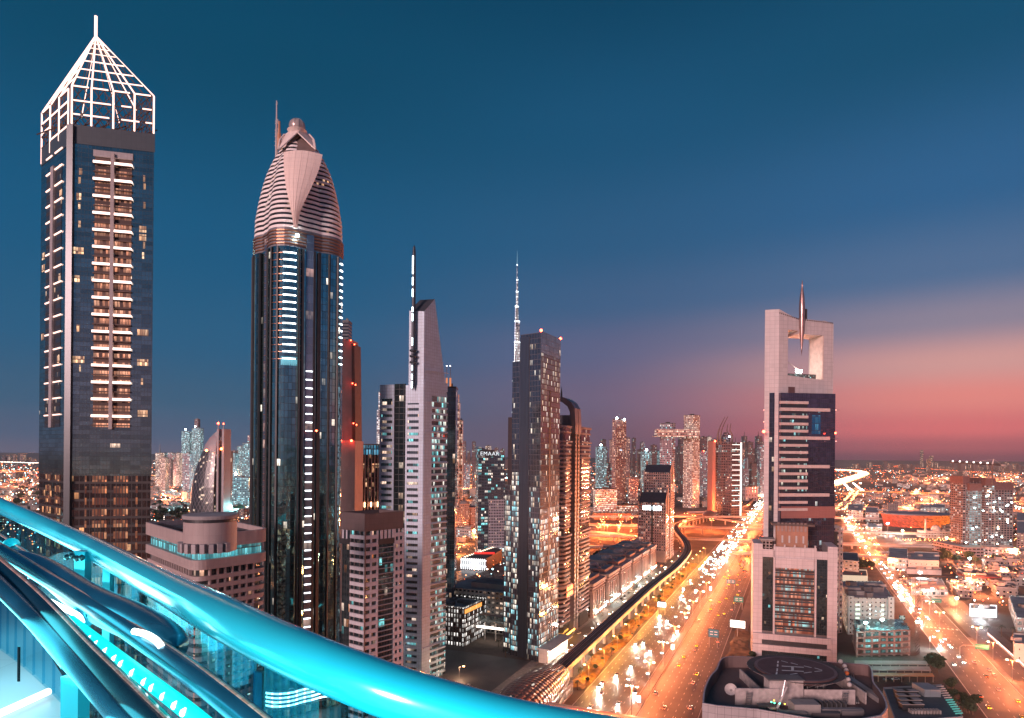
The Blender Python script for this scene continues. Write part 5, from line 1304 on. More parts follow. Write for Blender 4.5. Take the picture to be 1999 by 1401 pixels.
    b = MB(); b.prism([(x0, 1742), (x1, 1752), (x1, 1775), (x0, 1765)], z0, z1, 0, 1, bot=True); b.build('bridge_body', [fac('bridge_lit', (.3, .2, .2), (.2, .15, .15), 5, 7, .8, .6, .8, 1.6, 208, c1=(1, .6, .4), c2=CREAM, cluster=.1), D], T)
    b = MB(); b.tube([(x0+4, 1742, z0+4), (x0-12, 1736, z0+1)], 1.4, 6); b.build('bridge_nose', M_steel, T)
    # horned tower
    Y = 1500; x0, x1 = A(1407, 900, Y).x, A(1430, 900, Y).x; cx = (x0+x1)/2; zs = A(1418, 862, Y).z
    T = thing('skyscraper', 'dark tower crowned by two curved horns near the end of the avenue', 'skyscraper', (cx, Y, 0))
    w = (x1-x0)/2
    b = MB(); b.prism([(x0, Y), (x1, Y), (x1, Y+28), (x0, Y+28)], 0, zs, 0, 1, fp2=[(x0+2, Y), (x1-2, Y), (x1-2, Y+28), (x0+2, Y+28)]); b.build('facade', [W4, D], T)
    for sx, zt in ((-1, A(1416, 812, Y).z), (1, A(1427, 826, Y).z)):
        for yy in (Y+3, Y+24):
            path = [(cx+sx*w*.9, yy, zs-6), (cx+sx*w*1.0, yy, zs+14), (cx+sx*w*.6, yy, zs+(zt-zs)*.6), (cx+sx*w*(-.25 if sx < 0 else .75), yy, zt)]
            b = MB(); b.tube([p for p in spline(path, 4)], [2.6-.17*k for k in range(13)], 6); b.build('horn', M_brown, T)
    b = MB(); b.prism([(x0+4, Y+4), (x1-4, Y+4), (x1-4, Y+22), (x0+4, Y+22)], zs, zs+22, 0, 0, fp2=[(cx-2, Y+10), (cx+2, Y+10), (cx+2, Y+16), (cx-2, Y+16)]); b.build('crown_core', W4, T)
    beacon(T, A(1424, 852, Y-2), 1.6, glow('glare_cool', (.65, .95, 1), 40))
    # white outlined tower
    Y = 1480; T = thing('skyscraper', 'tower outlined by white light bars in a ladder pattern right of the horned tower', 'skyscraper', (A(1438, 900, Y).x, Y, 0))
    a, c = Vector((A(1429, 900, Y).x, Y, 0)), Vector((A(1447.5, 900, Y+14).x, Y+14, 0)); F_ = Face(a, c); zt = A(1438, 863, Y).z; n = F_.n
    b = MB(); b.prism([a, c, c-n*30, a-n*30], 0, zt, 0, 1); b.build('facade', [W4, D], T)
    wb = glow('bar_white', (1, .86, .78), 2.6)
    for u in (.86, .97): b = MB(); F_.slab(b, u, u+.035, 2, zt, .1, .8); b.build('light_bar', wb, T)
    for k in range(13): b = MB(); z = zt-6-k*11.5; F_.slab(b, .0, .97, z, z+1.2, .1, .7); (b.build('light_bar', wb, T) if z > 3 else None)
    # triangular tops
    for (pa, pb, pc_, pt_, pe, Y, key) in ((1450, 1467, 1459, 893, 915, 2500, (1450, 1467)),):
        b = MB(); p0, p1, p2 = A(pa, pe, Y), A(pb, pe, Y), A(pc_, pt_, Y); d = Vector((0, 30, 0)); 
        b.poly([p0, p1, p2]); b.poly([p0+d, p2+d, p1+d]); b.poly([p0, p2, p2+d, p0+d]); b.poly([p1, p1+d, p2+d, p2]); b.build('pointed_top', W2, TT[key])
    # long orange colonnade building
    Y = 1430; x0, x1 = A(1160, 1020, Y).x, A(1232, 1020, Y).x
    T = thing('colonnade_building', 'long low building with an orange-lit colonnade beside the flyovers', 'building', (x0, Y, 0))
    b = MB(); b.prism([(x0, Y), (x1, Y), (x1, Y+30), (x0, Y+30)], 0, 15, 0, 1); b.build('wall', [fac('colonnade_lit', (.35, .12, .06), (.5, .3, .15), 4, 12, .6, .8, 1, 1.3, 209, c1=(1, .40, .12), c2=(1, .66, .35), cluster=0), M_roofg], T)
    # curved metro station down the line
    p = A(1405, 1000, 1420); q0 = st(1130, -92, 0); T = thing('metro_station', 'small distant shell-roofed metro station on the viaduct bend', 'metro station', tuple(q0))
    b = MB(); n = 14; rows = []
    for i in range(n+1):
        u = i/n*2-1; w = 15*math.sqrt(max(.02, 1-u*u)); rows.append([st(1130+u*42, -92+w*math.cos(R(a)), 11+ (w*.75)*math.sin(R(a))) for a in range(0, 181, 20)])
    for i in range(n):
        for j in range(9): b.poly([rows[i][j], rows[i+1][j], rows[i+1][j+1], rows[i][j+1]])
    b.build('shell_roof', plain('station_bronze', (.22, .13, .10), .35, .5), T, smooth=True)
far_towers()
def bullet():
    Y = 1400; T = thing('office_tower', 'bullet-shaped tower with a diamond lattice skin and a split white spine with masts', 'office tower', (A(410, 900, Y).x, Y, 0))
    lat = NT('diamond_lattice'); uv = lat.n('ShaderNodeUVMap'); sp = lat.n('ShaderNodeSeparateXYZ'); lat.L.new(uv.outputs[0], sp.inputs[0])
    a_ = lat.math('FRACT', lat.math('ADD', lat.math('DIVIDE', sp.outputs[0], 9), lat.math('DIVIDE', sp.outputs[1], 16)))
    b_ = lat.math('FRACT', lat.math('SUBTRACT', lat.math('DIVIDE', sp.outputs[0], 9), lat.math('DIVIDE', sp.outputs[1], 16)))
    ln_ = lat.math('MAXIMUM', lat.math('LESS_THAN', a_, .13), lat.math('LESS_THAN', b_, .13))
    r, rc = lat.white(lat.vec(lat.math('FLOOR', lat.math('DIVIDE', sp.outputs[0], 4.5)), lat.math('FLOOR', lat.math('DIVIDE', sp.outputs[1], 4)), 7))
    lat.set('Base Color', lat.mix(ln_, (.02, .024, .03), (.17, .16, .18))); lat.set('Roughness', .3)
    lat.set('Emission Color', lat.mix(r, (1, .7, .5), (.3, .9, 1))); lat.set('Emission Strength', lat.math('MULTIPLY', lat.math('LESS_THAN', r, .07), .9)); quiet(lat.m)
    prof = [(1010, 371), (980, 372), (950, 375), (925, 380), (900, 388), (880, 396)]; top = [(880, 396), (866, 402), (855, 409), (846, 418), (841, 427)]
    def shell(rows, m, name):
        b = MB(); RR = []
        for py, pxl in rows:
            z = A(pxl, py, Y).z; xl = A(pxl, py, Y).x; xr = A(427, py, Y).x; w = xr-xl; row = []
            for k in range(9):
                a = R(180-k*90/8*1.0*2 if False else 180*(1-k/8)); row.append(Vector((xr-w*math.sin(R(90*(1-k/8)))*1.0 if k < 8 else xr, Y+ -w*.42*math.cos(R(90*(1-k/8))) , z)))
            row.append(Vector((xr, Y+34, z))); row.append(Vector((xl+w*.12, Y+34, z))); RR.append(row)
        for i in range(len(RR)-1):
            u = 0
            for j in range(len(RR[0])):
                q = (j+1) % len(RR[0]); w = (RR[i][q]-RR[i][j]).length
                b.poly([RR[i][j], RR[i][q], RR[i+1][q], RR[i+1][j]], 0, [(u, RR[i][j].z), (u+w, RR[i][q].z), (u+w, RR[i+1][q].z), (u, RR[i+1][j].z)]); u += w
        return b.build(name, m, T)
    shell([(1060, 371)]+prof, lat.m, 'lattice_skin'); wm = panels('bullet_white', (.30, .27, .29), 6, 5, .5); shell(top, wm, 'shell_cap')
    for a, e, pt_, pm in ((424.5, 428, 837, 828), (434.5, 438.5, 837, 829)):
        x0, x1 = A(a, 900, Y-20).x, A(e, 900, Y-20).x; z = A(a, pt_, Y-20).z
        b = MB(); b.prism([(x0, Y-24), (x1, Y-24), (x1, Y+10), (x0, Y+10)], 0, z, 0, 0); b.build('spine_pier', wm, T)
        b = MB(); xm = (x0+x1)/2; zm = A(a, pm, Y-20).z; b.tube([(xm, Y-22, z), (xm, Y-22, zm)], 1.0, 5); b.build('mast', wm, T); beacon(T, (xm, Y-22, zm+2), 2.2 if a < 430 else 1.4)
    x0, x1 = A(428.2, 900, Y-18).x, A(434.4, 900, Y-18).x; b = MB(); b.prism([(x0, Y-18), (x1, Y-18), (x1, Y+10), (x0, Y+10)], 0, A(430, 877, Y).z, 0, 0); b.build('dark_slot', M_dark, T)
    x0, x1 = A(438.6, 900, Y-10).x, A(441.5, 900, Y).x; b = MB(); b.prism([(x0, Y-10), (x1, Y), (x1, Y+28), (x0, Y+28)], 0, A(440, 880, Y).z, 0, 0, fp2=[(x0, Y-10), (x0+2, Y), (x0+2, Y+28), (x0, Y+28)]); b.build('side_skin', lat.m, T)
    for px, py in ((403, 879), (432, 876)): p = A(px, py, Y-30); beacon(T, p, 2.6, glow('beacon_orange', (1, .18, .04), 30))
    b = MB(); p0, p1 = A(428, 851, Y-22), A(434.5, 862, Y-22); p2, p3 = A(434.5, 851, Y-22), A(428, 862, Y-22); b.tube([p0, p1], .9, 4); b.tube([p2, p3], .9, 4); b.build('cross_brace', wm, T)
    # splayed fin at the top
    b = MB(); q = [A(418, 846, Y-22), A(424, 841, Y-22), A(424.6, 856, Y-22)]; b.poly(q); b.poly([v+Vector((0, 3, 0)) for v in q[::-1]]); b.build('top_fin', wm, T)
bullet()
# ================================================================== PORTAL TOWER (open frame top with a spike)
def portal_tower():
    wl = panels('portal_panels', (.54, .47, .47), 3.4, 2.9, .5, line=.70, lw=.18); sb = panels('balcony_panels', (.60, .46, .43), 1.6, 1.4, .5, line=.85)
    Y0 = 482.0; X = lambda px, Y: (px-HX)/F*Y
    x_l, x_c, x_r = X(1491, Y0+3), X(1519, Y0), X(1625, Y0+12); yr = Y0+12
    a = Vector((x_l, Y0+3, 0)); c = Vector((x_c, Y0, 0)); r = Vector((x_r, yr, 0)); D = Vector((-4, 16, 0))
    T = thing('skyscraper', 'tall pink-panelled tower with a square open frame top and a hanging spike', 'skyscraper', (x_c, Y0, 0))
    H = A(1508, 603, Y0).z; FA = Face(a, c); FB = Face(c, r)
    zo1, zo0 = A(1560, 652, Y0+10).z, A(1560, 735, Y0+10).z
    zg = A(1580, 767, Y0-2).z
    # left chamfer pier, full height
    b = MB(); b.prism([a, c, c+Vector((4, 16, 0)), a+Vector((8.5, 16, 0))], 0, H, 0, 0); b.build('left_pier', wl, T)
    b = MB(); FA.slab(b, .36, .72, 8, A(1505, 766, Y0).z, .02, .25); b.build('pier_glazing', facade('pier_slot', (.03, .03, .04), (.10, .11, .15), 2, 3.6, .95, .96, .03, 1, seed=301, gm=.8, gr=.06, wob=.1), T)
    # right pier, lintel, sill
    def part(u0, u1, z0, z1, name, z1b=None):
        b = MB(); p = [FB.P(u0, 0), FB.P(u1, 0), FB.P(u1, 0)+D, FB.P(u0, 0)+D]
        b.prism(p, z0, [z1, z1b or z1, z1b or z1, z1], 0, 0, True, True); return b.build(name, wl, T)
    part(.002, .16, 0, H, 'left_jamb', H-3.2); part(.82, 1.0, 0, H-6, 'right_jamb', H-8)
    part(.16, .35, zo1+1.5, H-3.2, 'lintel', H-6.8); part(.35, .82, zo1-1.0, H-5.6, 'lintel', H-6.6)
    part(.16, .82, 60, zo0, 'sill_wall', zo0-2.5)
    b = MB(); FB.slab(b, .80, .82, zo0-2, zo1-1, -14, -.1)
    b.build('reveal', plain('reveal_panel', (.66, .50, .44), .5), T)
    b = MB(); FB.slab(b, .17, .29, A(1533, 766, Y0).z, A(1533, 754, Y0).z, .02, .2); b.build('vent_opening', plain('vent_dark', (.12, .06, .06), .6), T)
    for k in range(30):
        u = k/30; q = FB.P(u+.01, 0, -.2); b = MB(); z = H-3-3.6*min(1, u/.35)-1.8*max(0, u-.35); b.box((q.x, q.y, z+.2), (.9, .5, 1.0), ang=FB.ang); b.build('coping_block', M_brown, T)
    # maintenance crane and floodlight standing on the sill of the opening
    K = thing('roof_crane', 'lattice crane mast with a red cab inside the opening of the portal tower', 'crane', tuple(FB.P(.21, zo0, -9)))
    q = FB.P(.215, 0, -9); b = MB(); b.tube([(q.x-.5, q.y, zo0), (q.x-.5, q.y, zo1-1)], .14, 4); b.tube([(q.x+.5, q.y, zo0), (q.x+.5, q.y, zo1-1)], .14, 4)
    for k in range(18): b.tube([(q.x-.5, q.y, zo0+k*1.7), (q.x+.5, q.y, zo0+k*1.7+1.7)], .1, 4, caps=False)
    b.build('mast', M_brown, K); b = MB(); b.box((q.x, q.y, zo0+18), (2.6, 2.2, 3.4)); b.build('cab', plain('cab_red', (.35, .10, .07), .5), K)
    W_ = thing('floodlight', 'glaring white-teal floodlight on the low works inside the opening of the portal tower', 'floodlight', tuple(FB.P(.45, zo0, -8)))
    b = MB(); FB.slab(b, .18, .8, zo0-2, zo0+2.4, -12, -7); b.build('works_platform', facade('works', (.08, .07, .07), (.1, .1, .1), 1.4, 1.1, .7, .6, .3, 1.2, c1=CREAM, c2=TEAL, seed=310), W_)
    q = FB.P(.47, 0, -6.5); b = MB(); b.box((q.x, q.y, zo0+4.4), (4.2, 1.2, 2.2)); b.build('lamp_head', M_lampc, W_); b = MB(); b.tube([(q.x, q.y, zo0+2.4), (q.x, q.y, zo0+3.6)], .3, 5); b.build('mast', M_steel, W_); b = MB(); b.tube([(q.x, q.y, zo0+5), (q.x-8, q.y, zo0+11)], .3, 5); b.build('boom', M_panelw, W_)
    d = bpy.data.lights.new('flood_lamp', 'POINT'); d.energy = 8000; d.color = (1, .86, .74); d.shadow_soft_size = .8; l = bpy.data.objects.new('flood_lamp', d); COL.objects.link(l); l.parent = W_; l.location = Vector((q.x, q.y-.5, zo0+8))-ORG[W_.name]
    # spike
    sx = FB.P(.39, 0, 1.2); pz = [(546, .06), (560, .5), (580, 1.35), (600, 1.75), (620, 1.6), (640, 1.4), (655, 1.1), (675, .6), (694, .05)]
    b = MB(); b.tube([(sx.x, sx.y, A(1562, py, sx.y).z) for py, _ in pz][::-1], [r_*1.25 for _, r_ in pz][::-1], 10); b.build('spike', plain('spike_metal', (.42, .26, .24), .3, .7), T, smooth=True)
    b = MB(); q = FB.P(.58, 0, -6); z = A(1582, 620, q.y).z; b.box((q.x, q.y, z+2), (1.6, 1.6, 9)); b.build('roof_crane', M_brown, T)
    # glazed block in front
    g0, g1 = Vector((X(1525, Y0-4), Y0-4, 0)), Vector((X(1630, Y0+2), Y0+2, 0)); FG = Face(g0, g1); n = FG.n
    zr = A(1575, 985, Y0).z
    gm_ = facade('portal_glass', (.03, .03, .04), (.15, .13, .19), 1.7, 3.6, .94, .93, .02, 1.0, c1=(.3, .8, 1), c2=CREAM, seed=303, gm=.8, gr=.06, wob=.06)
    b = MB(); b.prism([g0, g1, g1-n*20, g0-n*20], 0, zg, 0, 1); b.build('glass_block', [gm_, M_roofg], T)
    b = MB(); FG.slab(b, 0, .47, zr+10, zg-6, .02, .2); b.build('office_glazing', facade('portal_lit', (.03, .03, .04), (.10, .12, .14), 1.6, 4.56, .85, .5, .24, 1.0, c1=(.3, .95, 1), c2=(1, .8, .6), seed=304, gm=.7, gr=.08, cluster=.8), T)
    b = MB(); FG.slab(b, .56, .72, zr+52, zr+66, .03, .2); b.build('blue_lit_room', facade('blue_room', (.03, .06, .12), (.05, .2, .4), 2.6, 5, .9, .9, .8, .22, c1=(.12, .5, .9), c2=(.3, .8, 1), seed=305, cluster=.2), T)
    z = zg-8.6; k = 0
    rows = [(798, .44), (812, .92), (826, .44), (840, .44), (854, .44), (868, .92), (882, .44), (896, .44), (910, .44), (924, .92), (938, .44), (952, .44), (966, .44), (980, .92), (994, .44)]
    for i in range(16):
        py = 785+i*13.95; wide = i % 4 == 1; z = A(1560, py, Y0-5).z
        b = MB(); FG.slab(b, -.035, .88 if wide else .475, z-1.1, z+(1.25 if wide else .85), -.5, 1.5); b.build('balcony_band', sb, T)
        if wide: b = MB(); FG.slab(b, .80, 1.06, z+.1, z+.35, 1.0, 1.3); b.build('balcony_rod', M_steel, T)
    z1_, z2_ = A(1575, 1012, Y0-5).z, A(1575, 989, Y0-5).z
    b = MB(); FG.slab(b, -.0, 1.0, z1_, z2_, .3, .8); b.build('louvre_screen', panels('red_louvre', (.33, .13, .11), 30, .9, .6), T)
    for (px, py, r_) in ((1491, 842, 1.1), (1631, 845, .7), (1632, 800, .3), (1632, 861, .3), (1491, 800, .3), (1491, 823, .3)):
        p = A(px, py, Y0-5); beacon(T, p, r_, M_red if r_ > .5 else glow('dot_pink', (1, .4, .3), 6))
    # podium block in front -------------------------------------------------
    pl, pr_ = Vector((X(1472, 456), 456, 0)), Vector((X(1637, 440), 440, 0)); FP = Face(pl, pr_); n = FP.n; Hp = A(1472, 1063, 456).z
    dk = 26
    def ps(u0, u1, z0, z1, o0, o1, name, m): b = MB(); FP.slab(b, u0, u1, z0, z1, o0, o1); return b.build(name, m, T)
    ps(0.02, .98, 0, Hp-5, -dk, -1.0, 'podium_core', [M_roofg])
    ps(0, .115, 0, Hp+1, -dk, 0, 'podium_pier', wl); ps(.885, 1, 0, Hp+1, -dk, 0, 'podium_pier', wl)
    gp = facade('podium_glass2', (.03, .035, .04), (.14, .19, .21), 1.3, 1.9, .94, .95, .02, 1, c3=TEAL, seed=306, gm=.85, gr=.04, wob=.14)
    ps(.116, .884, 20, Hp-8, -.99, -.6, 'podium_glazing', gp)
    lit = facade('podium_floors', (.035, .02, .02), (.3, .14, .10), 1.25, 4.8, .97, .66, .8, .85, c1=(1, .26, .12), c2=(1, .55, .40), c3=TEAL, seed=307, gm=.3, gr=.1, cluster=.2)
    ps(.27, .73, 20, Hp-15, -.59, .1, 'lit_floors', lit)
    for u in (.245, .735): ps(u, u+.022, 18, Hp-3, -.6, .9, 'podium_fin', wl)
    ps(.27, .73, Hp-14.8, Hp-8, -.6, 1.3, 'curved_canopy', wl); ps(.245, .757, Hp-8, Hp-.5, -1, .5, 'frieze', wl)
    ps(.116, .244, Hp-8, Hp-2.6, -1, -.1, 'frieze', wl); ps(.758, .884, Hp-8, Hp-2.6, -1, -.1, 'frieze', wl)
    for k in range(5): u = .25+k*.12; ps(u, u+.018, Hp-8, Hp+1.2, -.9, .9, 'frieze_post', wl)
    zz = Hp-18
    for k in range(9): ps(.27, .73, zz-k*4.8-.9, zz-k*4.8+.2, .11, .5, 'floor_slab', M_dark)
    ps(-.0, .93, 14.5, 18.5, .0, 2.2, 'lower_band', wl); ps(-.0, .93, 7, 11, .0, 2.2, 'lower_band', wl)
    ps(.116, .885, 11.01, 14.49, -.6, .4, 'band_window', M_dark)
    ps(.116, .884, 0, 6.9, -.6, -.2, 'base_glazing', gp)
    # roof terrace: orange service block with louvred crest, small canopies
    om = panels('ochre_block', (.42, .20, .13), 3, 5, .7)
    ps(.30, .68, Hp-5, Hp+13, -22, -12, 'service_block', om)
    for k in range(8): ps(.305+k*.047, .335+k*.047, Hp+9, Hp+15, -12, -11, 'louvre_crest', plain('crest', (.33, .22, .19), .6))
    ps(.24, .76, Hp+13.01, Hp+14.4, -24, -10, 'block_roof', M_brown)
    ps(.12, .24, Hp-5, Hp+3, -14, -6, 'glazed_kiosk', facade('kiosk', (.4, .3, .27), (.05, .04, .04), 2.2, 2.2, .7, .7, .02, 1, seed=308)); ps(.08, .27, Hp+3.01, Hp+4, -16, -4, 'kiosk_roof', M_conc)
    for k in range(4): 
        u = .36+k*.085; ps(u, u+.022, Hp+1, Hp+6, -11.99, -11.7, 'oval_window', M_panelw)
    T2 = thing('office_block', 'narrow pinkish block with small windows behind the right corner of the portal tower podium', 'office block', (X(1645, 500), 500, 0))
    b = MB(); zz = A(1640, 1030, 520).z; b.prism([(X(1627, 520), 520), (X(1647, 525), 525), (X(1647, 525)+3, 550), (X(1627, 520), 550)], 0, zz, 0, 0); b.build('wall', facade('narrow_pink', (.42, .30, .29), (.1, .1, .12), 4, 3.4, .35, .5, .5, 1.0, seed=309), T2)
    b = MB(); b.prism([(X(1629, 519.5), 519.8), (X(1636, 519.8), 519.8), (X(1636, 519.8), 519.4), (X(1629, 519.8), 519.4)], 8, zz-3, 0, 0); b.build('glass_strip', M_dark, T2)
portal_tower()
# ================================================================== HELIPAD ROOF IN THE RIGHT FOREGROUND
def helipad_building():
    zr = 60.0; cx, cy_ = G(1552, 1335, zr).x, 242.0
    T = thing('hotel_building', 'foreground building with a curving parapet round a roof full of ducts, below the helipad', 'building', (cx, cy_, 0))
    outl = [(1371, 1372), (1374, 1345), (1385, 1320), (1398, 1305), (1405, 1288), (1420, 1281), (1455, 1281), (1500, 1284), (1640, 1293), (1690, 1296), (1703, 1305), (1706, 1330), (1717, 1345), (1728, 1362), (1733, 1381), (1722, 1396)]
    o3 = [G(px, py, zr) for px, py in outl]; front = [G(1640, 1412, zr), G(1478, 1384, zr), G(1400, 1377, zr)]
    fp = [(p.x, p.y) for p in spline(o3, 3)]+[(p.x, p.y) for p in front]
    cl = panels('helipad_cladding', (.50, .43, .43), 2.2, 2.2, .35, line=.5, metal=.15, lw=.12)
    rf = panels('deck_tiles', (.17, .11, .105), 3.2, 9, .8, line=.6)
    b = MB(); b.prism(fp, 0, zr, 0, 0, False); inn = offset(fp, -.55); b.prism(inn, zr-4.4, zr-.003, 1, 1, False); b.poly([(p[0], p[1], zr-4.4) for p in ccw(inn)], 1)
    a_, c_ = ccw(fp), ccw(inn)
    for i in range(len(a_)): j = (i+1) % len(a_); b.poly([(*a_[i], zr), (*a_[j], zr), (*c_[j], zr), (*c_[i], zr)], 0)
    b.build('wall', [cl, rf], T)
    zf = zr-4.4
    hc = G(1552, 1304, zr+4); Rr = 75*hc.y/F
    # inner lower wall box and service rooms
    wpl = plain('plaster_wall', (.50, .42, .40), .7, vary=.18, scale=.6)
    def bx(px, py, w, d, h, m, name, z=None, ang=.0):
        q = G(px, py, zf); b = MB(); b.box((q.x, q.y, (z or zf)+h/2), (w, d, h), ang=ang); return b.build(name, m, T)
    bx(1467, 1345, .5, 24, 3.4, wpl, 'partition_wall'); 
    bx(1478, 1378, 15, .5, 6, wpl, 'service_wall'); bx(1606, 1374, 22, .5, 5, wpl, 'service_wall'); bx(1658, 1352, .5, 22, 4, wpl, 'partition_wall')
    bx(1529, 1372, 11.5, 5, 8.5, wpl, 'stair_house'); 
    q = G(1529, 1372, zf); b = MB(); b.box((q.x, q.y, zf+8.7), (12.2, 5.6, .4)); b.build('stair_roof', M_roofg, T)
    for i, (px, py, w, d, h, m) in enumerate(((1570, 1396, 8.5, 5, 4.4, M_conc), (1625, 1392, 20, 1.9, 1.6, M_roofp), (1676, 1342, 2.4, 30, 1.6, M_roofp), (1455, 1385, 12, 1.5, 1.3, M_roofg), (1435, 1392, 9, 1.3, 1.5, M_roofg), (1500, 1388, 7, 2, 2.2, M_roofg), (1545, 1404, 9, 2.4, 2.6, M_conc), (1610, 1401, 9, 2, 1.8, M_roofg), (1660, 1393, 7, 3, 1.4, M_roofp), (1509, 1394, 3.0, 2, 1.6, M_conc2))):
        bx(px, py, w, d, h, m, 'duct')
    for k in range(6): bx(1602+k*9, 1386, .35, 3, 2.8, M_steel, 'duct_frame')
    for (pa, pb) in (((1600, 1366), (1672, 1369)), ((1572, 1387), (1670, 1386)), ((1458, 1383), (1500, 1384)), ((1664, 1310), (1676, 1376)), ((1660, 1310), (1672, 1376))):
        b = MB(); b.tube([G(*pa, zf)+Vector((0, 0, .7)), G(*pb, zf)+Vector((0, 0, .7))], .28, 6); b.build('pipe', M_steel, T)
    # ladder stairs
    for px in (1458, 1644):
        q = G(px, 1377, zf)
        for k in range(8): b = MB(); b.box((q.x, q.y-1.4-.12*k, zf+.6+k*.62), (1.7, .5, .12)); b.build('ladder_step', M_steel, T)
        for s_ in (-.9, .9): b = MB(); b.tube([(q.x+s_, q.y-1.2, zf), (q.x+s_, q.y-2.2, zf+5.6)], .08, 4); b.build('ladder_rail', M_steel, T)
    # satellite dish
    D_ = thing('satellite_dish', 'white satellite dish on the left side of the helipad roof', 'satellite dish', tuple(G(1427, 1358, zf)))
    q = ORG[D_.name]; b = MB(); b.lathe(0, 0, [(r_, .22*r_*r_) for r_ in (0.01, .6, 1.2, 1.7, 2.1)], 20); o = b.build('dish', M_panelw, D_, local=True, smooth=True); o.location = (0, 0, 2.0); o.rotation_euler = (R(48), R(-30), 0)
    b = MB(); b.tube([q, q+Vector((0, 0, 2.1))], .16, 6); b.build('dish_post', M_steel, D_)
    # window-cleaning crane
    C_ = thing('roof_crane', 'white window-cleaning crane arm on the front of the helipad roof', 'crane', tuple(G(1511, 1396, zf)))
    q = ORG[C_.name]; b = MB(); b.box((q.x, q.y, q.z+1.2), (3.6, 2, 2.2)); b.build('crane_body', M_steel, C_)
    b = MB(); b.tube([q+Vector((1, 0, 2.2)), q+Vector((4.6, 1, 9))], [.45, .3], 6); b.build('crane_arm', M_panelw, C_)
    b = MB(); b.tube([q+Vector((2.4, .4, 4.4)), q+Vector((4.2, 1.5, 11))], [.3, .2], 6); b.build('crane_jib', M_steel, C_)
    # helipad
    P = thing('helipad', 'round raised helipad with a white H and dashed arrow markings', 'helipad', tuple(hc))
    b = MB(); z = hc.z; b.lathe(hc.x, hc.y, [(Rr*.55, z-4), (Rr*.97, z-1.6), (Rr, z-.4), (Rr, z), (.01, z)], 56); b.build('landing_disc', plain('pad_red', (.12, .065, .065), .75, vary=.15), P)
    b = MB(); b.lathe(hc.x, hc.y, [(Rr*.92, z+.012), (Rr*.995, z+.012)], 56); b.build('edge_ring', plain('pad_edge', (.2, .13, .13), .7), P)
    b = MB(); b.lathe(hc.x, hc.y, [(Rr*1.0, z-.7), (Rr*1.18, z-.2), (Rr*1.18, z-.12), (Rr*1.0, z-.6)], 56); b.build('safety_net', plain('net_metal', (.10, .085, .08), .6, .4), P)
    for k in range(32):
        a = 2*math.pi*k/32; b = MB(); d = Vector((math.cos(a), math.sin(a), 0)); c = Vector((hc.x, hc.y, 0)); b.tube([c+d*Rr*.8+Vector((0, 0, z-3)), c+d*Rr*1.19+Vector((0, 0, z-.15))], .09, 4); b.build('net_strut', M_panel, P)
    for k in range(16):
        a = 2*math.pi*k/16; b = MB(); d = Vector((math.cos(a), math.sin(a), 0)); c = Vector((hc.x, hc.y, 0)); b.tube([c+d*Rr*.72+Vector((0, 0, z-3)), c+d*Rr*.72+Vector((0, 0, zf))], .22, 5); b.build('support_leg', M_steel, P)
    mk_ = MB(); wp = plain('white_marking', (.78, .72, .68), .6)
    def line(a, e, w=.42):
        pa, pb = G(*a, z), G(*e, z); d = (pb-pa).normalized(); n_ = Vector((-d.y, d.x, 0))*w/2; h = Vector((0, 0, .03)); mk_.poly([pa-n_+h, pb-n_+h, pb+n_+h, pa+n_+h])
    S = lambda x, y: (1350+x/4.9975, 1250+y/4.9975)
    line(S(880, 250), S(1095, 262), .8); line(S(880, 291), S(1095, 302), .8); line(S(985, 258), S(985, 297), .9)
    for a, e in (((845, 200), (842, 222)), ((841, 232), (839, 256)), ((837, 272), (834, 300)), ((832, 306), (828, 332)), ((875, 198), (940, 216)), ((968, 218), (1036, 237)), ((1096, 248), (1170, 266)), ((1200, 268), (1274, 290)), ((1274, 296), (1200, 304)), ((1172, 308), (1096, 318)), ((1032, 322), (962, 331)), ((934, 333), (860, 340))): line(S(*a), S(*e), .5)
    mk_.build('landing_marking', wp, P)
    for k, (px, py, c) in enumerate(((1506, 1370, 0), (1512, 1372, 0), (1522, 1373, 0), (1532, 1374, 1), (1511, 1367, 1))):
        q = G(px, py, zf+4); beacon(T, q, .22, glow(['dot_green', 'dot_amber'][c], [(0.1, 1, .6), (1, .5, .05)][c], 8), 'indicator_light')
    # string of dish-like vents on the right edge
    for px, py in ((1641, 1291), (1649, 1300), (1652, 1308), (1653, 1314), (1656, 1326), (1658, 1336)):
        q = G(px, py, zr+1); b = MB(); r_ = .85; b.lathe(q.x, q.y, [(r_*math.cos(R(v)), q.z+r_*math.sin(R(v))) for v in range(-90, 91, 22)], 10); b.build('vent_ball', M_panelw if px != 1653 else plain('orange_vent', (.75, .18, .05), .6), T, smooth=True)
helipad_building()
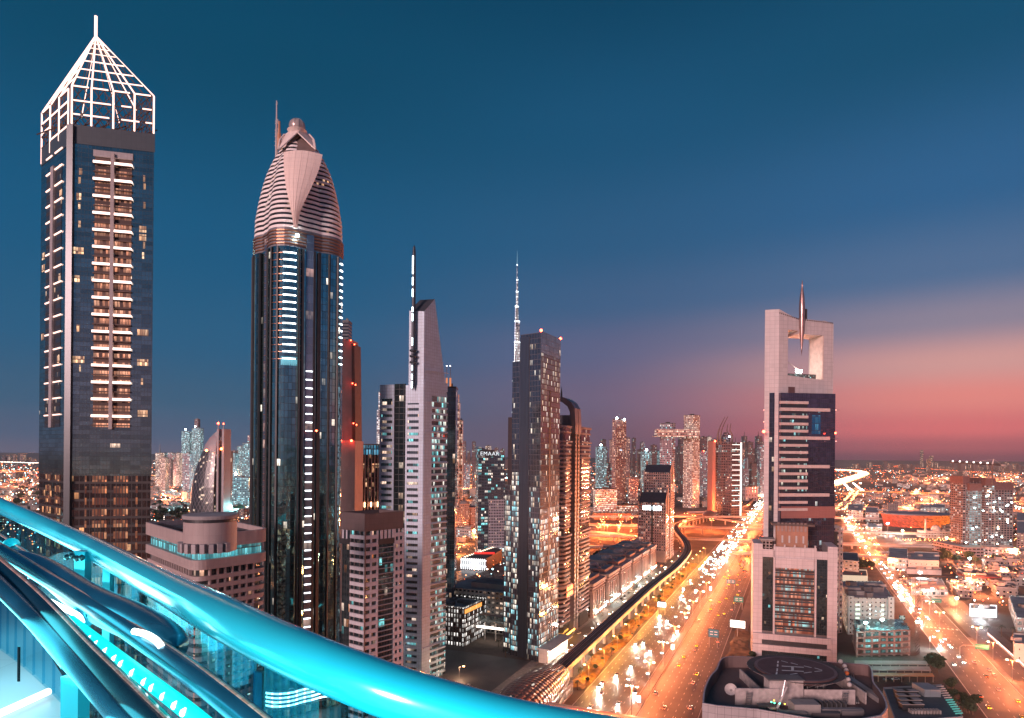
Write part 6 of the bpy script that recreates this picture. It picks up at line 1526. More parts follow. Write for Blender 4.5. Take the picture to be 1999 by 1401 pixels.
# ================================================================== METRO STATION AND COVERED FOOTBRIDGE
def station():
    T = thing('metro_station', 'bronze shell-roofed metro station at the near end of the viaduct', 'metro station', tuple(st(-25, -50)))
    sh = NT('bronze_shell'); uv = sh.n('ShaderNodeUVMap'); sp = sh.n('ShaderNodeSeparateXYZ'); sh.L.new(uv.outputs[0], sp.inputs[0])
    cu = sh.math('DIVIDE', sp.outputs[0], 3.2); cv = sh.math('DIVIDE', sp.outputs[1], 1.1)
    r, _ = sh.white(sh.vec(sh.math('FLOOR', cu), sh.math('FLOOR', cv), 2)); j = sh.math('LESS_THAN', sh.math('FRACT', cv), .08)
    base = sh.mix(r, (.09, .055, .05), (.15, .09, .08)); slot = sh.math('MULTIPLY', sh.math('LESS_THAN', r, .035), sh.math('LESS_THAN', sh.math('FRACT', cv), .7))
    sh.set('Base Color', sh.mix(j, base, (.07, .04, .035))); sh.set('Metallic', .3); sh.set('Roughness', .42)
    sh.set('Emission Color', (1, .9, .75)); sh.set('Emission Strength', sh.math('MULTIPLY', slot, .7)); quiet(sh.m)
    s0, s1 = -72, 17; n = 26; rows = []; b = MB(); m = 16
    def prof(u):    # u 0..1 along: blunt near the tracks, long taper behind
        return .30+.70*math.sin(math.pi*min(1, u*1.0)**.62*.86) if u < 1 else .52
    for i in range(n+1):
        u = i/n; w = 14.5*prof(u); h = 14*prof(u)*.92; s = s0+(s1-s0)*u
        rows.append([st(s+3.5*math.sin(R(a))*(u), -50+w*math.cos(R(a))*(1.06 if 20 < a < 160 else 1), 7.5+max(-2, h*math.sin(R(a)))) for a in [-12+204*k/m for k in range(m+1)]])
    for i in range(n):
        for k in range(m): b.poly([rows[i][k], rows[i+1][k], rows[i+1][k+1], rows[i][k+1]], 0, [(i*3.4, k*2.4), (i*3.4+3.4, k*2.4), (i*3.4+3.4, k*2.4+2.4), (i*3.4, k*2.4+2.4)])
    o = b.build('shell_roof', sh.m, T, smooth=True); mo = o.modifiers.new('s', 'SOLIDIFY'); mo.thickness = .4
    # arched ribbed end
    end = rows[-1]
    for k in range(1, 12):
        z0 = 6; a_, c_ = end[0].lerp(end[-1], k/12), None; t = -50+ (end[0]-st(s1, -50)).dot(NV)*(1-2*k/12)
        w = 14.5*prof(1.0); zz = 7.5+14*prof(1)*.92*math.sqrt(max(0.01, 1-((t+50)/w)**2)); b = MB(); b.tube([st(s1+.5, t, z0), st(s1+2.5, t, zz-.2)], .16, 5); b.build('end_rib', M_steel, T)
    for z in (9, 12, 15):
        w = 14.5*prof(1.0)*math.sqrt(max(.05, 1-((z-7.5)/(14*prof(1)*.92))**2)); b = MB(); b.tube([st(s1+1.2, -50-w, z), st(s1+1.2, -50+w, z)], .14, 5); b.build('end_rib', M_steel, T)
    b = MB(); b.prism(stbox(s0+6, s1-2, -61, -39), 0, 7.4, 0, 0); b.build('concourse', facade('concourse_lit', (.3, .25, .22), (.3, .2, .15), 3, 6, .8, .6, .9, .9, c1=(1, .6, .35), c2=CREAM, seed=401, cluster=0), T)
    W = thing('footbridge', 'covered footbridge tube with a peach curved roof crossing the avenue at the bottom', 'footbridge', tuple(st(-38, 0)))
    pts = [st(-36, -38+8*k, 0) for k in range(14)]; b = MB(); rr = []
    for i, p in enumerate(pts):
        rr.append([p+DV*(3.6*math.cos(R(a)))+Vector((0, 0, 10.0+2.6*math.sin(R(a)))) for a in range(0, 181, 20)])
    for i in range(len(rr)-1):
        for k in range(9): b.poly([rr[i][k], rr[i+1][k], rr[i+1][k+1], rr[i][k+1]], 0, [(i*8, k*1.2), (i*8+8, k*1.2), (i*8+8, k*1.2+1.2), (i*8, k*1.2+1.2)])
    b.build('curved_roof', panels('bridge_roof', (.52, .34, .26), 4, 40, .4, line=.75), W, smooth=False)
    b = MB(); b.prism([pts[0]-DV*3.55, pts[-1]-DV*3.55, pts[-1]+DV*3.55, pts[0]+DV*3.55], 7.0, 9.99, 0, 0, True, True); b.build('glazed_side', facade('bridge_side', (.45, .38, .34), (.2, .2, .2), 1.1, 3.0, .72, .78, .95, .9, c1=(1, .62, .4), c2=(.7, 1, 1), seed=402, cluster=0), W)
    b = MB(); b.prism([pts[0]-DV*3.9, pts[-1]-DV*3.9, pts[-1]+DV*3.9, pts[0]+DV*3.9], 6.2, 6.99, 0, 0, True, True); b.build('deck', M_conc2, W)
    for k in (1, 4, 7, 10, 13): b = MB(); q = pts[k]; b.tube([q, q+Vector((0, 0, 6.2))], .8, 8); b.build('column', M_conc2, W)
station()
# ================================================================== SIGNS AND BILLBOARDS BY THE AVENUE
def board(px, py, w, h, z, m, label, name='road_sign', cat='road sign', legs=2, gz=0):
    p = G(px, py, z+h/2); T = thing(name, label, cat, (p.x, p.y, 0)); ang = AX
    b = MB(); b.box((p.x, p.y, z+h/2), (w, .4, h), ang=ang); b.build('panel', m, T)
    b = MB(); b.box((p.x, p.y+.25, z+h/2), (w+.5, .3, h+.5), ang=ang); b.build('frame', M_dark, T)
    for k in range(legs):
        dx = (k/(legs-1)-.5)*w*.8 if legs > 1 else 0; b = MB(); q = Vector((p.x+dx*math.cos(ang), p.y+.4+dx*math.sin(ang), 0)); b.tube([q, q+Vector((0, 0, z+h*.5))], .25, 6); b.build('post', M_post, T)
    return T, p
sgm = plain('sign_blue', (.03, .16, .22), .4); sgt = plain('sign_green', (.03, .22, .16), .4)
for px, py, w, h, z, m, lb in ((1427, 1135, 8.5, 4, 7, sgm, 'blue direction sign over the right-hand lanes, the further one'), (1442, 1170, 8, 4.6, 7, sgt, 'green direction sign beside the right-hand lanes, the nearer one'), (1393, 1236, 7, 5.5, 8, sgm, 'dark navy sign panel on the right verge of the avenue')):
    T, p = board(px, py, w, h, z, m, lb)
    for r_ in range(2):
        for k in range(2): b = MB(); b.box((p.x+(-w*.22+k*w*.44)*math.cos(AX), p.y-.22+(-w*.22+k*w*.44)*math.sin(AX), p.z+h*.2-r_*h*.35), (w*.3, .08, .5), ang=AX); b.build('sign_text', M_paint, T)
board(1440, 1218, 11, 5.5, 7, glow('billboard_white', (1, .88, .76), 3), 'glowing white billboard between the avenue and the portal tower', 'billboard', 'billboard', 1)
board(1292, 1180, 7, 4, 7, glow('billboard_cool', (.9, 1, 1), 5), 'small bright billboard in the yellow verge by the viaduct', 'billboard', 'billboard', 2)
for k, (s_, lb) in enumerate(((12, 'lit advertising box on the median near the footbridge'), (122, 'lit advertising box on the median halfway up the visible avenue'), (350, 'lit advertising box on the far part of the median'))):
    q = st(s_, .6); T = thing('advert_box', lb, 'advert box', tuple(q)); b = MB(); b.box((q.x, q.y, 3.8), (1.9, .5, 3.4), ang=AX); b.build('light_box', glow('advert_white', (1, .95, .86), 6), T); b = MB(); b.tube([q, q+Vector((0, 0, 2.1))], .2, 6); b.build('post', M_post, T)
# overhead gantry sign and bridge sign on the boulevard
for s_, t0, t1, lb in ((360, 190, 206, 'curved gantry sign over the boulevard before the cross street'), (198, 188, 206, 'overhead sign arm with a teal panel over the boulevard')):
    q = st(s_, t0); T = thing('gantry_sign', lb, 'gantry sign', tuple(q)); b = MB(); b.tube([q, q+Vector((0, 0, 7)), st(s_, t0+2, 8.6), st(s_, t1-2, 8.8)], .35, 6); b.build('arm', M_post, T); p = st(s_, t1-5, 8.6); b = MB(); b.box(tuple(p), (8, .4, 3.4), ang=AX); b.build('panel', sgt, T)
# ================================================================== RIGHT-HAND BUILDINGS
def gpoly(pts, z): return [Vector((*G(px, py, z).xy, 0)) for px, py in pts]
def parapet_block(fp, H, label, mats, name='office_block', cat='building', z0=0, group=None):
    fp = ccw2([(p[0], p[1]) for p in fp]); c = sum((Vector((p[0], p[1], 0)) for p in fp), Vector())/len(fp)
    T = thing(name, label, cat, (c.x, c.y, 0), group); b = MB(); b.prism(fp, z0, H, 0, 1, False); b.prism(offset(fp, -.5), H-1.2, H, 0, 0, False); b.poly([(p[0], p[1], H-.9) for p in offset(fp, -.5)], 1)
    i2 = offset(fp, -.5)
    for i in range(len(fp)): j = (i+1) % len(fp); b.poly([(*fp[i], H), (*fp[j], H), (*i2[j], H), (*i2[i], H)], 0)
    b.build('wall', mats, T); return T, c, [Vector((p[0], p[1], 0)) for p in fp]
def right_side():
    # greenish office
    H = 29; roof = gpoly(((1654, 1166), (1744, 1168), (1722, 1134), (1641, 1134)), H)
    gw = facade('green_office', (.38, .46, .44), (.08, .11, .12), 3.4, 3.4, .28, .3, .25, 1.0, seed=501, c1=CREAM, c2=(.8, 1, .9))
    T, c, fp = parapet_block(roof, H, 'pale green office block with a cluttered roof right of the portal tower', [gw, M_roofp])
    F_ = Face(roof[0], roof[1]); FL = Face(roof[3], roof[0], (0, 0))
    b = MB(); FL.slab(b, .0, 1, 2, H-1.5, .05, .3); b.build('side_glazing', facade('green_side', (.3, .33, .31), (.1, .13, .13), 1.5, 3.4, .7, .6, .85, 1.2, c1=(1, .8, .6), c2=CREAM, seed=502, cluster=0), T)
    for a, e in ((0, .13), (.87, 1)): b = MB(); F_.slab(b, a, e, 0, H+1.5, .05, 1.6); b.build('corner_bay', facade('corner_bay', (.42, .48, .46), (.03, .03, .03), 4.2, 3.4, .22, .35, 0, 0, seed=503), T)
    for k in range(5):
        b = MB(); z = 8+k*3.6; F_.slab(b, .18, .28, z, z+1.9, .05, .2); b.build('lit_window', glow('win_green', (.85, 1, .85), 1.3), T)
        b = MB(); F_.slab(b, .43, .55, z+.6, z+1.2, .05, .2); b.build('window_slot', M_dark, T); beacon(T, F_.P(.49, z+1.3, .5), .35, glow('dot_white', (1, 1, .9), 8), 'wall_lamp')
        b = MB(); F_.slab(b, .74, .80, z, z+2, .05, .2); b.build('lit_window', glow('win_green', (.85, 1, .85), 1.3), T)
    for px, py, w, d, h in ((1662, 1144, 6, 8, 5), (1664, 1150, 11, 7, 3), (1661, 1158, 7, 5, 3.4), (1677, 1158, 7, 5, 3), (1696, 1150, 12, 8, 3.6), (1711, 1152, 9, 7, 4), (1696, 1164, 5, 4, 4), (1700, 1140, 9, 5, 2), (1720, 1143, 6, 6, 2.5)):
        q = G(px, py, H); b = MB(); b.box((q.x, q.y, H-.9+h/2), (w, d, h)); b.build('roof_plant', M_roofg if h > 3.2 else M_conc, T)
    # neighbours behind it
    T, c, fp = parapet_block(gpoly(((1640, 1092), (1677, 1095), (1674, 1078), (1640, 1077)), 20), 20, 'small cream block with rows of windows behind the pale green office', [facade('cream_small', (.50, .44, .38), (.1, .09, .1), 4.5, 4, .55, .4, .5, 1.0, seed=504), M_roofg])
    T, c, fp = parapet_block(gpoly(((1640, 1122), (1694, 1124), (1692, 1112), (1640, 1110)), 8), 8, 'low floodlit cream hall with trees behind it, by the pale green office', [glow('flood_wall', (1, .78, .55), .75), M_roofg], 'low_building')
    # half-built car park floodlit in teal
    H = 18; roof = gpoly(((1672, 1233), (1777, 1230), (1761, 1207), (1664, 1207)), H); q4 = roof
    T = thing('building_site', 'half-built concrete frame with open wavy floors, floodlit teal from inside', 'construction site', tuple(sum(roof, Vector())/4))
    F_ = Face(roof[0], roof[1]); cx = (roof[0]+roof[2])/2
    rebar = facade('rebar_deck', (.22, .36, .36), (.10, .22, .22), 2.2, 2.2, .7, .7, .25, .9, c1=(.3, .9, .9), c2=(.8, 1, 1), seed=505, cluster=.8)
    for k in range(5):
        z = 1.5+k*4; b = MB(); b.prism([p+(cx-p)*0 for p in roof], z-.5, z, 0, 0, True, True); b.build('floor_slab', M_conc if k < 4 else rebar, T)
        b = MB(); n = 12
        for i in range(n):
            u = i/n; zz = z+.35*math.sin(i*1.1+k); F_.slab(b, u, u+1/n, zz, zz+1.0, .02, .3)
        b.build('edge_beam', plain('formwork', (.24, .15, .13), .8), T)
    for k in range(8): 
        for F2 in (F_,): b = MB(); F2.slab(b, k/7*.97, k/7*.97+.03, 0, H-.1, -.7, .0); b.build('column', M_conc, T)
    b = MB(); b.prism([p+(cx-p)*.25 for p in roof], 1, H-3, 0, 0); b.build('inner_screen', facade('teal_inner', (.05, .12, .12), (.2, .5, .5), 7, 4, .75, .6, .75, .8, c1=(.25, .85, .85), c2=(.6, 1, 1), seed=506, cluster=.1), T)
    random.seed(11)
    for k in range(26):
        u, v = random.random(), random.random(); p = roof[0].lerp(roof[1], u)+(roof[3]-roof[0])*v; h = .8+3*random.random(); b = MB(); b.box((p.x, p.y, H-2+h/2), (1+4*random.random(), 1+2*random.random(), h), ang=random.random()*.3); b.build('formwork_stack', [rebar, M_conc, M_dark][k % 3], T)
    for px, py, e in ((1722, 1212, 26000), (1690, 1218, 12000)):
        p = G(px, py, H+7); d = bpy.data.lights.new('site_floodlight', 'POINT'); d.energy = e; d.color = (.45, 1, .95); d.shadow_soft_size = .6; l = bpy.data.objects.new('site_floodlight', d); COL.objects.link(l); l.parent = T; l.location = p-ORG[T.name]
        b = MB(); b.box((p.x, p.y, p.z+.9), (2.0, 1, 1)); b.build('floodlight_head', M_lampc, T); b = MB(); b.tube([(p.x, p.y, H-2), (p.x, p.y, p.z+.6)], .15, 5); b.build('floodlight_mast', M_post, T)
    # lattice crane mast by the boulevard
    p = G(1791, 1278); C_ = thing('tower_crane', 'lattice crane mast standing between the teal building site and the boulevard', 'crane', tuple(p)); b = MB(); hm = 55
    for sx in (-1, 1):
        for sy in (-1, 1): b.tube([(p.x+sx, p.y+sy, 0), (p.x+sx, p.y+sy, hm)], .14, 4)
    for k in range(int(hm/2.5)):
        for sy in (-1, 1): b.tube([(p.x-1, p.y+sy, k*2.5), (p.x+1, p.y+sy, k*2.5+2.5)], .1, 4, caps=False)
        for sx in (-1, 1): b.tube([(p.x+sx, p.y+1, k*2.5), (p.x+sx, p.y-1, k*2.5+2.5)], .1, 4, caps=False)
    b.build('mast', M_brown, C_); b = MB(); b.tube([(p.x-14, p.y, hm), (p.x, p.y, hm+1), (p.x+30, p.y+8, hm)], .5, 5); b.build('jib', M_brown, C_); beacon(C_, (p.x-1.5, p.y-1.5, 24), .9, M_lampc, 'floodlight')
    p = G(1815, 1268, 0); lamp('site', 9, False, M_lampc, p.x, p.y, 0, 'white floodlight post at the foot of the crane by the boulevard', 'site floodlights', 16000, (.9, 1, .95))
    # car park canopies
    for k, (y0, y1, lb) in enumerate(((1289, 1296, 'furthest of three striped car park canopies below the teal site'), (1300, 1308, 'middle of three striped car park canopies below the teal site'), (1313, 1319, 'nearest of three striped car park canopies, lit orange'))):
        q = gpoly(((1668+k*16, y1), (1812+k*6, y1+1), (1808+k*6, y0+1), (1668+k*16, y0)), 4); T = thing('car_canopy', lb, 'canopy', tuple(q[0])); b = MB(); b.prism(q, 3.8, 4.1, 0, 0, True, True); b.build('canopy_roof', panels('canopy%d' % (k//2), (.40, .30, .27) if k < 2 else (.55, .25, .10), 5, 5, .6, line=.5), T)
        F_ = Face(q[0], q[1])
        for i in range(9): b = MB(); F_.slab(b, i/8*.99, i/8*.99+.006, 0, 3.8, -1, -.5); b.build('post', M_post, T)
    # dark-roofed plant building at the bottom
    H = 25; roof = gpoly(((1748, 1408), (1880, 1398), (1838, 1335), (1724, 1341)), H); T, c, fp = parapet_block(roof, H, 'slate-roofed building full of chiller units at the bottom right', [panels('slate_wall', (.22, .25, .27), 3, 3, .5), plain('slate_roof', (.07, .085, .095), .6)])
    for r_ in range(4):
        for k in range(2):
            p = G(1760+k*17+r_*3.5, 1355+r_*8.5, H); b = MB(); b.box((p.x, p.y, H+.5), (6, 3.2, 2.4)); b.build('chiller_unit', M_dark, T); b = MB(); b.box((p.x, p.y, H+1.9), (6.2, 3.4, .3)); b.build('chiller_rim', M_conc, T)
    p = G(1808, 1350, H); b = MB(); b.box((p.x, p.y, H+1), (8, 10, 3.6)); b.build('roof_house', CACHE['slate_wall'], T)
    for k in range(10): p = G(1778+k*6, 1388, H); b = MB(); b.box((p.x, p.y, H), (.8, 3, 1.6)); b.build('vent', M_conc, T)
    for k in range(13): p0 = G(1828+k*3.1, 1342+k*4.4, H); p1 = G(1842+k*3.1, 1341+k*4.4, H); b = MB(); b.tube([p0+Vector((0, 0, .5)), p1+Vector((0, 0, .5))], .3, 4); b.build('pergola_beam', M_conc2 if k < 6 else glow('pergola_teal', (.2, .8, .7), .5), T)
    # arena
    Y = 1360; c = Vector((A(1789, 1000, Y).x, Y, 0)); a_, b2 = 70, 42; H = A(1789, 1004, Y-30).z
    T = thing('arena', 'oval arena with a glowing orange mesh wall and a dark flat roof', 'arena', tuple(c))
    am = NT('arena_mesh'); uv = am.n('ShaderNodeUVMap'); sp = am.n('ShaderNodeSeparateXYZ'); am.L.new(uv.outputs[0], sp.inputs[0]); geo = am.n('ShaderNodeNewGeometry')
    r, _ = am.white(am.vec(am.math('FLOOR', am.math('DIVIDE', am.math('ADD', sp.outputs[0], sp.outputs[1]), 4)), am.math('FLOOR', am.math('DIVIDE', sp.outputs[1], 2.4)), 3))
    g = am.n('ShaderNodeSeparateXYZ'); am.L.new(geo.outputs['Position'], g.inputs[0]); k_ = am.mapr(g.outputs[0], c.x-60, c.x+60, 0, 1)
    am.set('Base Color', (.2, .05, .03)); am.set('Emission Color', am.mix(k_, (1, .10, .055), (1, .22, .02))); am.set('Emission Strength', am.math('MULTIPLY', am.math('ADD', .35, am.math('MULTIPLY', r, 1.0)), am.mapr(k_, 0, 1, .45, 1.35))); quiet(am.m)
    b = MB(); b.lathe(c.x, c.y, [(a_*.90, 0), (a_*.95, H*.4), (a_, H-1.5)], 48, sy=b2/a_); b.build('led_wall', am.m, T)
    b = MB(); b.lathe(c.x, c.y, [(a_*1.01, H-1.49), (a_*1.02, H), (a_*.9, H+1.6), (a_*.5, H+2.2), (.01, H+2.4)], 48, sy=b2/a_); b.build('roof', plain('arena_roof', (.16, .17, .2), .5, vary=.1, scale=.05), T, smooth=True)
    # high-rise under construction with crane
    Y = 960; cm = facade('frame_tower', (.20, .15, .15), (.03, .03, .04), 4.2, 3.4, .70, .62, .26, .9, c1=(.5, .9, 1), c2=(1, .7, .5), seed=510, cluster=.8, gm=.1, wr=.9)
    cm2 = facade('frame_tower_lit', (.20, .2, .2), (.04, .06, .07), 4.2, 3.4, .70, .62, .8, .75, c1=(.35, .85, 1), c2=(.6, .95, 1), seed=511, cluster=.3, gm=.1, wr=.9)
    T = thing('building_site', 'concrete tower block under construction with netting, open floors and a crane on top', 'construction site', (A(1935, 900, Y).x, Y, 0))
    for (pa, pe, top, Yk, dp, m, nm) in ((1880, 1893, 932, 966, 28, cm, 'frame_wing'), (1893, 1925, 946, 960, 30, cm2, 'frame_core'), (1925, 1944, 936, 952, 34, cm, 'frame_core'), (1944, 1979, 944, 960, 30, cm, 'frame_wing')):
        x0, x1 = A(pa, 900, Yk).x, A(pe, 900, Yk).x-.2; zt = A(pa, top, Yk).z; b = MB(); b.prism([(x0, Yk), (x1, Yk), (x1, Yk+dp), (x0, Yk+dp)], 0, zt, 0, 1); b.build(nm, [m, M_conc], T)
        b = MB(); b.prism(offset([(x0, Yk), (x1, Yk), (x1, Yk+dp), (x0, Yk+dp)], .3), zt-9, zt+2, 0, 0); b.build('debris_net', plain('net_maroon', (.13, .07, .07), .8), T)
        for k in range(5): b = MB(); xx = x0+(x1-x0)*(k+.5)/5; b.tube([(xx, Yk+2, zt+1), (xx, Yk+2, zt+4+2*(k % 2))], .3, 4); b.build('formwork_post', M_conc, T)
    x0, x1 = A(1878, 900, 940).x, A(1995, 900, 940).x; b = MB(); b.prism([(x0, 935), (x1, 935), (x1, 1005), (x0, 1005)], 0, 14, 0, 1); b.build('podium', [facade('site_podium', (.32, .24, .24), (.1, .08, .09), 6, 4.6, .8, .4, .3, .8, seed=512), M_conc], T)
    for k in range(34): 
        p = A(1884+random.random()*92, 940, 949-random.random()); p.z = 16+random.random()*85; b = MB(); b.box(tuple(p), (1.2, 1.2, 1.2)); b.build('work_light', M_lampc if k % 3 else M_lampw, T)
    C_ = thing('tower_crane', 'tower crane with a long lit jib on top of the concrete tower block at right', 'crane', (A(1937, 900, Y).x, Y-6, 100)); ym = Y-10
    m0, m1 = A(1937, 945, ym), A(1937, 906, ym); b = MB(); b.tube([m0, m1], 1.2, 4); b.build('mast', M_brown, C_)
    j0, j1 = A(1854, 902, ym), A(1958, 908, ym); b = MB(); b.tube([j0, j1], .8, 4); b.tube([j0+Vector((0, 0, 2)), j1+Vector((0, 0, 2))], .4, 4); b.build('jib', M_brown, C_)
    b = MB(); t_ = A(1940, 896, ym); b.tube([m1, t_], [1.4, .5], 4); b.tube([t_, j0.lerp(j1, .3)], .15, 4); b.tube([t_, j1], .2, 4); b.build('crane_head', M_panelw, C_); b = MB(); b.box(tuple(j1), (7, 2.5, 3)); b.build('counterweight', M_conc, C_)
    for k in range(6): beacon(C_, j0.lerp(j1, .05+k*.13)+Vector((0, -1, 2)), 1.0, glow('jib_dot', (1, .85, .8), 6), 'jib_light')
    # showrooms, mosque and halls around the boulevard
    dw = facade('showroom', (.40, .36, .34), (.15, .2, .22), 4, 5, .7, .6, .8, 1.3, c1=(.8, 1, 1), c2=CREAM, seed=520, cluster=.3)
    wh = facade('white_hall', (.58, .50, .44), (.3, .25, .2), 6, 6, .12, .2, .3, 1, seed=521)
    L = [(((1773, 1092), (1833, 1094), (1833, 1078), (1775, 1076)), 14, wh, 'white windowless hall with a lit front wall right of the gantry sign'),
         (((1733, 1088), (1772, 1090), (1772, 1070), (1735, 1068)), 16, dw, 'small lit showroom with orange trim near the cross street'),
         (((1770, 1110), (1838, 1113), (1838, 1108), (1770, 1105)), 6, M_conc2, 'long low pale wall-like building below the white hall'),
         (((1690, 1028), (1722, 1030), (1722, 1022), (1692, 1020)), 14, dw, 'low dark office with white rooms left of the arena'),
         (((1655, 995), (1685, 997), (1685, 984), (1655, 983)), 24, dw, 'dark block with lit bars left of the arena, near the boulevard bend'),
         (((1690, 1000), (1716, 1001), (1714, 990), (1690, 989)), 20, dw, 'second dark block with lit bars left of the arena'),
         (((1738, 988), (1784, 989), (1784, 985), (1738, 984)), 12, dw, 'long brightly lit shed behind the arena'),
         (((1797, 990), (1845, 991), (1845, 984), (1797, 983)), 18, dw, 'second lit shed behind the arena'),
         (((1779, 1148), (1850, 1150), (1838, 1128), (1779, 1126)), 7, dw, 'showroom row with white-lit fronts right of the busy junction'),
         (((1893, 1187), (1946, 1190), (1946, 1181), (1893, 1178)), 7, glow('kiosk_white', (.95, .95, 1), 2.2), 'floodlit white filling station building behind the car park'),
         (((1985, 1205), (2060, 1210), (2050, 1165), (1969, 1162)), 12, dw, 'teal-fronted showroom at the right edge beyond the car park'),
         (((1980, 1255), (2060, 1262), (2060, 1240), (1978, 1235)), 13, wh, 'white office with framed windows at the right edge'),
         (((1985, 1040), (2060, 1042), (2060, 1000), (1985, 1000)), 26, facade('right_apts', (.38, .25, .22), (.1, .08, .08), 5, 4, .5, .5, .4, 1, seed=523), 'brown apartment building at the right edge behind the concrete tower block')]
    for pts, H, m, lb in L:
        T, c, fp = parapet_block(gpoly(pts, H), H, lb, [m, M_roofp], 'low_building')
        random.seed(int(pts[0][0])); w = abs(fp[0].x-fp[2].x)
        for k in range(3): b = MB(); b.box((c.x+(random.random()-.5)*w*.6, c.y+(random.random()-.5)*6, H+.4), (2+w*.12*random.random(), 3, 2.4)); b.build('roof_plant', [M_conc, M_roofg, M_conc2][k], T)
    # big round dark roof hall
    p = G(1912, 1120, 11); T = thing('exhibition_hall', 'hall with a wide dark curved roof edged in red beside the showrooms', 'hall', (p.x, p.y, 0)); rr = 36*p.y/F
    b = MB(); b.lathe(p.x, p.y, [(rr*.8, 0), (rr*.8, 9)], 28, sy=.75); b.build('wall', dw, T); b = MB(); b.lathe(p.x, p.y, [(rr*1.02, 9), (rr*1.04, 10), (rr*.7, 12), (.01, 13.4)], 28, sy=.8); b.build('roof', plain('maroon_roof', (.14, .07, .07), .6), T, smooth=True)
    b = MB(); b.lathe(p.x, p.y, [(rr*1.05, 9.6), (rr*1.05, 10.2)], 28, sy=.8); b.build('roof_edge', plain('red_trim', (.45, .05, .04), .5), T)
    p = G(1888, 1136, 8); T = thing('pavilion', 'round cream pavilion in front of the dark curved roof', 'pavilion', (p.x, p.y, 0)); b = MB(); b.lathe(p.x, p.y, [(15, 0), (15, 8.5), (13, 8.6), (13, 7.8), (.01, 8)], 24, sy=.6); b.build('wall', dw, T)
    # mosque
    p = G(1822, 1040, 8); T = thing('mosque', 'small mosque with a dome and a slim minaret in front of the arena', 'mosque', (p.x, p.y, 0)); ms = plain('mosque_stone', (.52, .42, .38), .7)
    b = MB(); b.box((p.x, p.y, 6), (44, 24, 12)); b.build('hall', facade('mosque_wall', (.5, .42, .38), (.1, .1, .1), 5, 12, .3, .5, .5, 1, seed=530), T)
    b = MB(); b.lathe(p.x+4, p.y, [(8, 12), (8, 14)]+[(8*math.cos(R(q)), 14+8*math.sin(R(q))) for q in range(0, 91, 15)], 18); b.build('dome', ms, T, smooth=True)
    for dx in (-14, 18): b = MB(); b.lathe(p.x+dx, p.y, [(3*math.cos(R(q)), 12+3*math.sin(R(q))) for q in range(0, 91, 18)], 12); b.build('small_dome', ms, T, smooth=True)
    b = MB(); b.tube([(p.x-18, p.y-6, 0), (p.x-18, p.y-6, 28), (p.x-18, p.y-6, 33)], [1.8, 1.5, .2], 8); b.build('minaret', ms, T)
    # floodlights
    for px, py, z, e, c_, lb in ((1733, 1022, 22, 350000, (.85, 1, 1), 'tall white floodlight mast in front of the arena'), (1762, 1036, 16, 150000, (1, .95, .85), 'white floodlight among the parked cars below the arena'), (1848, 1050, 12, 250000, (1, .9, .8), 'white floodlight over the bright forecourt right of the mosque'), (1796, 1118, 12, 60000, (.75, .95, 1), 'cool white floodlight over the showroom forecourt'), (1820, 1150, 8, 26000, (1, .85, .75), 'warm white floodlight at the corner of the showroom row'), (1868, 1168, 12, 60000, (1, .62, .28), 'orange floodlit mast at the filling station'), (1915, 1186, 9, 42000, (.9, .95, 1), 'white floodlight over the crowded car park'), (1980, 1185, 10, 42000, (.7, 1, 1), 'cool floodlight by the teal-fronted showroom'), (1893, 1090, 10, 60000, (.6, .95, 1), 'teal floodlight at the base of the concrete tower block'), (1680, 943, 30, 400000, (1, .95, .85), 'glaring white stadium light in the far right district'), (1830, 960, 25, 400000, (1, .9, .8), 'pair of far floodlights above the arena'), (1660, 1010, 20, 160000, (.9, 1, 1), 'white glare light at the bend of the boulevard')):
        p = G(px, py, z); T = thing('floodlight', lb, 'floodlight', (p.x, p.y, 0)); b = MB(); b.tube([(p.x, p.y, 0), (p.x, p.y, z)], .2, 5); b.build('mast', M_post, T); sz = .7+p.y/900; b = MB(); b.box((p.x, p.y, z+.4), (sz*1.8, 1, sz)); b.build('lamp_head', M_lampc if c_[2] > .9 else M_lampw, T)
        d = bpy.data.lights.new('floodlight_lamp', 'POINT'); d.energy = e*.6; d.color = c_; d.shadow_soft_size = 1.0; l = bpy.data.objects.new('floodlight_lamp', d); COL.objects.link(l); l.parent = T; l.location = (0, 0, z-1)
right_side()
# white-lit fence along the boulevard service lane
def fence():
    a, c = G(1928, 1240), G(2035, 1335); T = thing('boundary_fence', 'white lit fence beside the parking lane at the right edge', 'fence', tuple(a)); n = 34
    F_ = Face(a, c); b = MB(); F_.slab(b, 0, 1, 0, 1.2, 0, .3); b.build('wall_base', M_conc2, T)
    for k in range(n): b = MB(); F_.slab(b, k/n, k/n+.012, 1.2, 2.8, 0, .3); b.build('fence_post', M_paint, T); b = MB(); F_.slab(b, k/n+.3/n, k/n+.75/n, 1.3, 2.2, .05, .15); b.build('fence_lamp', glow('fence_lamp', (.85, .9, 1), 3), T)
fence()
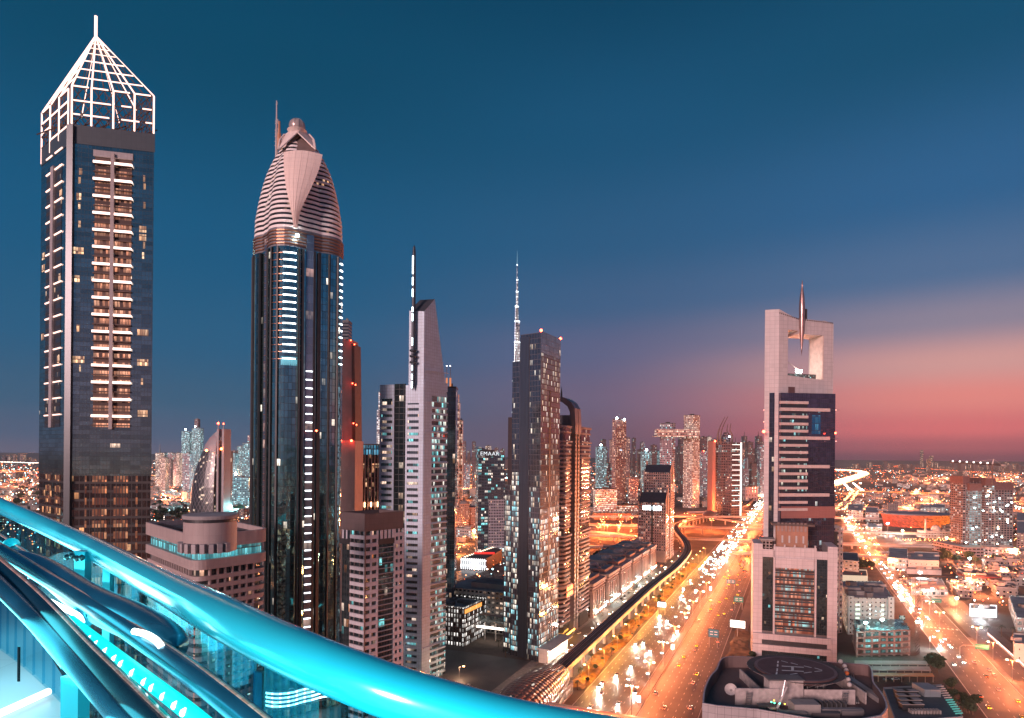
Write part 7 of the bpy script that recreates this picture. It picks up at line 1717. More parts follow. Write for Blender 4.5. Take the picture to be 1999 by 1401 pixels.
# ================================================================== LOW-RISE DISTRICTS
def blocked(p):
    s = (p-OV).dot(DV); t = (p-OV).dot(NV)
    if -230 < s < 2300 and -62 < t < 50: return True
    if -230 < s < 1600 and 170 < t < 236: return True
    if 650 < s < 1500 and -240 < t < 330: return True
    if s >= 1800:
        for q in far_av[::3]:
            if (q-p).length < 260: return True
    return False
HM = [facade('villa_a', (.20, .15, .14), (.06, .06, .07), 4, 3.6, .4, .42, .22, 1.3, seed=601), facade('villa_b', (.26, .22, .20), (.06, .07, .08), 5, 3.6, .35, .4, .18, 1.3, c2=TEAL, seed=602), facade('villa_c', (.17, .14, .14), (.06, .07, .08), 4, 3.4, .5, .45, .4, 1.5, seed=603), facade('villa_d', (.32, .29, .29), (.1, .14, .15), 4, 4, .6, .5, .6, 1.4, c1=CREAM, c2=(.7, 1, 1), seed=604)]
def house_proto(w, d, h, m):
    r = thing('house', '', 'house'); kids = []
    b = MB(); b.prism([(-w/2, -d/2), (w/2, -d/2), (w/2, d/2), (-w/2, d/2)], 0, h, 0, 1, False); kids.append(b.build('wall', [m, M_roofp], r))
    b = MB(); fp = [(-w/2, -d/2), (w/2, -d/2), (w/2, d/2), (-w/2, d/2)]; b.prism(offset(fp, .25), h-.6, h+.5, 0, 0, False, True); b.prism(offset(fp, -.25), h-.3, h+.5, 0, 0, False); b.poly([(p[0], p[1], h-.2) for p in ccw(offset(fp, -.25))], 1)
    i0, i1 = ccw(offset(fp, .25)), ccw(offset(fp, -.25)); 
    for i in range(4): j = (i+1) % 4; b.poly([(*i0[i], h+.5), (*i0[j], h+.5), (*i1[j], h+.5), (*i1[i], h+.5)], 0)
    b.box((w*.15, d*.1, h+1.2), (w*.3, d*.35, 2.8), 0); b.box((-w*.28, -d*.2, h+.5), (1.6, 1.6, 1.4), 1); kids.append(b.build('roof', [M_conc, M_roofg], r)); KIDS[r.name] = kids; return r
protos = [house_proto(16, 14, 7, HM[0]), house_proto(20, 16, 9, HM[1]), house_proto(26, 18, 11, HM[2]), house_proto(38, 22, 14, HM[3]), house_proto(15, 20, 8, HM[1])]
used = set(); random.seed(21)
spots = []
def district(n, pxr, pyr, label, group):
    k = 0; tries = 0
    while k < n and tries < n*12:
        tries += 1; px = random.uniform(*pxr); py = random.uniform(*pyr); p = G(px, py)
        if blocked(p) or any((p-q).length < 24 for q in spots): continue
        spots.append(p); i = random.choice((0, 0, 1, 1, 2, 3, 4)); r = protos[i] if i not in used else copy_tree(protos[i]); used.add(i)
        r.location = p; r.rotation_euler[2] = AX+random.choice((0, math.pi/2))+random.uniform(-.06, .06); sc = random.uniform(.8, 1.2); r.scale = (sc, sc, random.uniform(.8, 1.3)); r['label'] = label; r['group'] = group; k += 1
district(26, (-10, 84), (925, 985), 'low flat-roofed house in the dim district left of the crown tower', 'houses far left')
district(34, (300, 372), (935, 1005), 'low flat-roofed house in the dim district between the crown tower and bullet tower', 'houses left of the bullet tower')
district(14, (443, 494), (955, 1010), 'low flat-roofed house in the teal-lit district left of the ogive tower', 'houses beside the ogive tower')
district(22, (886, 985), (960, 1060), 'low flat-roofed building between the wedge tower and the central tower', 'low buildings behind the wedge tower')
district(16, (1168, 1250), (925, 975), 'low flat-roofed building behind the flyovers left of the gabled block', 'low buildings behind the flyovers')
district(70, (1650, 2010), (925, 985), 'low flat-roofed building in the wide lit district beyond the arena', 'low buildings beyond the arena')
district(38, (1860, 2010), (1088, 1165), 'low flat-roofed building in the district below the concrete tower block', 'low buildings below the concrete tower block')
district(12, (1760, 1880), (1066, 1078), 'low flat-roofed building along the cross street', 'low buildings along the cross street')
for i, r in enumerate(protos):
    if i not in used: 
        r.location = (-900, 1500, 0); r['label'] = 'low flat-roofed house'
# far-off mass of the city: roofs and lights nobody could count
def far_city():
    random.seed(33); b = MB(); n = 0
    while n < 5200:
        a = random.uniform(-52, 52) if n < 3600 else random.uniform(52, 308); d = 1500*math.exp(random.random()*1.9)
        p = Vector((d*math.sin(R(a)), d*math.cos(R(a)), 0))
        if abs(a) < 52 and blocked(p): continue
        w = random.uniform(12, 34); h = random.uniform(5, 13)*(2.2 if random.random() < .06 else 1); an = AX+random.uniform(-.1, .1)
        b.box((p.x, p.y, h/2), (w, w*random.uniform(.6, 1.3), h), random.randrange(3), an); n += 1
    tag(b.build('distant_low_rise_city', HM[:3]), 'far-off carpet of low roofs reaching the horizon', 'city', kind='stuff')
    cols = [glow('far_orange', (1, .17, .04), 5.5), glow('far_amber', (1, .34, .13), 7), glow('far_cream', (1, .80, .66), 11), glow('far_cyan', (.45, .9, 1), 12), glow('far_red', (1, .08, .04), 8)]
    # scattered lights
    def dot(b, p, s, m):
        k = len(b.v); b.v += [p+Vector(v)*s for v in ((1, 0, 0), (0, 1, 0), (-1, 0, 0), (0, -1, 0), (0, 0, 1), (0, 0, -1))]
        for f in ((0, 1, 4), (1, 2, 4), (2, 3, 4), (3, 0, 4), (1, 0, 5), (2, 1, 5), (3, 2, 5), (0, 3, 5)): b.f.append(tuple(k+i for i in f)); b.mi.append(m); b.uvq([(0, 0)]*3)
    b = MB(); n = 0
    while n < 17000:
        front = n < 11000
        a = random.uniform(-42, 42) if front else random.uniform(42, 318); d = (700 if front else 250)*math.exp(random.random()**.8*(2.55 if front else 3))
        p = Vector((d*math.sin(R(a)), d*math.cos(R(a)), random.uniform(3, 9)))
        if front and d < 2200 and blocked(p): continue
        clus = math.sin(p.x*.0021+1)*math.sin(p.y*.0017+2)+.6*math.sin(p.x*.007)*math.sin(p.y*.006)
        if clus < -.25 and random.random() < .8: continue
        right = a > 5
        m = random.choices(range(5), (6, 4, 1.6, .9, .5) if right else (3.2, 3, 2, 2.6, .3))[0]
        dot(b, p, random.choice((.5, .6, .8, 1.2))*(.55+d/2600)*(1 if front else 1.9), m); n += 1
    tag(b.build('distant_city_lights', cols), 'countless street and window lights across the far city', 'city lights', kind='stuff')
    # lines of street lamps: far avenues
    b = MB()
    def line_(a, e, n, s, m, jit=6, two=16):
        a, e = Vector(a), Vector(e); d = (e-a).normalized(); nn = Vector((d.y, -d.x, 0))
        for k in range(n):
            for sg in ((-1, 1) if two else (0,)):
                p = a.lerp(e, (k+random.random()*.3)/n)+nn*sg*two+nn*random.uniform(-jit, jit); p.z = 8; dot(b, p, s, m)
    for i in range(len(far_av)-1): line_(far_av[i], far_av[i+1], 16, 4.2, 1, 12, 30); line_(far_av[i], far_av[i+1], 10, 4.5, 2, 20, 14)
    L = [((1640, 922), (1760, 909), 70, 2.5, 0), ((1700, 909), (1999, 928), 100, 3, 0), ((1660, 962), (1880, 968), 70, 1.6, 0), ((1640, 1000), (1672, 960), 70, 2.2, 1), ((1672, 960), (1655, 945), 30, 3, 2), ((1760, 1063), (2000, 1062), 40, .9, 1), ((1880, 968), (1999, 1000), 50, 1.6, 2),
         ((-20, 893), (84, 881), 60, 4.2, 1), ((-20, 920), (84, 924), 60, 2, 0), ((-20, 902), (84, 905), 40, 3.5, 2), ((300, 930), (372, 945), 60, 1.8, 1), ((300, 934), (372, 950), 60, 1.8, 0), ((300, 968), (372, 978), 30, 1.3, 0), ((886, 925), (985, 935), 50, 2.2, 0), ((886, 960), (985, 950), 50, 1.8, 1), ((1160, 905), (1290, 900), 60, 5, 0), ((1330, 935), (1420, 925), 50, 2.5, 0), ((1160, 940), (1260, 930), 60, 2.2, 2), ((1440, 962), (1490, 950), 40, 2, 2), ((443, 960), (494, 952), 50, 1.6, 3), ((443, 985), (494, 975), 50, 1.3, 3)]
    for (a, e, n, s, m) in L: line_(G(*a), G(*e), n, s, m, 4, 9 if s < 3 else 22)
    tag(b.build('distant_street_lights', cols), 'strings of street lights along far roads', 'city lights', kind='stuff')
    # far horizon towers on the right
    random.seed(8); b = MB()
    for px in list(range(1655, 1999, 9))+list(range(5, 80, 12))+list(range(300, 350, 10))+list(range(905, 990, 9)):
        Y = random.uniform(7000, 9500); p = A(px+random.random()*6, 900, Y); h = random.uniform(30, 110)*(2.4 if px in (1799, 1808, 1817, 1826) or 1795 < px < 1830 else 1); w = random.uniform(25, 50); b.box((p.x, Y, h/2), (w, w, h), random.randrange(3))
    tag(b.build('distant_horizon_towers', [facade('horizon_a', (.10, .07, .08), (.06, .05, .06), 9, 12, .6, .6, .3, 2, seed=701), facade('horizon_b', (.14, .08, .08), (.06, .05, .06), 9, 12, .6, .6, .5, 2, c1=ORNG, seed=702), plain('horizon_c', (.10, .07, .08), .8)]), 'faint towers strung along the horizon', 'skyline', kind='stuff')
far_city()
# ================================================================== TREES
def tree_proto(kind):
    r = thing('palm_tree' if kind == 'palm' else 'tree', '', 'tree'); kids = []; random.seed(40+len(kind)); lf = plain('leaf_dark', (.045, .065, .035), .8, vary=.5, scale=.8)
    b = MB(); hh = 6 if kind == 'palm' else 2.6
    b.tube([(0, 0, 0), (.1, .05, hh*.5), (.05, 0, hh)], [.28, .2, .15], 6); kids.append(b.build('trunk', plain('bark', (.12, .085, .06), .9), r))
    b = MB()
    if kind == 'palm':
        for k in range(14):
            a = 2*math.pi*k/14+random.random()*.3; L = 2.6+random.random(); up = random.uniform(.2, 1.2); prev = Vector((0, 0, hh))
            d = Vector((math.cos(a), math.sin(a), 0)); n = Vector((-d.y, d.x, 0))
            for j in range(4):
                t = (j+1)/4; q = Vector((0, 0, hh))+d*L*t+Vector((0, 0, up*2*t-2.4*t*t)); w = .42*(1-t*.6); b.poly([prev-n*w, q-n*w*.8, q, prev]); b.poly([prev, q, q+n*w*.8, prev+n*w]); prev = q
    else:
        for k in range(420):
            while True:
                v = Vector((random.uniform(-1, 1), random.uniform(-1, 1), random.uniform(-1, 1)))
                if .3 < v.length < 1: break
            lob = 1+.25*math.sin(v.x*5+1)*math.cos(v.y*4); p = Vector((v.x*2.7*lob, v.y*2.7*lob, hh+1.6+v.z*2.0)); s = random.uniform(.22, .5); a = Vector((random.uniform(-1, 1), random.uniform(-1, 1), random.uniform(-.6, .6))).normalized()*s; c = Vector((random.uniform(-1, 1), random.uniform(-1, 1), random.uniform(-1, 1))).normalized()*s
            b.poly([p-a-c, p+a-c, p+a+c, p-a+c])
        for k in range(4): a = k*1.6; b2 = MB(); 
    kids.append(b.build('crown', lf, r)); KIDS[r.name] = kids; return r
TP = {'leafy': [tree_proto('leafy'), 0], 'palm': [tree_proto('palm'), 0]}
def tree(kind, p, sc, label, group):
    r = TP[kind][0] if not TP[kind][1] else copy_tree(TP[kind][0]); TP[kind][1] = 1; r.location = p; r.scale = (sc, sc, sc*random.uniform(.9, 1.2)); r.rotation_euler[2] = random.random()*6; r['label'] = label; r['group'] = group
random.seed(50)
for k in range(34):
    pm = k % 2 == 0; tree('palm' if pm else 'leafy', st(20+k*12+random.uniform(-4, 4), -35.5-9*random.random(), .4), random.uniform(.7, 1.0) if pm else random.uniform(.3, .75), ('palm' if pm else 'rounded shrub')+' in the yellow-lit verge beside the metro viaduct', ('palms' if pm else 'shrubs')+' on the verge')
for k in range(22): tree('leafy', st(70+random.uniform(0, 60), 48+random.uniform(0, 9), 0), random.uniform(.6, 1.1), 'leafy tree in the garden between the avenue and the portal tower', 'trees by the portal tower')
for k in range(24): p = G(random.uniform(1838, 1905), random.uniform(1335, 1400)); tree('palm' if k % 3 == 0 else 'leafy', p, random.uniform(.7, 1.1), ('palm' if k % 3 == 0 else 'leafy tree')+' beside the slate-roofed building at the bottom right', ('palms' if k % 3 == 0 else 'trees')+' at the bottom right')
for k in range(7): p = G(1822+random.uniform(-10, 14), 1300+random.uniform(-8, 14)); tree('leafy', p, random.uniform(1.0, 1.5), 'dark leafy tree at the end of the car park canopies', 'trees by the canopies')
for k in range(14): p = G(random.uniform(1640, 1705), random.uniform(1105, 1112)); tree('leafy', p, random.uniform(1.0, 1.6), 'dark leafy tree behind the floodlit cream hall', 'trees behind the cream hall')
for k in range(20): p = G(random.uniform(300, 368), random.uniform(985, 1020)); tree('leafy', p, random.uniform(1.6, 3.0), 'dark leafy tree in the dim district behind the drum-topped hotel', 'trees behind the drum-topped hotel')
for k in range(12): p = G(random.uniform(455, 494), random.uniform(985, 1012)); tree('leafy', p, random.uniform(1.6, 2.6), 'dark leafy tree left of the ogive tower', 'trees left of the ogive tower')
for k in range(12): p = G(random.uniform(-5, 84), random.uniform(950, 990)); tree('leafy', p, random.uniform(2, 3.2), 'dark leafy tree in the district left of the crown tower', 'trees left of the crown tower')
for k in range(18): p = G(random.uniform(1830, 1960), random.uniform(1078, 1100)); tree('leafy', p, random.uniform(1.2, 2), 'dark leafy tree in front of the concrete tower block', 'trees before the concrete tower block')
for k in range(9): p = st(random.uniform(60, 100), random.uniform(-118, -100)); tree('palm', p, random.uniform(.8, 1.1), 'palm in the forecourt under the glazed footbridge', 'palms in the forecourt')
for k in range(9): p = st(292+random.uniform(-6, 6)-20, 214+k*8); tree('palm', p, random.uniform(.9, 1.3), 'palm on the traffic island by the filling station', 'palms on the traffic island')
for k in range(10): p = G(random.uniform(1165, 1215), random.uniform(1085, 1093)); tree('leafy', p, random.uniform(1.2, 2), 'dark leafy tree behind the low apartment row', 'trees behind the apartment row')
# white two-storey building behind the apartment row
T, c, fp = parapet_block(gpoly(((1170, 1080), (1222, 1084), (1228, 1068), (1176, 1064)), 10), 10, 'white floodlit two-storey building behind the low apartment row', [facade('two_storey', (.5, .45, .42), (.2, .2, .2), 4, 5, .7, .35, .8, 1.0, c1=(1, .7, .4), c2=CREAM, seed=540), M_roofp], 'low_building')
# ================================================================== CARS
CARC = {'white': (.62, .60, .58), 'black': (.02, .02, .022), 'silver': (.34, .34, .35), 'yellow': (.75, .42, .03), 'red': (.35, .03, .02)}
M_gl = plain('car_glass', (.02, .025, .03), .1, .3); M_tyre = plain('tyre', (.02, .02, .02), .9)
M_hl = glow('headlamp', (1, .93, .80), 45); M_tl = glow('tail_lamp', (1, .10, .02), 14); M_ty = glow('amber_lamp', (1, .55, .05), 14)
def car_proto(col, lights):
    m = NT('paint_'+col); m.set('Base Color', CARC[col]); m.set('Roughness', .28); m.set('Coat Weight', .5)
    r = thing('car', '', 'car'); kids = []; b = MB()
    prof = [(-2.25, .35), (-2.3, .75), (-2.1, .95), (-1.15, 1.0), (-1.0, 1.02), (1.0, 1.0), (2.0, .88), (2.25, .7), (2.28, .35)]
    n = len(prof)
    for sx in (-.88, .88): 
        q = [(sx, y, z) for y, z in prof]; b.poly(q if sx > 0 else q[::-1])
    for i in range(n): (y0, z0), (y1, z1) = prof[i], prof[(i+1) % n]; b.poly([(-.88, y0, z0), (-.88, y1, z1), (.88, y1, z1), (.88, y0, z0)])
    kids.append(b.build('body', m.m, r))
    b = MB(); b.prism([(-.78, -1.75), (.78, -1.75), (.78, 1.1), (-.78, 1.1)], .98, 1.42, 0, 1, fp2=[(-.62, -1.2), (.62, -1.2), (.62, .35), (-.62, .35)]); kids.append(b.build('cabin', [M_gl, m.m], r))
    for sx in (-.8, .8):
        for sy in (-1.4, 1.4): b = MB(); b.tube([(sx-.1, sy, .33), (sx+.1, sy, .33)], .33, 8); kids.append(b.build('wheel', M_tyre, r))
    if lights != 'off':
        for sx in (-.6, .6): b = MB(); b.box((sx, 2.30, .66), (.46, .1, .24)); kids.append(b.build('headlight', M_hl, r))
        for sx in (-.6, .6): b = MB(); b.box((sx, -2.32, .76), (.42, .1, .22)); kids.append(b.build('taillight', M_tl if col != 'yellow' else M_ty, r))
    KIDS[r.name] = kids; return r
CP = {}
def car(col, lights, p, ang, label, group):
    k = (col, lights)
    if k not in CP: CP[k] = r = car_proto(col, lights)
    else: r = copy_tree(CP[k])
    r.location = p; r.rotation_euler[2] = ang; r['label'] = label; r['group'] = group; r['category'] = 'car'
    return r
BD = {}
def beam(r, e):
    if e not in BD: d = bpy.data.lights.new('headlamp_beam', 'SPOT'); d.energy = e; d.color = (1, .88, .72); d.spot_size = R(75); d.spot_blend = .8; d.shadow_soft_size = .3; BD[e] = d
    l = bpy.data.objects.new('headlamp_beam', BD[e]); COL.objects.link(l); l.parent = r; l.location = (0, 2.6, .8); l.rotation_euler = (R(78), 0, 0)
random.seed(60); taken = []
def free(p, d=7):
    if any((p-q).length < d for q in taken): return False
    taken.append(p); return True
CW_ = ('white', 'white', 'white', 'silver', 'black', 'red')
n = 0
while n < 92:     # towards the camera on the left, headlights on
    s = -30+900*random.random()**1.15; lane = random.randrange(6); p = st(s, -(5.6+lane*4.4), .06)
    if not free(p): continue
    c = random.choice(CW_); r = car(c, 'on', p, AX+math.pi, '%s car with bright headlights coming down the left carriageway of the avenue' % c, '%s oncoming cars' % c); n += 1
    if n % 2: beam(r, 30000 if s < 500 else 60000)
n = 0
while n < 62:     # away from the camera on the right
    s = -60+760*random.random(); lane = random.randrange(6); p = st(s, 5.6+lane*4.4, .06)
    if not free(p): continue
    c = random.choice(('white', 'yellow', 'yellow', 'silver', 'white')); car(c, 'on', p, AX, '%s car with tail lights driving away on the right carriageway of the avenue' % c, '%s cars driving away' % c); n += 1
for k in range(30):  # parked on the frontage road
    s = 20+k*17+random.uniform(-3, 3); c = random.choice(('white', 'white', 'silver', 'black')); p = st(s, random.choice((-75, -61.5)), .06)
    if free(p, 5): car(c, 'off', p, AX, '%s car parked along the frontage road below the apartment blocks' % c, '%s cars on the frontage road' % c)
for k in range(10):
    p = st(90+k*44+random.uniform(-6, 6), -68, .06); car('white', 'on', p, AX+math.pi, 'white car with headlights on driving along the frontage road', 'cars driving on the frontage road')
n = 0
while n < 34:     # queue on the boulevard
    s = 170+330*random.random(); lane = random.randrange(3); p = st(s, 180+lane*3.5, .06)
    if not free(p, 6): continue
    c = random.choice(('white', 'white', 'silver', 'red')); r = car(c, 'on', p, AX+math.pi, '%s car with headlights in the queue on the boulevard' % c, '%s cars queuing on the boulevard' % c); n += 1
    if n % 3 == 0: beam(r, 30000)
n = 0
while n < 26:
    s = -60+250*random.random(); lane = random.randrange(2); p = st(s, random.choice((181, 194, 199, 228)), .06)
    if not free(p, 7): continue
    c = random.choice(('white', 'black', 'silver', 'yellow')); car(c, 'on', p, AX, '%s car driving on the near stretch of the boulevard' % c, '%s cars on the near boulevard' % c); n += 1
for r_ in range(7):   # packed car park
    for k in range(11):
        if random.random() < .82: p = st(178+k*5.4+random.uniform(-1, 1)+r_*1.5, 240+r_*7.5+random.uniform(-1, 1), .06); c = random.choice(('white', 'silver', 'black', 'white')); car(c, 'off', p, AX+math.pi/2+random.uniform(-.1, .1), '%s car parked in the packed car park in front of the filling station' % c, '%s cars in the packed car park' % c)
for k in range(14):
    p = st(-52+8.5*(k % 7)+random.uniform(-1, 1), -100-9*(k//7), .06); c = random.choice(('white', 'black', 'silver')); car(c, 'off', p, AX+.2, '%s car parked in the dark car park behind the metro station' % c, '%s cars behind the metro station' % c)
for k, (px, py) in enumerate(((1748, 1327), (1757, 1326), (1738, 1319), (1730, 1327), (1724, 1319))): car('black' if k % 2 else 'silver', 'off', G(px, py, .06), math.pi/2, '%s car under the orange-lit canopy below the teal building site' % ('black' if k % 2 else 'silver'), 'cars under the canopies %d' % (k % 2))

def distant_traffic():
    random.seed(91); b = MB()
    def one(s, t, fwd):
        p = st(s, t); sg = 1 if fwd else -1; b.box((p.x, p.y, .75), (1.8, 4.5, 1.1), random.choice((0, 1, 0)), AX); b.box((p.x, p.y, 1.45), (1.5, 2.2, .5), 2, AX)
        for dx in (-.65, .65): q = p+NV*dx+DV*(2.35*(-1)); b.box((q.x, q.y, .9), (.55, .2, .4), 4 if fwd else 3, AX)
    for k in range(330):
        s = 480+1450*random.random()
        fw = random.random() < .4; t = 5.6+4.4*random.randrange(6); one(s, t if fw else -t, fw)
    for k in range(110): s = 420+1000*random.random(); fw = random.random() < .5; one(s, (193 if fw else 180)+3.5*random.randrange(3), fw)
    tag(b.build('distant_traffic', [plain('far_car_white', (.6, .6, .6), .4), plain('far_car_dark', (.05, .05, .05), .4), M_gl, M_hl, M_tl]), 'stream of far-off cars filling the avenue and boulevard towards the horizon', 'traffic', kind='stuff')
distant_traffic()
# ================================================================== FOREGROUND: THE LIT BALCONY RAIL
def rail_scene():
    cyan = NT('steel_cyan_light'); geo = cyan.n('ShaderNodeNewGeometry'); f, _ = cyan.noise(geo.outputs['Position'], 3.0, 3)
    cyan.set('Base Color', cyan.mix(f, (.01, .60, .78), (.05, .74, .90))); cyan.set('Roughness', .22); cyan.set('Metallic', .25); cyan.set('Coat Weight', .6); cyan.set('Coat Roughness', .12); cm = cyan.m  # cyan light on plain metal, put into the base colour
    navy = plain('navy_steel', (.03, .10, .14), .22, .75, vary=.15, scale=6); navy2 = plain('blue_steel', (.03, .20, .32), .25, .6, vary=.15, scale=6)
    led = glow('led_cyan', (.0, .95, .92), 1.1); ledw = glow('led_white', (.85, 1, 1), 4)
    def city_reflection():
        if 'city_reflection' in CACHE: return CACHE['city_reflection']
        t = NT('city_reflection'); uv = t.n('ShaderNodeUVMap'); sp = t.n('ShaderNodeSeparateXYZ'); t.L.new(uv.outputs[0], sp.inputs[0]); c = t.math('DIVIDE', sp.outputs[1], .022)
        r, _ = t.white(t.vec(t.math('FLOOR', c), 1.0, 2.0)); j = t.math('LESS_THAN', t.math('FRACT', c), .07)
        t.set('Base Color', t.mix(j, t.mix(r, (.70, .36, .25), (.98, .70, .58)), (.30, .16, .12))); t.set('Roughness', .35); t.set('Metallic', .25); CACHE['city_reflection'] = t.m; return t.m
    def P(lst): return spline([A(px, py, 1.0)*0+Vector((0, 0, EYE))+ray(px, py)*d for px, py, d in lst], 8)
    T = thing('balcony_railing', 'thick cyan-lit tubular handrail sweeping across the lower left corner', 'railing', (0, 1.5, 139))
    hr = P([(-260, 880, 5.6), (-100, 943, 4.2), (0, 987, 3.8), (143, 1051, 2.85), (300, 1134, 1.85), (425, 1200, 1.35), (550, 1262, 1.16), (675, 1316, 1.08), (800, 1362, 1.04), (1000, 1418, 1.02), (1200, 1455, 1.02), (1500, 1500, 1.1)])
    b = MB(); b.tube(hr, .0425, 28); b.build('handrail', cm, T, smooth=True)
    # posts
    for (px, py0, py1, d, w) in ((162, 1075, 1270, 2.45, .055), (212, 1100, 1300, 2.3, .035), (147, 1320, 1600, 1.6, .06), (507, 1310, 1700, 1.35, .022), (38, 1035, 1120, 3.1, .012), (37, 1262, 1330, 2.0, .008)):
        a = Vector((0, 0, EYE))+ray(px, py0)*d; e = Vector((0, 0, EYE))+ray(px, py1)*d; e.x, e.y = a.x, a.y
        b = MB(); b.box(((a.x+e.x)/2, (a.y+e.y)/2, (a.z+e.z)/2), (w, w*.5, abs(a.z-e.z)), ang=-.35); b.build('post', cm if w > .03 else navy, T)
    a = Vector((0, 0, EYE))+ray(152, 1085)*2.42
    for k in range(4): b = MB(); p = a+Vector((.018*k-.02, -.03, .006*math.sin(k*2))); b.lathe(p.x, p.y, [(.001, p.z-.012), (.01, p.z-.006), (.011, p.z), (.009, p.z+.007), (.001, p.z+.012)], 10); b.build('bracket_bolt', M_steel, T, smooth=True)
    # lower rails: dark steel tubes; added striped strips carry painted city-light reflections
    L = [([(-120, 975, 3.6), (0, 1055, 2.9), (120, 1135, 2.4), (240, 1210, 2.05)], .026, navy, True),
         ([(-80, 1025, 2.6), (80, 1122, 1.95), (240, 1222, 1.5), (400, 1334, 1.18), (540, 1446, 1.0)], .022, navy2, True),
         ([(-60, 1056, 2.15), (60, 1160, 1.72), (170, 1276, 1.36), (285, 1395, 1.1), (340, 1452, 1.0)], .023, navy, True),
         ([(-60, 1088, 1.95), (60, 1202, 1.6), (150, 1300, 1.33), (235, 1395, 1.14), (285, 1452, 1.03)], .021, navy2, False),
         ([(-40, 1112, 1.85), (50, 1206, 1.6), (130, 1300, 1.38)], .010, cm, False)]
    for pts, r, m, trim in L:
        ln = P(pts); b = MB(); b.tube(ln, r, 20); o = b.build('lower_rail', m, T, smooth=True)
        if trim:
            glint = city_reflection(); b = MB(); b.tube([p+Vector((.50*r, -.35*r, .76*r)) for p in ln], r*.26, 8); b.build('reflection_strip', glint, o, smooth=True)
            acc = 0
            for i in range(1, len(ln)):
                acc += (ln[i]-ln[i-1]).length
    # pointed fin between rails
    ln = P([(0, 1080, 2.3), (80, 1108, 2.1), (175, 1172, 1.75), (260, 1212, 1.55), (322, 1244, 1.42), (345, 1264, 1.36)])
    b = MB(); b.tube(ln, [.020+.024*math.sin(math.pi*min(1, i/(len(ln)-1)*.9+.05)) for i in range(len(ln)-1)]+[.004], 20); b.build('pointed_fin', navy2, T, smooth=True)
    # collars
    for px, py, d in ((192, 1190, 1.66), (22, 1064, 2.75), (165, 1200, 1.7)):
        p = Vector((0, 0, EYE))+ray(px, py)*d; b = MB(); dd = (P(L[1][0])[16]-P(L[1][0])[12]).normalized(); b.tube([p-dd*.006, p+dd*.006], .031, 20); b.build('collar', cm, T, smooth=True)
    # LED channel
    ch = P([(138, 1212, 1.60), (190, 1252, 1.46), (240, 1290, 1.34), (300, 1336, 1.2), (360, 1382, 1.08), (430, 1440, 1.0)])
    b = MB(); b.tube(ch, .014, 12); o = b.build('led_channel', led, T, smooth=True)
    for k in range(14):
        p = ch[int(2+k*(len(ch)-4)/14)]+Vector((0, -.011, .003)); b = MB(); b.lathe(p.x, p.y, [(.001, p.z-.008), (.008, p.z-.004), (.0095, p.z), (.008, p.z+.004), (.001, p.z+.008)], 10); b.build('led_diode', ledw, o, smooth=True)
    for pts in ([(37, 1143, 1.9), (70, 1160, 1.8), (110, 1180, 1.72), (150, 1200, 1.62), (160, 1215, 1.6)], [(262, 1232, 1.38), (285, 1238, 1.35), (305, 1250, 1.33), (316, 1264, 1.31)]): b = MB(); b.tube(P(pts), .007, 8); b.build('led_strip', ledw, T, smooth=True)
    # unseen cyan lights added below the handrail to light it evenly along its length
    for px, py, d, e in ((-200, 1020, 3.2, 7), (-60, 1230, 2.3, 7), (60, 1260, 1.6, 4), (160, 1500, 1.1, 3), (330, 1600, .8, 2.2), (560, 1640, .75, 2.2), (800, 1680, .75, 2.0), (1050, 1700, .75, 1.8)):
        dl = bpy.data.lights.new('cyan_fill_light', 'POINT'); dl.energy = e*2.0; dl.color = (.12, .90, 1.0); dl.shadow_soft_size = .22; l = bpy.data.objects.new('cyan_fill_light', dl); COL.objects.link(l); l.parent = T; l.location = Vector((0, 0, EYE))+ray(px, py)*d-ORG[T.name]
    # glass panels between the rails
    gm_ = bpy.data.materials.new('tinted_glass'); gm_.use_nodes = True; N = gm_.node_tree.nodes; Lk = gm_.node_tree.links; N.clear()
    tr = N.new('ShaderNodeBsdfTransparent'); tr.inputs[0].default_value = (.60, .88, .95, 1); gs = N.new('ShaderNodeBsdfGlossy'); gs.inputs[0].default_value = (.8, 1, 1, 1); gs.inputs['Roughness'].default_value = .05
    lw = N.new('ShaderNodeLayerWeight'); lw.inputs[0].default_value = .25; mx = N.new('ShaderNodeMixShader'); ou = N.new('ShaderNodeOutputMaterial'); mm = N.new('ShaderNodeMath'); mm.operation = 'MULTIPLY'; mm.inputs[1].default_value = .10; Lk.new(lw.outputs['Fresnel'], mm.inputs[0]); Lk.new(mm.outputs[0], mx.inputs[0]); Lk.new(tr.outputs[0], mx.inputs[1]); Lk.new(gs.outputs[0], mx.inputs[2]); Lk.new(mx.outputs[0], ou.inputs[0])
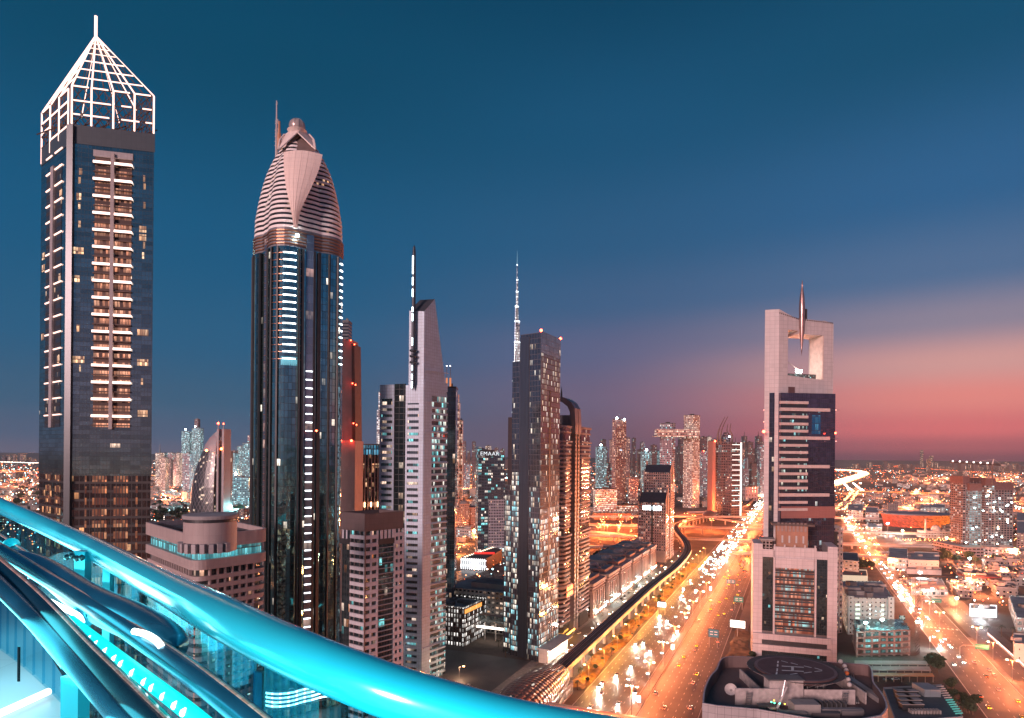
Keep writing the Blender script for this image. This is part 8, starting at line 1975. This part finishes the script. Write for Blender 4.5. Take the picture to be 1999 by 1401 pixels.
    for (i0, i1) in ((0, 24), (25, 36), (37, 52), (53, 80)):
        seg = hr[i0:i1+1]; b = MB()
        for p, q in zip(seg, seg[1:]):
            b.poly([p+Vector((0, 0, -1.0)), q+Vector((0, 0, -1.0)), q+Vector((0, 0, -.05)), p+Vector((0, 0, -.05))])
        o = b.build('glass_panel', gm_, T); mo = o.modifiers.new('s', 'SOLIDIFY'); mo.thickness = .012
    # pale ledge of the terrace in the corner
    z = 138.85; pts = [G(-300, 1010, z), G(-60, 1100, z), G(20, 1172, z), G(70, 1232, z), G(122, 1320, z), G(128, 1470, z), G(140, 1800, z), G(-800, 1900, z), G(-900, 1100, z)]
    b = MB(); b.prism([(p.x, p.y) for p in pts], z-.35, z, 0, 0, True, True); tag(b.build('terrace_ledge', panels('ledge_white', (.62, .62, .66), .9, .9, .3, line=.8, lw=.008)), kind='structure')
    S_ = thing('light_bar', 'white tube lamp lying on the pale terrace ledge in the bottom left corner', 'lamp', tuple(G(40, 1380, z))); b = MB(); b.tube([G(-30, 1420, z)+Vector((0, 0, .03)), G(95, 1362, z)+Vector((0, 0, .03))], .016, 10); b.build('tube', glow('tube_white', (.75, .97, 1), 2.2), S_, smooth=True)
    for px, py, e in ((-60, 1400, 9), (60, 1330, 5), (20, 1250, 5)):
        dl = bpy.data.lights.new('tube_light', 'POINT'); dl.energy = e; dl.color = (.45, .92, 1.0); dl.shadow_soft_size = .2; l = bpy.data.objects.new('tube_light', dl); COL.objects.link(l); l.parent = S_; l.location = G(px, py, z)+Vector((0, 0, .45))-ORG[S_.name]
rail_scene()

# ================================================================== HAZE
def haze():
    b = MB(); b.prism([(-11000, -11000), (11000, -11000), (11000, 12000), (-11000, 12000)], -1, 900, 0, 0, True, True)
    m = bpy.data.materials.new('haze_air'); m.use_nodes = True; N = m.node_tree.nodes; N.clear(); v = N.new('ShaderNodeVolumePrincipled'); o = N.new('ShaderNodeOutputMaterial')
    v.inputs['Color'].default_value = (.62, .86, 1.0, 1); v.inputs['Density'].default_value = 2.0e-5; v.inputs['Anisotropy'].default_value = .3
    m.node_tree.links.new(v.outputs[0], o.inputs['Volume']); tag(b.build('haze', m), 'thin dusk haze over the city', 'haze', kind='stuff')
haze()
